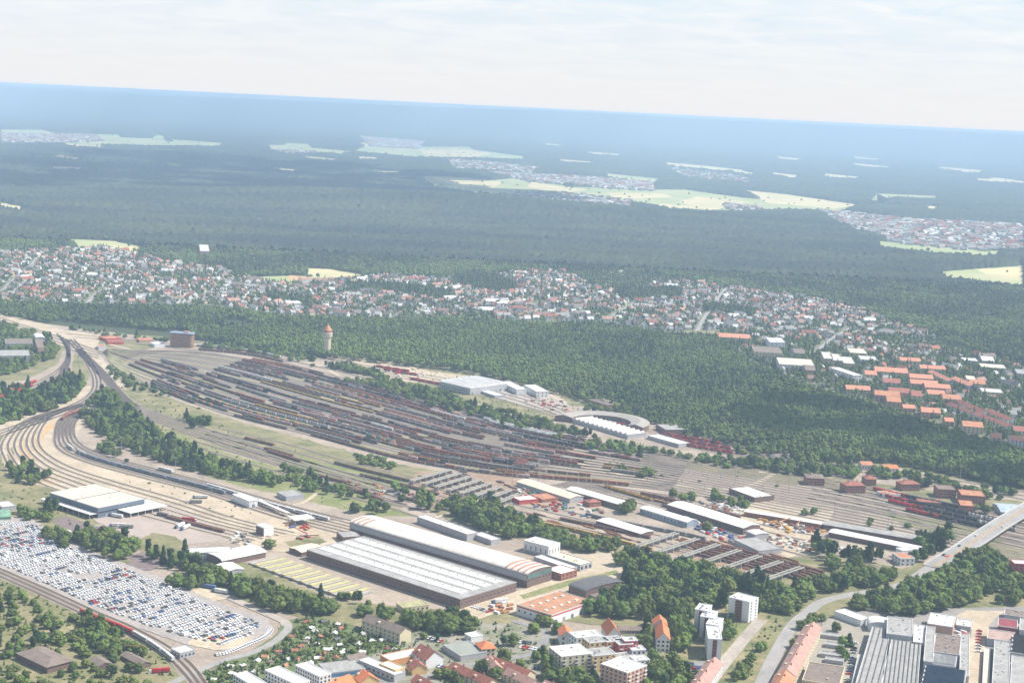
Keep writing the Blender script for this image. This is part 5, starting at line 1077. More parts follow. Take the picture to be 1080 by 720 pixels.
factory_hall('narrow pale connecting block right of the taller grey factory block', (964,658), (963,677), (975,678), 9, R_pale, vents=9)
factory_hall('pale flat-roofed factory block with brown base at the back', (982,646), (978,657.5), (1005,661.5), 9, R_pale, W_pink, vents=3)
factory_hall('tall narrow grey block beside the vented section', (977,660), (974,697), (984,698), 11, R_grey)
factory_hall('brownish roof section crowded with white vents', (987,668), (984,687), (1012,689), 8, R_brown, vents=14)
factory_hall('factory section with five stacked white ventilation rows', (985,689), (983,700), (1008,702), 8, R_grey, rows=5, axis='x', rowm=R_white)
factory_hall('factory section with blue-grey saw-tooth glazing at the bottom edge', (976,702), (970,730), (1016,732), 8, R_grey, rows=6, axis='x', rowm=mat('blue_glazing', (0.10, 0.14, 0.2), .4))
factory_hall('long low cream shed beside the factory driveway', (1038,683), (1036,722), (1043,722), 4, R_cream, W_or)
factory_hall('pinkish flat roof beside the red box-shaped building', (1042,663), (1041,673), (1070,674), 7, mat('pinkish_flat_roof', (0.45, 0.32, 0.27), .9), W_grey)
factory_hall('dark red box-shaped building behind the pinkish roof', (1053,651.5), (1052.5,660), (1073,662), 9, mat('dark_red_box', (0.28, 0.06, 0.07), .7), mat('dark_red_box', (0.28, 0.06, 0.07), .7))
factory_hall('right grey factory hall with short dark skylights', (1049,675), (1046,724), (1064,725), 8, R_grey, rows=0, vents=12)
factory_hall('saw-toothed grey factory hall at the right edge', (1068,670), (1066,688), (1095,690), 8, R_grey, rows=4, axis='x', rowm=R_dark)
factory_hall('plain grey factory hall in the lower right corner', (1067,691), (1065,730), (1095,731), 8, R_grey)
factory_hall('narrow grey flat-roofed workshop along the factory driveway', (1013,668), (1012,712), (1022,713), 7, R_grey, vents=6)
factory_hall('low pale shed behind the vented factory roofs', (1010,652), (1008,659), (1024,661), 5, R_pale, vents=3)
factory_hall('brown-grey flat workshop beyond the dark red box', (1060,642), (1059,648), (1080,650), 6, R_brown, vents=4)
factory_hall('grey flat-roofed store right of the dark red box', (1076,652), (1075,664), (1095,666), 8, R_grey, vents=3)
factory_hall('low grey lean-to along the left factory hall', (905,690), (898,722), (903,722), 4, R_grey)
t, lx, ly, h, r = bld('courtyard_school', 'grey flat-roofed ring-shaped school around a courtyard', 'school', (853,698), (846,717), (886,720), 7, W_cream, R_brown, wx=(2, 12), vents=3)
for i, (x, y) in enumerate([(872,666), (876,676), (871,686), (876,692)]):
    bld('low_pavilion', 'low grey courtyard pavilion, %s from the back' % ORD[i], 'pavilion', (x - 5, y), (x - 6, y + 3.2), (x + 14, y + 4), 3.5, W_grey, R_grey)
bld('apartment_block', 'pink and white block of flats at the right edge by the wood', 'block of flats', (1065,590), (1070,594.5), (1090,592), 16, W_redp, R_pale, wx=(5, 5), wy=(5, 2))
# --- brick offices north of the eastern tracks
BR = [((848,499), (851,503.5), (868,502), 10, 'hip', R_brown, W_red, 'orange-brown brick office with flat top left of the row', ), ((886,508), (893,512), (909,509.5), 10, 'hip', R_red, W_red, 'broad red brick office second in the row'),
      ((909,501.5), (914,505), (922,503.5), 9, 'hip', R_red, W_red, 'small brick office behind the broad one'), ((945,507), (952,510.5), (966,508), 9, 'hip', R_red, W_red, 'red brick office in the middle of the row'),
      ((985,511), (990,516), (1005,513.5), 11, 'flat', R_brown, W_red, 'four-storey brick block with chimneys'), ((1010,516), (1014,522), (1036,519), 11, 'flat', R_oranged, W_red, 'largest brick block with pale upper part near the bridge'),
      ((1010,527), (1013,533), (1026,531), 9, 'flat', R_oranged, W_red, 'lower red brick block by the trees near the bridge'), ((928,490.5), (933,493.5), (945,492), 5, 'gable', R_orange, W_white, 'small orange-roofed house at the forest edge'),
      ((905,486.5), (909,490), (918,488), 7, 'gable', R_oranged, W_white, 'white gabled house at the forest edge'), ((812,479), (820,482.5), (846,480), 5, 'gable', R_brown, W_white, 'long low white house left at the forest edge')]
for L, N, R, h, kd, rf, w, lab in BR: bld('brick_office' if w is W_red else 'edge_house', lab, 'office' if w is W_red else 'house', L, N, R, h, w, rf, kd, rise=3, axis='x', wx=(3, 7) if h > 8 else (1, 4), wy=(3, 3) if h > 8 else None, chim=2 if kd != 'flat' else 0, vents=2 if kd == 'flat' else 0)
bld('blue_hall', 'large pale blue-grey pitched hall beside the bridge ramp', 'hall', (1047,530), (1056,539.5), (1077,531), 5, W_grey, mat('pale_blue_roof', (0.42, 0.49, 0.58), .6), 'gable', rise=3, axis='x')
bld('market_row', 'low row with white and red roofs beside the brick offices', 'row building', (925,518), (932,521.5), (962,526), 4, W_white, R_oranged, vents=6)
bld('market_row', 'long low brown shed right of the white and red row', 'row building', (966,525.5), (968,529), (995,534), 4, W_brick, R_red)
# --- road bridge over the eastern tracks
def bridge():
    a, b = np.array(P(1100, 526, 8)), np.array(P(985, 596, 3)); pts = catmull([a, np.array(P(1060, 549, 8)), np.array(P(1018, 576, 7)), b], step=.1); t = thing('road_bridge', 'curving grey concrete road bridge over the eastern tracks', 'bridge', (0, 0, 0)); pts = np.array(pts); n = len(pts)
    z = np.interp(np.linspace(0, 1, n), [0, .6, 1], [8, 7, 1.2]); tt = np.gradient(pts, axis=0); tt /= np.linalg.norm(tt, axis=1)[:, None]; nr = np.c_[-tt[:, 1], tt[:, 0]]
    def strip(name, o0, o1, dz0, dz1, m):
        mb = MB()
        for i in range(n - 1):
            q = [(*(pts[j] + nr[j] * o), z[j] + dz) for j in (i, i + 1) for o, dz in ((o0, dz0), (o1, dz0), (o1, dz1), (o0, dz1))]
            k = len(mb.v); mb.v += q; mb.f += [[k + 3, k + 2, k + 6, k + 7], [k, k + 4, k + 5, k + 1], [k, k + 3, k + 7, k + 4], [k + 1, k + 5, k + 6, k + 2]]; mb.m += [0] * 4
        return mb.obj(name, m, t)
    strip('deck', -11, 11, -1.2, 0, M_conc); strip('carriageway', -10.2, -2, .004, .06, G_asph2); strip('carriageway', 2, 10.2, .004, .06, G_asph2); strip('median', -1.9, 1.9, .004, .25, mat('tram_bed', (0.42, 0.32, 0.22), 1))
    strip('parapet', -11, -10.7, .004, 1.1, R_pale); strip('parapet', 10.7, 11, .004, 1.1, R_pale)
    for i in range(4, n - 4, 5): mb = MB(); mb.box(-6, -1, 0, 6, 1, z[i] - 1.2); o = mb.obj('pier', M_conc, t); o.location = (*pts[i], 0); o.rotation_euler.z = math.atan2(nr[i][1], nr[i][0])
    return pts, z, nr, tt
BR_PTS, BR_Z, BR_N, BR_T = bridge(); HARD.append((BR_PTS, 15))
# ---------------------------------------------------------------- flats beyond the wood
R_peach = mat('peach_roof_tiles', (0.58, 0.26, 0.165), .9, var=.12, scale=.2, scale2=1)
NB = [ # L, N, R, height, roof, wall, gable?, label
 ((755,350.5),(757,355),(791,355.5),12,R_peach,W_cream,1,'cream flats with orange roof at the upper left of the far estate'),
 ((808,356),(812,361),(820,360),17,R_pale,W_white,0,'grey-white tower in the middle of the far estate'),((816,356),(820,361),(827,360),17,R_pale,W_white,0,'right twin of the grey-white tower in the far estate'),
 ((793,365),(796,371),(824,371),13,R_brown,W_cream,0,'brown-topped long slab behind the light slab in the far estate'),((819,377),(822,384),(859,386),13,R_cream,W_white,0,'light long slab with dark balconies in the far estate'),
 ((846,384),(850,390),(860,390),11,R_brown,W_pink,1,'dark pitched block below the long light slab in the far estate'),((834,367),(838,372),(848,371),10,R_brown,W_grey,1,'grey gabled block in the centre of the far estate'),
 ((866,371),(869,378),(879,378),14,R_pale,W_cream,0,'cream cube block left of the big slab'),((875,373),(879,380),(889,381),14,R_pale,W_cream,0,'second cream cube block left of the big slab'),
 ((893,367),(897,372),(914,372),11,R_cream,W_cream,0,'beige long block in the upper part of the far estate'),((886,376),(890,383),(902,384),12,R_pale,W_cream,0,'pale stepped block above the white-topped slab'),
 ((875,387.5),(900,396),(907,395),15,R_white,W_white,0,'large slab with bright white roof edge at the wood'),((905,375),(908,379),(925,379),9,R_pale,W_white,0,'low white block right of the pale stepped block'),
 ((890,406),(893,410),(918,411),8,R_peach,W_cream,1,'orange roof at the edge of the wood left of the red estate'),((910,390.5),(913,394.5),(925,395),11,R_peach,W_cream,1,'orange-roofed block right of the white-topped slab'),
 ((921,386),(923,391),(957,392),11,R_peach,W_cream,1,'longest bright orange roof at the top of the red estate'),((946,377),(950,380),(970,380),10,R_peach,W_cream,1,'orange-roofed block beyond the longest orange roof'),
 ((968,385),(971,388),(998,390),10,R_peach,W_cream,1,'broken orange-cream row at the top right of the red estate'),((929,398),(932,403),(951,405),10,R_red,W_grey,1,'dark red roofed block with white wall in the red estate'),
 ((957,394),(960,398),(985,400),11,R_peach,W_pink,1,'orange roof block in the middle of the red estate, upper'),((958,400),(961,404),(990,406),11,R_peach,W_pink,1,'orange roof block in the middle of the red estate, middle'),
 ((973,404),(976,408),(1003,410),11,R_peach,W_pink,1,'orange roof block in the middle of the red estate, lower'),((978,392),(1000,402),(1004,400),10,R_peach,W_grey,1,'slanting long orange roof right of the middle blocks'),
 ((1002,399),(1022,407),(1028,405),10,R_peach,W_grey,1,'second slanting long orange roof further right'),((935,408),(938,413),(960,414),11,R_red,W_pink,1,'brown-red roof block in the lower red estate'),
 ((921,411),(923,416),(949,417),11,R_oranged,W_pink,1,'faded orange block at the left of the lower red estate'),((933,417),(936,423),(950,423),10,R_oranged,W_pink,1,'small faded orange block below it at the edge of the wood'),
 ((959,411),(962,417),(973,418),11,R_red,W_cream,1,'white gabled block with dark red roof in the red estate'),((992,415),(995,420),(1014,421),11,R_oranged,W_pink,1,'pale orange hipped block above the long grey rows'),
 ((976,411),(979,415),(997,416),10,R_peach,W_cream,1,'cream-fronted orange roof left of the pale orange block'),((970,429),(972,434),(992,435),9,R_peach,W_pink,1,'wide orange-roofed house at the edge of the wood'),
 ((1013,443),(1016,449),(1037,450),10,R_oranged,W_cream,1,'peach orange-roofed block below the long grey rows'),((950,427),(953,430),(966,431),7,R_peach,W_pink,1,'small low orange roof at the edge of the wood'),
 ((994,441),(997,444),(1008,446),7,R_peach,W_pink,1,'small orange roof peeping from the wood'),((1063,459),(1066,464),(1090,465),9,R_peach,W_white,1,'orange-roofed block at the right edge by the wood'),
 ((1044,457),(1046,461),(1057,463),8,R_peach,W_cream,1,'little orange roof left of the one at the right edge'),
 ((1008,423.5),(1035,435),(1038,433),10,R_red,W_white,1,'upper left part of the long grey rows with dark red roof'),((1038,433),(1063,443),(1067,441),10,R_red,W_white,1,'upper right part of the long grey rows with dark red roof'),
 ((998,426),(1022,436),(1025,434),10,R_red,W_white,1,'lower left part of the long grey rows with dark red roof'),((1025,436),(1062,450),(1066,448),10,R_red,W_white,1,'lower right part of the long grey rows with dark red roof'),
 ((1065,449),(1070,454),(1082,455),9,R_red,W_white,1,'end block of the long grey rows at the right edge'),((1013,377),(1016,380),(1032,381),7,R_white,W_grey,0,'flat pale school roof in the far trees'),
 ((1032,375),(1036,380),(1048,380),9,R_white,W_grey,1,'white pointed roof right of the flat school roof'),((1032,383),(1035,387),(1060,387),8,R_cream,W_grey,0,'pale flat roof hall below the pointed roof'),
 ((1018,396),(1020,400),(1029,400),11,R_cream,W_cream,0,'small cream block left of the paired cream blocks'),((1021,400),(1023,404),(1039,404),9,R_oranged,W_cream,1,'paired cream block in the far trees'),
 ((1033,409),(1036,413),(1057,413),9,R_pale,W_cream,0,'long beige block in the far trees at the right'),((1070,389),(1073,394),(1090,394),10,R_grey,W_grey,0,'grey block at the right edge of the far estate')]
for L, N, R, h, rf, w, g, lab in NB:
    pw = math.hypot(R[0] - N[0], R[1] - N[1]); dl = math.hypot(L[0] - N[0], L[1] - N[1]); wide = R[0] - N[0] > N[0] - L[0]
    bld('far_apartment_block', lab, 'block of flats', L, N, R, h, w, rf, 'gable' if g else 'flat', rise=4, axis='x' if wide else 'y', wx=(3, max(2, int(pw / 4))), wy=None if wide else (3, 6), group='flats beyond the wood', back=False)
# lone far buildings
bld('far_building', 'white long flat hall in the far wood', 'hall', (243,276.5), (247,280), (262,279), 9, W_white, R_white, wx=(1, 4)); bld('far_building', 'pinkish tower block standing in the far wood', 'tower block', (210,258), (211,265), (221,265), 20, W_pink, R_pale, wx=(6, 4))
bld('far_building', 'small white block in the far wood left of the pinkish tower', 'building', (180,267), (182,271), (189,271), 9, W_white, R_white, wx=(1, 3))
bld('far_building', 'church-like pale block with tall gable in the left suburb', 'church', (53,278), (55,283), (66,282), 11, W_cream, R_brown, 'gable', rise=5, wx=(2, 2))
for i, (x, y) in enumerate([(510,316), (506,325), (522,318), (700,300), (300,318)]): bld('far_building', 'large white flat roof among the far houses, %s from the front' % ORD[i], 'hall', (x, y - 1.5), (x + 3, y + 2), (x + 17, y + 1), 8, W_white, R_white)
# ---------------------------------------------------------------- suburb houses
HR = {'weathered pink': mat('suburb_pink_tiles', (0.36, 0.21, 0.17), .9, rnd=.2), 'grey': R_grey, 'pale': R_pale, 'red': R_red, 'brown': R_brown, 'dark grey': R_dark, 'orange': R_oranged, 'bright orange': R_orange}
_HM = {}
W_sub = mat('suburb_render', (0.62, 0.61, 0.59), .9, rnd=.2)
def house_meshes(rc, wc, big):
    k = (rc, wc, big)
    if k not in _HM:
        w, l, h, ri = ((10, 13, 6.2, 5) if big == 1 else (8.6, 9.5, 4.5, 4.2)) if big < 2 else (12, 30, 8, 5)
        a = MB(); a.extr([(-w / 2, -.5), (w / 2, -.5), (w / 2, h - .2), (0, h + ri - .3), (-w / 2, h - .2)], 'y', -l / 2, l / 2)
        for s in (-1, 1):
            for z in ((1.2, 3.9) if big else (1.2,)):
                for y in (-l * .25, l * .1, l * .35): a.box(s * (w / 2 + .003) if s > 0 else -w / 2 - .06, y - .6, z, w / 2 + .06 if s > 0 else -w / 2 - .003, y + .6, z + 1.3, 1)
            for x in (-w * .22, w * .18): a.box(x - .6, l / 2 + .003 if s > 0 else -l / 2 - .06, 1.3, x + .6, l / 2 + .06 if s > 0 else -l / 2 - .003, 2.7, 1)
        b = MB(); pr = [(-w / 2 - .6, h - .35), (0, h + ri), (w / 2 + .6, h - .35)]; b.extr(pr + [(p[0], p[1] - .35) for p in pr[::-1]], 'y', -l / 2 - .5, l / 2 + .5)
        c = MB(); c.box(.6, l * .15, h + ri * .3, 1.4, l * .15 + .7, h + ri + .9)
        _HM[k] = (a.mesh('house_wall', [wc, M_win]), b.mesh('house_roof', HR[rc]), c.mesh('house_chimney', W_red))
    return _HM[k]
def suburb():
    out = []; rr = np.random.default_rng(9)
    for w, sp, drop in ((SUBW[0], 20.5, .26), (SUBW[1], 27, .62)):
        p = grid_pts(w, sp, .13); n = vnoise(p, 260, 21); p = p[(rr.uniform(0, 1, len(p)) > drop) & (n > .18)]; p = cut(blocked(p, 6), SUBWOOD); out.append(p)
    p = np.vstack(out); return p
def blocked(p, extra=0.0, hard=True):
    p = np.asarray(p)
    for w in BLOCK:
        b0, b1 = w.min(0) - 6, w.max(0) + 6; s = np.where((p > b0).all(1) & (p < b1).all(1))[0]
        if len(s):
            c = w.mean(0); ww = c + (w - c) * (1 + (extra + .01) / (np.linalg.norm(w - c, axis=1).mean() + 1)); m = inside(p[s], ww); keep = np.ones(len(p), bool); keep[s[m]] = False; p = p[keep]
    if hard and len(p):
        keep = np.ones(len(p), bool)
        for pts, cl in HARD:
            b0, b1 = pts.min(0) - 15, pts.max(0) + 15; s = np.where(keep & (p > b0).all(1) & (p < b1).all(1))[0]
            if not len(s): continue
            a, b = pts[:-1], pts[1:]; d = b - a; L2 = (d * d).sum(1) + 1e-9
            for i0 in range(0, len(s), 4000):
                q = p[s[i0:i0 + 4000]]; t = np.clip(((q[:, None, :] - a) * d).sum(2) / L2, 0, 1); dd = np.linalg.norm(q[:, None, :] - (a + t[..., None] * d), axis=2).min(1); keep[s[i0:i0 + 4000][dd < cl + extra * .6]] = False
        p = p[keep]
    return p
STREETS = []
G_str = mat('suburb_street', (0.36, 0.34, 0.32), 1)
for q in ([(0,310),(14,296),(30,283),(40,272)], [(92,320),(105,308),(125,300)], [(192,322),(215,312),(228,306)], [(735,350),(745,332),(760,312),(768,302)], [(560,322),(600,312),(640,306)], [(640,338),(665,322),(690,308)], [(450,310),(520,306),(580,300)], [(860,372),(880,356),(900,345)], [(780,350),(850,345),(920,352)], [(300,318),(340,310),(400,305)], [(-5,300),(100,296),(200,300),(300,310)]):
    road('suburb_street', q, 9, G_str)
SH = suburb(); SH = SH[np.argsort(np.hypot(SH[:, 0], SH[:, 1]))]; print('suburb houses', len(SH))
its = []; rh = random.Random(3); NH = 265
for i, (x, y) in enumerate(SH):
    ang = math.floor(math.sin(x / 400 + 1) * 2 + math.cos(y / 300) * 2) * .35 + rh.choice([0, math.pi / 2]) + rh.uniform(-.06, .06)
    rc = rh.choice(['red', 'weathered pink', 'weathered pink', 'brown', 'dark grey', 'grey', 'grey', 'pale']); wc = rh.choice([W_sub, W_sub, W_sub, W_cream]); big = rh.choice([0, 0, 1, 1, 1, 2] if rh.random() < .4 else [0, 1])
    a, b, c = house_meshes(rc, wc, big)
    if i < NH:
        sz = ['small', 'two-storey', 'long'][big]
        t = thing('suburban_house', '%s %s house with %s pitched roof in the suburb beyond the wood' % (sz, 'cream' if wc is W_cream else 'white', rc), 'house', (x, y, 0), ang, 'houses of the suburb beyond the wood')
        link('wall', a, t); r = link('roof', b, t); link('chimney', c, r)
    else: its += [(a, x, y, 0, ang), (b, x, y, 0, ang), (c, x, y, 0, ang)]
merge_meshes('distant_suburb', its)['label'] = 'mass of small distant houses of the suburb'
p = blocked(np.vstack([grid_pts(SUBW[0], 11, .4), grid_pts(SUBW[1], 9.5, .4)]), 1.5)
# keep trees off the houses
from mathutils import kdtree
kd = kdtree.KDTree(len(SH))
for i, q in enumerate(SH): kd.insert((q[0], q[1], 0), i)
kd.balance(); dist = np.array([kd.find((q[0], q[1], 0))[2] for q in p]); nz = vnoise(p, 120, 4); p = p[(dist > 7.5) & (RNG.uniform(0, 1, len(p)) < .72 + .5 * nz)]
tree_mass('garden_trees', p, RNG.uniform(3, 5.4, len(p)), RNG.uniform(7, 14, len(p)), RNG.choice([0, 1, 2, 3, 4, 6], len(p)), NG_FAR)
# far villages
its = []
for w, (poly, dens) in zip(VILLW, VILL):
    p = grid_pts(w, 44 / dens ** .5, .25); print('village', len(p))
    for x, y in p:
        a, b, c = house_meshes(rh.choice(['weathered pink', 'pale', 'grey', 'grey', 'red']), W_sub, 2); its += [(a, x, y, .3, rh.uniform(0, 3)), (b, x, y, .3, 0)][:1]; its.append((b, x, y, .3, its[-1][4]))
merge_meshes('far_villages', its)['label'] = 'far villages as small pale dots between the fields'
for w, (poly, dens) in zip(VILLW, VILL):
    pass
p = np.vstack([grid_pts(w, 38, .4) for w in VILLW]); tree_mass('village_trees', p, RNG.uniform(5, 9, len(p)), RNG.uniform(9, 15, len(p)), RNG.choice([0, 1, 3], len(p)), NG_FAR)
p = np.vstack([grid_pts(w, 190, .5) for w in FIELDS]); p = p[RNG.uniform(0, 1, len(p)) < .4]; tree_mass('field_trees', p, RNG.uniform(5, 10, len(p)), RNG.uniform(9, 15, len(p)), RNG.choice([0, 1, 3], len(p)), NG_FAR)
# ---------------------------------------------------------------- cars
CARC = {'white': (0.80, 0.80, 0.80), 'silver': (0.52, 0.54, 0.56), 'dark grey': (0.09, 0.10, 0.11), 'black': (0.02, 0.02, 0.022), 'blue': (0.05, 0.11, 0.3), 'red': (0.5, 0.03, 0.03), 'beige': (0.5, 0.44, 0.34)}
_CM = {}
def cpaint(c):
    n = 'car_paint_' + c.replace(' ', '_'); return mat(n, CARC[c], 0.35, var=0.03, scale=1, spec=0.5)
M_TYRE = mat('tyre', (0.02, 0.02, 0.02), 0.9)
def car_meshes(c, ty):
    if (c, ty) in _CM: return _CM[(c, ty)]
    L, w, h0, h1 = {'hatchback': (4.2, .88, .95, 1.5), 'saloon': (4.7, .9, .95, 1.45), 'van': (5.4, .98, 1.2, 2.3)}[ty]; a = MB(); f = -L / 2; r = L / 2
    if ty == 'van': side = [(f, .3), (r, .3), (r, 2.2), (r - .3, 2.3), (f + 1.5, 2.3), (f + .8, 1.3), (f, 1.0)]
    elif ty == 'hatchback': side = [(f, .3), (r, .3), (r, .95), (r - .15, 1.0), (f + 1.1, .98), (f, .75)]
    else: side = [(f, .3), (r, .3), (r, .85), (r - .8, .98), (f + 1.3, .98), (f, .72)]
    a.extr([(u, z) for u, z in side], 'y', -w, w)
    if ty != 'van':
        tx0, tx1 = (f + 1.75, r - .75) if ty == 'hatchback' else (f + 2.0, r - 1.5); a.box(tx0 - .1, -w * .8, h1 - .045, tx1 + .1, w * .8, h1)
    g = MB()
    if ty == 'van': g.face([(f + .79, -w * .85, 1.32), (f + .79, w * .85, 1.32), (f + 1.44, w * .85, 2.25), (f + 1.44, -w * .85, 2.25)][::-1]); [g.box(f + 1.3, s * (w + .003) if s > 0 else -w - .03, 1.4, f + 2.4, w + .03 if s > 0 else -w - .003, 2.0) for s in (-1, 1)]
    else:
        b0, b1 = (f + 1.1, r - .2) if ty == 'hatchback' else (f + 1.35, r - .85); z0, z1 = .97, h1 - .05
        q = [(b0, -w * .93, z0), (b1, -w * .93, z0), (b1, w * .93, z0), (b0, w * .93, z0), (tx0 - .05, -w * .74, z1), (tx1 + .05, -w * .74, z1), (tx1 + .05, w * .74, z1), (tx0 - .05, w * .74, z1)]
        for ff in ([0, 1, 5, 4], [1, 2, 6, 5], [2, 3, 7, 6], [3, 0, 4, 7], [4, 5, 6, 7]): g.face([q[i] for i in ff])
    wl = []
    t = a
    for x in (f + .85, r - .85):
        for s in (-1, 1):
            pts = [(x + .32 * math.cos(k * math.pi / 4), .32 + .32 * math.sin(k * math.pi / 4)) for k in range(8)]; t.extr(pts, 'y', s * w - .12, s * w + .04, 1)
    _CM[(c, ty)] = (a.mesh('car_body', [cpaint(c), M_TYRE]), g.mesh('car_windows', M_GLASS)); return _CM[(c, ty)]
def put_car(x, y, a, c, ty, label, group, z=0.0):
    b, g = car_meshes(c, ty); t = thing('parked_car' if 'parked' in group else ('delivery_van' if ty == 'van' else 'car'), label, 'van' if ty == 'van' else 'car', (x, y, z), a, group)
    link('body', b, t); link('windows', g, t); t.scale = (1.13, 1.13, 1.13); return t
# the big car park: rows run towards the upper right, cars side by side
lotw = wpoly([(-8,543),(2,551),(30,552),(52,563),(78,580),(138,603),(186,622),(236,645),(272,656),(274,664),(252,676),(236,682),(200,674),(150,658),(110,644),(62,622),(-8,592)])
a0 = np.array(P(122, 646)); b0 = np.array(P(196, 624)); ru = (b0 - a0) / np.linalg.norm(b0 - a0); rv = np.array([ru[1], -ru[0]])
CARS = []; rc = random.Random(12)
cc = lotw.mean(0); ext = 400; row = 0
for k in range(-60, 60):
    off = k * 7.0 + (1.6 if k % 2 else 0); rowc = rc.random(); sect = 0
    gap = vnoise(np.array([[k * 10., 3.]]), 60, 8)[0]; u = -ext; dens = rc.uniform(.93, 1)
    while u < ext:
        u += 2.9
        if rc.random() < .012: u += rc.uniform(6, 12)
        q = cc + ru * u + rv * off
        if not inside(q[None], lotw)[0]: continue
        px = PX(q[0], q[1]); aisle = math.sin((q @ rv) / 1.0 * 0 + (q @ ru) / 52.0)
        if abs(aisle) < .05: continue
        dn = dens
        if px[0] > 205: dn *= .8
        if vnoise(q[None], 45, 31)[0] < .09: continue
        if rc.random() > dn: continue
        blk = vnoise(np.array([q @ ru, off * 3.1])[None], 40, 17)[0]
        if blk < .55: c = rc.choice(['white'] * 14 + ['silver', 'dark grey'])
        elif blk < .7: c = rc.choice(['silver', 'silver', 'white', 'white', 'white', 'dark grey', 'blue'])
        else: c = rc.choice(['white', 'white', 'dark grey', 'dark grey', 'black', 'silver', 'silver', 'blue', 'red', 'white'])
        j = rc.uniform(-.3, .3); CARS.append((q[0] + rv[0] * j, q[1] + rv[1] * j, math.atan2(rv[1], rv[0]) + (math.pi if rc.random() < .3 else 0), c, rc.choice(['hatchback', 'saloon', 'saloon', 'hatchback', 'van'] if blk < .2 else ['hatchback', 'saloon']), k))
CARS.sort(key=lambda q: math.hypot(q[0], q[1])); ks = sorted({q[5] for q in CARS}); kmax = ks[-1]; print('cars', len(CARS))
for x, y, a, c, ty, k in CARS[:185]: put_car(x, y, a, c, ty, '%s %s in the %s row from the lower right corner of the car park' % (c, ty, ORD[min(38, kmax - k)]), 'cars parked in the large car park', .7)
its = []
for x, y, a, c, ty, k in CARS[185:]: its += [(m, x, y, .7, a) for m in car_meshes(c, ty)]
merge_meshes('far_parked_cars', its)['label'] = 'mass of farther cars filling the large car park'
# a single file of white cars along the curved lower fence of the car park
fl = resample(catmull([P(*q) for q in [(286,664),(280,672),(262,680),(240,689),(225,692)]], step=.1), 2.6)[0]
for i in range(1, len(fl) - 1): d = fl[i + 1] - fl[i]; put_car(fl[i][0], fl[i][1], math.atan2(d[1], d[0]) + 1.57, 'white', 'hatchback', 'white car in the curved single file along the lower fence of the car park', 'cars parked in a curved file', .7) if i % 1 == 0 else None
# cars elsewhere
def cars_along(a, b, n, across, where, cols=('white', 'silver', 'dark grey', 'black', 'red', 'blue')):
    A, B = np.array(P(*a)), np.array(P(*b)); d = B - A; an = math.atan2(d[1], d[0]) + (math.pi / 2 if across else 0)
    for i in range(n):
        if rc.random() < .15: continue
        q = A + d * (i + .5) / n; c = rc.choice(cols); put_car(q[0], q[1], an, c, rc.choice(['hatchback', 'saloon']), '%s car parked %s' % (c, where), 'cars parked ' + where, .9)
cars_along((902,678), (893,722), 16, True, 'in the lane left of the grey factory hall'); cars_along((1033,662), (1031,690), 9, True, 'beside the factory driveway')
cars_along((712,702), (742,706), 10, True, 'in front of the nearest slab tower'); cars_along((545,678), (566,680), 8, True, 'left of the cream flats'); cars_along((548,683), (566,686), 7, True, 'on the lower side of the small square left of the flats')
cars_along((452,674), (466,678), 8, True, 'behind the half-timbered house'); cars_along((445,694), (462,698), 9, True, 'in the crowded yard of the car dealer'); cars_along((452,700), (470,706), 8, True, 'in the lower part of the dealer yard')
cars_along((728,700), (738,718), 7, True, 'beside the pink-brown roof'); cars_along((1000,664), (1016,668), 7, True, 'behind the vented factory roofs'); cars_along((1048,612), (1060,604), 6, True, 'beside the pink flats at the right edge')
cars_along((560,608), (538,625), 5, False, 'along the lane by the curved hall'); cars_along((498,640), (520,648), 7, True, 'at the corner of the ribbed workshop')
for i, (q, o) in enumerate([(12, 6), (20, -6), (24, -7), (31, 6), (16, -5)]):
    if q < len(BR_PTS): x, y = BR_PTS[q] + BR_N[q] * o; put_car(x, y, math.atan2(BR_T[q][1], BR_T[q][0]), ['white', 'dark grey', 'black', 'silver', 'white'][i], 'hatchback', '%s car driving over the road bridge, %s from the right' % (['white', 'dark grey', 'black', 'silver', 'white'][i], ORD[i]), 'cars on the bridge', BR_Z[q] + .06)
# ---------------------------------------------------------------- lorries, containers, machines
def lorry(px, ang, c, label, name='lorry'):
    x, y = P(*px); t = thing(name, label, 'lorry', (x, y, .5), rad(ang)); m = paint(c)
    mb = MB(); mb.box(-6, -1.25, 1.2, 7, 1.25, 3.9); mb.obj('trailer', m, t); mb = MB(); mb.extr([(-9, .5), (-6.6, .5), (-6.6, 3.2), (-8.4, 3.2), (-9, 2)], 'y', -1.2, 1.2); cb = mb.obj('cab', paint('white' if c != 'white' else 'blue'), t)
    mb = MB(); mb.face([(-9.02, -1.1, 2.05), (-9.02, 1.1, 2.05), (-8.46, 1.1, 3.12), (-8.46, -1.1, 3.12)][::-1]); mb.obj('windscreen', M_GLASS, cb); mb = MB(); mb.box(-8.8, -1, .5, 6.5, 1, 1.19); mb.obj('chassis', M_UNDER, t)
    for xx in (-8, -5, 3.5, 5):
        for s in (-1.05, .75): mb = MB(); mb.extr([(xx + .5 * math.cos(k * .785), .5 + .5 * math.sin(k * .785)) for k in range(8)], 'y', s, s + .3); mb.obj('wheel', M_TYRE, t)
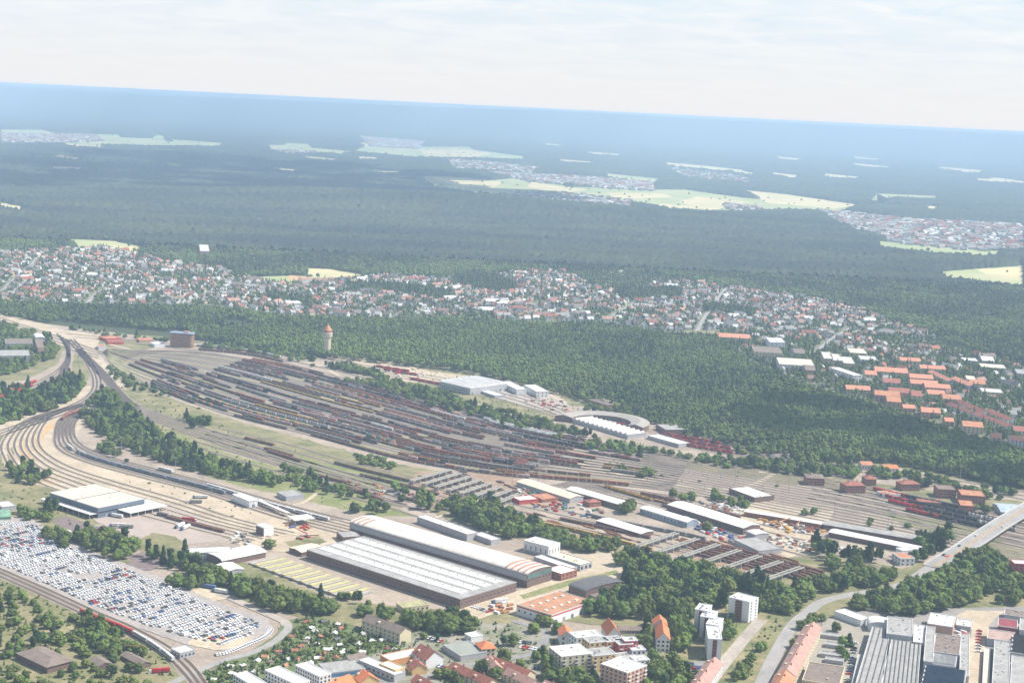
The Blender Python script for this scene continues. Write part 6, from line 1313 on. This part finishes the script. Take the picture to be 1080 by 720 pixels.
for px, an, c, lab in [((123,546), -20, 'white', 'white lorry docked below the right canopy of the freight hall'), ((125,556), 10, 'white', 'white lorry parked on the yard below the freight hall'), ((133,557.5), 10, 'grey', 'grey lorry next to the white one below the freight hall'),
    ((172,545), 160, 'dark grey', 'dark lorry at the far end of the freight yard'), ((199,550), 170, 'red', 'red lorry in front of the rusty wagons'), ((190,556), 70, 'white', 'left one of two upright parked white lorries'), ((196,558), 70, 'white', 'right one of two upright parked white lorries'),
    ((118,577), 20, 'red', 'red and white lorry beside the trees above the car park'), ((169,710), 20, 'red', 'red and white lorry on the road at the lower left'), ((220,621), -20, 'blue', 'blue tarpaulin lorry at the upper corner of the car park'), ((233,626), -20, 'white', 'white lorry right of the blue one by the car park'),
    ((70,563), -40, 'white', 'white lorry standing beside the car park trees'), ((206,531), 10, 'grey', 'grey lorry on the grass beside the pale tracks'), ((212,526), 10, 'white', 'white lorry behind the grey one beside the pale tracks'), ((1000,590), 40, 'red', 'red lorry climbing the ramp of the bridge'), ((528,636), 30, 'white', 'white lorry at the corner of the ribbed workshop')]: lorry(px, an, c, lab)
_CT = {}
def container(x, y, a, c, label, group, st=0):
    if c not in _CT:
        mb = MB(); mb.box(-3, -1.2, .15, 3, 1.2, 2.6); [mb.box(-2.7 + k * .6, s * 1.2 if s > 0 else -1.26, .4, -2.5 + k * .6, 1.26 if s > 0 else -1.2, 2.4) for k in range(10) for s in (-1, 1)]; mb.box(3.0, -1.1, .3, 3.06, 1.1, 2.5, 1); _CT[c] = mb.mesh('container_body', [paint(c), M_UNDER])
    o = link('container', _CT[c], None, (x, y, .1 + 2.5 * st), a); tag(o, label, 'container', group)
def clutter(poly, n, cols, where, rnd):
    w = wpoly(poly); k = 0; P_ = []
    while k < n * 30 and len(P_) < n:
        k += 1; q = w.min(0) + RNG.uniform(0, 1, 2) * (w.max(0) - w.min(0))
        if inside(q[None], w)[0] and len(blocked(q[None], 2, False)) and all(np.hypot(*(q - p_)) > 6 for p_ in P_): P_.append(q); c = rc.choice(cols); container(q[0], q[1], rnd + rc.choice([0, 1.57]) + rc.uniform(-.1, .1), c, '%s container standing %s' % (c, where), 'containers ' + where)
for poly, n, cols, where in [([(540,515),(560,513),(640,540),(625,548),(560,535)], 38, ['white', 'red', 'blue', 'grey', 'green', 'rust red', 'orange'], 'in the crowded yard beside the tan-roofed shed'),
    ([(725,545),(760,560),(800,575),(790,580),(740,562),(720,552)], 34, ['white', 'blue', 'white', 'grey', 'red'], 'in front of the largest white-roofed shed'),
    ([(735,528),(780,535),(790,545),(770,542),(740,533)], 20, ['white', 'rust red', 'grey'], 'behind the largest white-roofed shed'),
    ([(800,545),(870,556),(880,562),(830,562),(800,552)], 30, ['orange', 'yellow', 'dark grey', 'white', 'rust red'], 'in the sunlit storage yard'),
    ([(800,560),(860,572),(920,586),(880,585),(830,580),(800,570)], 34, ['white', 'grey', 'rust red', 'white'], 'in the pale storage area above the conifers'),
    ([(512,642),(530,636),(545,640),(528,650)], 10, ['rust red', 'white', 'orange'], 'beside the rust-orange flat hall'),
    ([(1000,660),(1020,664),(1018,672),(1000,670)], 12, ['white', 'blue', 'red'], 'behind the vented factory roofs'),
    ([(400,385),(430,390),(455,396),(440,402),(405,394)], 14, ['red', 'dark grey', 'white'], 'on the sandy apron left of the depot'),
    ([(560,418),(595,424),(600,436),(575,432),(555,425)], 18, ['rust red', 'red', 'white', 'brown'], 'on the depot apron left of the roundhouse'),
    ([(310,548),(330,552),(325,560),(300,556)], 7, ['blue', 'orange', 'red'], 'around the wash canopy'),
    ([(250,562),(266,566),(262,576),(244,572)], 9, ['dark grey', 'white', 'grey'], 'beside the rack building'),
    ([(330,500),(440,520),(420,530),(330,512)], 14, ['orange', 'rust red', 'white'], 'along the meadow sidings')]: clutter(poly, n, cols, where, 0.7)
def stacks(poly, n, m, where, cat='stack', name='scrap_stack', hh=(.8, 2)):
    w = wpoly(poly); d = np.array(P(760, 590)) - np.array(P(700, 572)); an = math.atan2(d[1], d[0]); c = 0; k = 0
    while c < n and k < n * 20:
        k += 1; q = w.min(0) + RNG.uniform(0, 1, 2) * (w.max(0) - w.min(0))
        if not inside(q[None], w)[0] or not len(blocked(q[None], 1, False)): continue
        c += 1; mb = MB(); L = rc.uniform(6, 22); 
        for j in range(4): mb.box(-L / 2 + rc.uniform(-.5, .5), -1.4 + j * .7, 0, L / 2 + rc.uniform(-.5, .5), -.75 + j * .7, rc.uniform(*hh))
        o = mb.obj(name, m); o.location = (q[0], q[1], .3); o.rotation_euler.z = an + rc.uniform(-.04, .04); tag(o, 'low bundle of %s lying %s' % (('rusty rails' if name == 'rail_stack' else 'dark sleepers'), where), cat, 'bundles lying ' + where)
stacks([(705,572),(745,567),(835,590),(870,606),(860,615),(800,606)], 55, mat('rusty_rails', (0.30, 0.13, 0.07), .9, rnd=.35), 'between the right-hand crane runways', name='rail_stack')
stacks([(436,505),(480,495),(550,515),(545,530),(480,528)], 50, mat('old_sleepers', (0.14, 0.10, 0.08), .9, rnd=.35), 'between the left-hand crane runways', name='sleeper_stack')
stacks([(560,540),(690,568),(700,578),(640,570),(560,550)], 22, mat('rusty_rails', (0.30, 0.13, 0.07), .9), 'along the overgrown works sidings', name='rail_stack')
def crane(px, L, ang, c, label):
    x, y = P(*px); t = thing('mobile_crane', label, 'crane', (x, y, .3), rad(ang)); mb = MB(); mb.box(-3.5, -1.3, .6, 3.5, 1.3, 2); mb.obj('chassis', paint(c), t)
    mb = MB(); mb.box(-2.5, -1.2, 2.003, 1, 1.2, 3.6); mb.obj('cab', paint('white'), t); mb = MB(); mb.tube((-1, 0, 3.6), (L, 0, 6 + L * .1), .6, .35, 5); mb.obj('boom', paint(c), t)
    for xx in (-2.4, 2.4):
        for s in (-1.5, 1.2): mb = MB(); mb.extr([(xx + .6 * math.cos(k * .785), .6 + .6 * math.sin(k * .785)) for k in range(8)], 'y', s, s + .3); mb.obj('wheel', M_TYRE, t)
crane((104,683), 46, -28, 'yellow', 'yellow long-boomed crane rising over the front left trees'); crane((316,569), 22, -25, 'red', 'red crane lying beside the tracks above the open shed'); crane((324,567), 18, 150, 'red', 'second red crane boom beside the first one'); crane((824,553), 12, 20, 'yellow', 'yellow crane in the sunlit storage yard'); crane((841,556), 10, 60, 'orange', 'orange crane right of the yellow one in the storage yard')
# floodlight masts and overhead line masts
def mast(px, h, label, name='floodlight_mast', group=None):
    x, y = P(*px); t = thing(name, label, 'mast', (x, y, 0), 0, group); mb = MB(); mb.tube((0, 0, 0), (0, 0, h), .35, .18, 6); mb.obj('pole', M_steel, t)
    if name == 'floodlight_mast': mb = MB(); mb.box(-1.6, -.5, h, 1.6, .5, h + .8); mb.obj('lamp_head', M_steel, t)
    else: mb = MB(); mb.box(-5, -.12, h - 1.2, 0, .12, h - .9); mb.obj('bracket', M_steel, t)
for i, (x, y) in enumerate([(355,430),(470,455),(478,452),(535,500),(540,512),(568,508),(618,516),(640,520),(660,480),(690,500),(700,505),(727,500),(760,505),(775,512),(797,480),(742,470),(832,520),(880,545),(610,440),(553,425),(1012,512),(936,560),(225,500),(122,486),(150,478),(128,482),(185,505),(700,478)]): mast((x, y), 24, 'slim grey floodlight mast on the railway land, %s in a west to east count' % ORD[min(i, 38)], group='floodlight masts')
nm = 0
for keep, pts, ln in TRACKS:
    if keep and keep[0] in ('inner', 'through', 'east', 'mid', 'southwest') and keep[1] in (1, 5, 9, 13):
        for s in np.arange(30, ln - 30, 75):
            i = int(s / 12)
            if i < len(pts) - 1 and nm < 190:
                q = pts[i]; ppx = PX(q[0], q[1]); 
                if -5 < ppx[0] < 1085: nm += 1; d = pts[i + 1] - pts[i]; d /= np.linalg.norm(d); o = (q[0] - d[1] * 3.4, q[1] + d[0] * 3.4); mast(PX(*o), 8.5, 'thin overhead line mast beside the running lines', 'overhead_line_mast', 'overhead line masts')
# allotment huts
aw = [(292,672),(302,657),(330,652),(418,674),(440,688),(400,692),(372,692),(340,700),(300,706),(245,724),(205,722),(222,706),(262,690)]
pts_a = blocked(grid_pts(wpoly(aw), 12.5, .28), 2); print('huts', len(pts_a)); _hut = {}
for i, (x, y) in enumerate(pts_a):
    if rc.random() < .12: continue
    c = rc.choice(['red', 'brown', 'dark grey', 'orange', 'white', 'white', 'grey']); ty = rc.randint(0, 1)
    if (c, ty) not in _hut:
        m = {'red': R_red, 'brown': R_brown, 'dark grey': R_dark, 'orange': R_oranged, 'white': R_white, 'grey': R_pale}[c]; a = MB(); b = MB()
        if ty: a.extr([(-2, 0), (2, 0), (2, 2.2), (0, 3.3), (-2, 2.2)], 'y', -2.6, 2.6); pr = [(-2.4, 2.05), (0, 3.5), (2.4, 2.05)]; b.extr(pr + [(p_[0], p_[1] - .15) for p_ in pr[::-1]], 'y', -2.9, 2.9)
        else: a.box(-1.8, -2.4, 0, 1.8, 2.4, 2.3); b.extr([(-2.1, 2.32), (2.1, 2.7), (2.1, 2.85), (-2.1, 2.47)], 'y', -2.7, 2.7)
        _hut[(c, ty)] = (a.mesh('hut_wall', rc.choice([W_cream, W_brick, W_white])), b.mesh('hut_roof', m))
    t = thing('garden_hut', '%s-roofed %s garden hut amid the green allotments' % (c, 'gabled' if ty else 'flat'), 'garden hut', (x, y, 0), rc.uniform(0, 3.14), 'garden huts of the allotments'); a, b = _hut[(c, ty)]; link('wall', a, t); link('roof', b, t)
# ---------------------------------------------------------------- trees of the near half
ZONES = [ # polygon, spacing, radius, height, where, conifer share
 ([(-8,612),(30,628),(80,652),(115,668),(150,690),(165,705),(185,725),(-8,760)], 9, 3.7, 9, 'in the scrubby wood at the lower left', .12, .42),
 ([(78,645),(118,660),(150,682),(160,700),(130,700),(100,690),(80,670)], 7.5, 4.6, 14, 'in the dense grove below the railway at the lower left', .05, .1),
 ([(140,668),(180,680),(196,690),(180,694),(150,682)], 7.5, 4, 9, 'between the car park and the single track', 0, .1),
 ([(36,562),(60,556),(75,572),(68,580)], 7, 4, 11, 'at the upper corner of the car park', .1, .2), ([(20,535),(45,540),(55,548),(40,556),(22,548)], 8, 4, 11, 'left of the freight hall', .1, .3), ([(50,530),(62,530),(60,545),(50,543)], 6, 4.5, 15, 'in front of the freight hall', .2, .1),
 ([(78,562),(92,556),(145,568),(145,582),(128,595),(112,590),(95,582),(80,575)], 8, 5.2, 14, 'in the grove between the freight yard and the car park', .15, .08),
 ([(112,592),(135,602),(180,612),(190,606),(225,622),(222,626),(180,618),(140,604)], 6.5, 4.4, 12, 'in the hedge along the upper car park edge', .1, .05),
 ([(152,576),(175,585),(200,580),(218,592),(215,608),(190,606),(175,598),(155,590)], 8, 4.6, 15, 'around the dark yard above the car park', .45, .15),
 ([(200,596),(228,598),(262,612),(290,620),(330,630),(400,648),(440,650),(486,642),(500,650),(505,668),(470,672),(440,668),(420,655),(400,652),(370,648),(330,652),(300,648),(260,638),(225,620),(205,612)], 8.5, 5.6, 16, 'in the belt between the workshop and the allotments', .12, .04),
 ([(345,618),(370,624),(398,632),(415,640),(400,645),(360,635)], 9, 4, 11, 'at the foot of the ribbed workshop', .3, .3),
 ([(425,520),(470,526),(520,528),(556,548),(600,566),(640,572),(655,578),(640,584),(600,582),(560,566),(545,572),(500,558),(470,542),(448,540)], 8.5, 5.4, 16, 'in the wood strip behind the white-roofed stores', .12, .04),
 ([(650,580),(700,588),(760,600),(800,612),(835,632),(845,648),(810,648),(800,640),(795,628),(770,620),(764,645),(740,640),(728,642),(724,690),(708,690),(708,655),(690,648),(680,655),(640,652),(600,650),(575,652),(585,645),(640,632),(658,620),(656,600)], 8.5, 5.8, 18, 'in the large wood behind the coloured flats', .2, .03),
 ([(548,650),(575,650),(590,660),(586,676),(570,672),(555,664)], 8, 5, 14, 'between the rust-orange hall and the cream flats', .1, .1),
 ([(560,690),(582,690),(630,705),(630,730),(600,735),(575,715)], 8, 5, 13, 'in front of the cream flats', .1, .08), ([(500,690),(520,688),(560,705),(560,725),(510,725)], 9, 5, 14, 'around the red-roofed rows at the bottom', .15, .2),
 ([(455,702),(480,705),(510,722),(470,730),(450,715)], 9, 4.6, 12, 'in front of the red-roofed row', 0, .3), ([(530,672),(548,676),(545,692),(520,684)], 10, 4.6, 12, 'right of the orange hipped roof', .1, .3),
 ([(678,688),(708,690),(728,696),(730,730),(676,735),(682,705)], 8.5, 5.2, 14, 'at the bottom edge right of the salmon tower', .05, .08), ([(678,650),(690,652),(690,685),(676,685)], 9, 4.4, 16, 'left of the white-gabled house', .3, .2),
 ([(795,625),(800,612),(830,622),(850,612),(880,604),(905,596),(925,600),(945,612),(925,622),(905,625),(870,634),(848,646),(830,650),(800,648)], 8.5, 5.4, 15, 'in the wood left of the curving road', .05, .04),
 ([(905,628),(945,622),(965,612),(1000,600),(1022,582),(1048,580),(1060,590),(1062,606),(1042,635),(1010,642),(985,646),(950,652),(905,644),(880,640),(862,640),(880,633)], 8.8, 5.8, 16, 'in the wood right of the curving road', .05, .03),
 ([(1062,604),(1085,608),(1085,640),(1060,640),(1048,634)], 9, 5.4, 15, 'at the right edge below the pink flats', .05, .2),
 ([(965,558),(985,556),(1012,572),(995,588),(976,602),(962,592),(968,575)], 8, 5.4, 17, 'in the dark clump left of the bridge', .3, .02),
 ([(848,575),(862,566),(878,578),(898,580),(925,582),(938,588),(935,596),(900,594),(876,594),(858,590)], 8, 4.4, 16, 'in the row of dark trees above the curving road wood', .5, .1),
 ([(880,590),(920,590),(905,600),(870,604),(860,598)], 9, 5, 14, 'in the bright trees below the storage area', .05, .1),
 ([(790,690),(806,675),(818,664),(824,668),(810,682),(792,712),(770,735),(765,722)], 8, 4.4, 11, 'along the tram verge', 0, .35), ([(850,652),(862,645),(872,650),(860,664),(845,680),(832,706),(820,735),(808,735),(822,700),(838,670)], 8.5, 4.2, 11, 'between the road and the long red roof', .05, .15),
 ([(765,660),(775,655),(772,672),(766,690),(770,700),(760,705)], 9, 4.5, 12, 'beside the largest slab tower', .05, .25), ([(878,672),(900,675),(895,700),(885,705),(880,690)], 9, 4.4, 11, 'in the school courtyard', .1, .3), ([(866,660),(876,658),(895,662),(890,668),(870,668)], 10, 4, 10, 'at the top of the grey courtyard', .1, .4),
 ([(1005,655),(1025,652),(1026,662),(1008,662)], 8, 3, 6, 'on the green mound behind the factory', .1, .3), ([(640,600),(700,590),(712,608),(680,616),(650,618)], 12, 4.8, 15, 'in the sandy clearing by the wood', .3, .3),
 ([(268,584),(280,580),(282,572),(294,568),(296,576),(285,580)], 7, 5.5, 14, 'standing alone beside the small brown block', 0, .4),
 ([(300,672),(330,654),(420,676),(440,690),(330,706),(215,725),(225,705),(262,688)], 15, 2.6, 6, 'among the allotments', .05, .2), ([(430,664),(470,672),(500,690),(480,700),(440,690)], 16, 3.4, 9, 'in the small town below the belt', .1, .2)]
FARZ = [ ([(345,376),(400,392),(412,400),(450,408),(480,418),(540,434),(600,448),(640,464),(700,476),(782,488),(776,495),(700,487),(640,478),(560,459),(480,438),(430,424),(362,403),(400,404),(392,398),(330,384)], 8.5, 4.8, 12, .15, .03),
 ([(205,362),(262,363),(345,378),(395,392),(395,398),(330,387),(262,372),(205,367)], 8, 4.2, 10, .2, .05), ([(55,345),(120,351),(178,357),(176,361),(110,355)], 7.5, 4.2, 10, .2, .1),
 ([(105,412),(128,408),(142,428),(150,445),(175,460),(215,480),(300,510),(290,514),(230,505),(170,489),(135,476),(102,460),(84,438)], 8.5, 4.8, 14, .3, .03), ([(110,385),(122,388),(150,402),(175,415),(170,420),(135,412),(115,398)], 11, 4, 9, .3, .45),
 ([(80,394),(90,404),(75,424),(40,439),(-8,450),(-8,410),(40,402)], 8.5, 5, 14, .35, .03), ([(-8,336),(50,350),(62,364),(58,378),(30,390),(-8,400)], 9.5, 4.6, 11, .15, .15),
 ([(7,488),(30,486),(56,499),(52,511),(20,512)], 8, 4.8, 13, .3, .05), ([(194,442),(221,442),(223,455),(200,452)], 8, 4.6, 12, .3, .05), ([(200,470),(207,470),(208,482),(202,482)], 6, 3.6, 16, 1, .1), ([(95,470),(112,468),(128,478),(122,486),(100,482)], 9, 4.5, 12, .1, .1), ([(125,485),(165,497),(160,502),(130,492)], 10, 3.6, 8, .1, .4),
 ([(296,492),(318,490),(345,512),(372,518),(405,522),(400,528),(350,526),(318,516),(300,508)], 9, 4.6, 12, .15, .12), ([(325,508),(368,512),(370,522),(330,520)], 9, 4.6, 12, .15, .1), ([(372,534),(408,528),(410,540),(385,545),(372,541)], 9, 5, 12, .15, .1), ([(408,510),(428,508),(432,530),(415,532)], 10, 4.6, 14, .15, .2),
 ([(368,478),(395,480),(420,490),(412,497),(380,490)], 8, 3.2, 6, 0, .2), ([(780,482),(850,490),(905,498),(900,505),(820,501),(780,492)], 8.5, 5, 13, .15, .05), ([(860,488),(940,494),(1000,505),(1080,524),(1040,530),(1000,520),(940,506),(880,500)], 11, 5, 12, .15, .2),
 ([(925,512),(945,514),(948,520),(928,519)], 9, 4.6, 12, .1, .1), ([(1015,528),(1045,534),(1048,545),(1020,540)], 8, 5, 14, .2, .05), ([(968,505),(985,510),(984,518),(966,514)], 9, 4.6, 13, .2, .1), ([(706,517),(735,522),(740,532),(712,528)], 8, 5, 12, .1, .1), ([(752,518),(762,518),(763,530),(753,530)], 6, 4.6, 13, .1, 0), ([(770,526),(792,527),(790,536),(772,535)], 7, 4.6, 11, .1, 0), ([(655,490),(664,490),(664,498),(655,498)], 7, 4.6, 10, .1, 0), ([(675,494),(688,494),(688,504),(676,504)], 7, 4.8, 11, .1, 0), ([(845,538),(866,540),(862,546),(846,544)], 7, 4.6, 10, 0, 0),
 ([(900,545),(960,553),(958,562),(902,554)], 10, 3.6, 8, 0, .3), ([(655,535),(664,528),(668,542),(658,545)], 6, 5, 15, 0, 0), ([(740,552),(748,552),(748,562),(740,562)], 6, 4.6, 12, 0, .1), ([(120,388),(240,425),(300,452),(240,440),(150,415)], 26, 2.2, 3.5, 0, .3), ([(340,482),(430,500),(420,508),(330,490)], 24, 2, 3, 0, .3), ([(640,488),(780,505),(860,520),(760,512),(660,498)], 26, 2.4, 4, 0, .4), ([(600,430),(640,425),(700,448),(780,470),(830,486),(800,486),(700,456)], 12, 4.6, 11, .1, .5)]
for q in ([(334,371),(357,372),(360,388),(332,386)], [(686,674),(710,674),(712,694),(684,694)], [(730,676),(768,676),(768,694),(730,694)], [(768,650),(795,650),(795,662),(770,662)], [(575,650),(600,650),(600,656),(575,656)], [(575,692),(620,694),(660,708),(684,700),(684,712),(640,722),(575,704)], [(545,650),(575,650),(575,656),(545,656)], [(600,622),(655,622),(655,626),(600,628)], [(384,660),(430,672),(432,676),(384,668)], [(78,686),(45,706),(14,692),(10,696),(45,716),(84,700)]): BLOCK.append(wpoly(q))
TR = []
for poly, sp, r0, h0, where, cf, thin in ZONES:
    p = blocked(grid_pts(wside(poly, h0 * .42), sp, .32), 1.0); p = p[RNG.uniform(0, 1, len(p)) > thin]; nz = vnoise(p, 45, 7) if len(p) else []
    for (x, y), nn in zip(p, nz):
        k = int(RNG.choice([5, 6, 6])) if RNG.uniform() < cf else (int(RNG.choice([2, 4])) if nn + RNG.normal(0, .15) > .66 else int(RNG.choice([0, 1, 3, 0, 4])))
        TR.append((x, y, r0 * 1.12 * RNG.uniform(.7, 1.25), h0 * .88 * RNG.uniform(.75, 1.15), k, where))
TR.sort(key=lambda t: math.hypot(t[0], t[1])); print('near trees', len(TR))
def trunk_mesh():
    mb = MB(); mb.tube((0, 0, -.3), (0, 0, .5), .055, .04, 7); mb.tube((0, 0, .5), (.03, .02, .95), .04, .02, 6)
    for k in range(5): a = k * 2.4; mb.tube((0, 0, .32 + k * .1), (.32 * math.cos(a), .32 * math.sin(a), .62 + k * .12), .022, .008, 5)
    return mb.mesh('trunk', BARK)
TRK = trunk_mesh(); KN = {0: ('broadleaf_tree', 'round dark green broadleaf tree'), 1: ('broadleaf_tree', 'full green broadleaf tree'), 2: ('broadleaf_tree', 'light green broadleaf tree'), 3: ('broadleaf_tree', 'loose green broadleaf tree'), 4: ('broadleaf_tree', 'pale leafy broadleaf tree'), 5: ('conifer_tree', 'dark cone-shaped conifer'), 6: ('pine_tree', 'dark open-crowned pine'), 7: ('poplar_tree', 'slim upright tree')}
for x, y, r, h, k, where in TR[:300]:
    nm, d = KN[k]; t = thing(nm, ('tall ' if h > 15 and len(where.split()) < 9 else '') + d + ' ' + where, 'tree', (x, y, 0), RNG.uniform(0, 6.28), 'trees ' + where); t.scale = (r, r, h / 1.9)
    link('trunk', TRK, t); link('crown', NEAR_CROWNS[k], t)
a = np.array([t[:5] for t in TR[300:]]); tree_mass('near_woods', a[:, :2], a[:, 2], a[:, 3], a[:, 4].astype(int), NG_NEAR)
pp, rr_, hh_, kk_ = [], [], [], []
for poly, sp, r0, h0, cf, thin in FARZ:
    p = blocked(grid_pts(wside(poly, h0 * .4), sp, .34), .5); p = p[RNG.uniform(0, 1, len(p)) > thin]; n = len(p); pp.append(p); rr_.append(r0 * 1.15 * RNG.uniform(.7, 1.25, n)); hh_.append(h0 * .85 * RNG.uniform(.7, 1.2, n)); kk_.append(np.where(RNG.uniform(0, 1, n) < cf, RNG.choice([5, 6], n), RNG.choice([0, 1, 2, 3, 4], n)))
tree_mass('railway_woods', np.vstack(pp), np.concatenate(rr_), np.concatenate(hh_), np.concatenate(kk_), NG_NEAR)
# low shrubs and weeds
def shrubs(name, polys, sp, r0, h0, thin=.3):
    p = np.vstack([grid_pts(wpoly(q), sp, .4) for q in polys]); p = blocked(p, .2); p = p[RNG.uniform(0, 1, len(p)) > thin + .45 * (vnoise(p, 40, 13) - .5)]; n = len(p); tree_mass(name, p, r0 * RNG.uniform(.5, 1.4, n), h0 * RNG.uniform(.5, 1.4, n), RNG.choice([0, 2, 3, 4], n), NG_FAR)
shrubs('allotment_shrubs', [aw], 4.2, 2.0, 3.6, .12)
shrubs('weeds', [[(-8,606),(60,638),(120,664),(170,690),(200,725),(-8,760)], [(690,600),(760,600),(830,625),(860,640),(840,665),(800,740),(700,740)], [(430,668),(480,655),(560,660),(620,670),(700,690),(720,740),(430,760)]], 6.5, 1.7, 2.8, .35)
shrubs('trackside_shrubs', [[(112,385),(150,405),(200,435),(260,455),(330,478),(300,490),(230,475),(160,450),(125,425)], [(125,432),(170,452),(240,478),(320,500),(400,528),(400,545),(250,512),(135,465)], [(640,460),(780,488),(860,505),(760,516),(640,495)], [(-5,455),(15,452),(12,470),(50,515),(130,530),(60,560),(-5,545)], [(130,495),(180,500),(225,520),(270,545),(220,545),(130,508)], [(330,362),(420,378),(560,402),(640,432),(560,440),(450,412),(345,378)]], 11, 1.7, 2.2, .6)
for o in list(COL.objects):
    if o.type == 'EMPTY': clean(o)
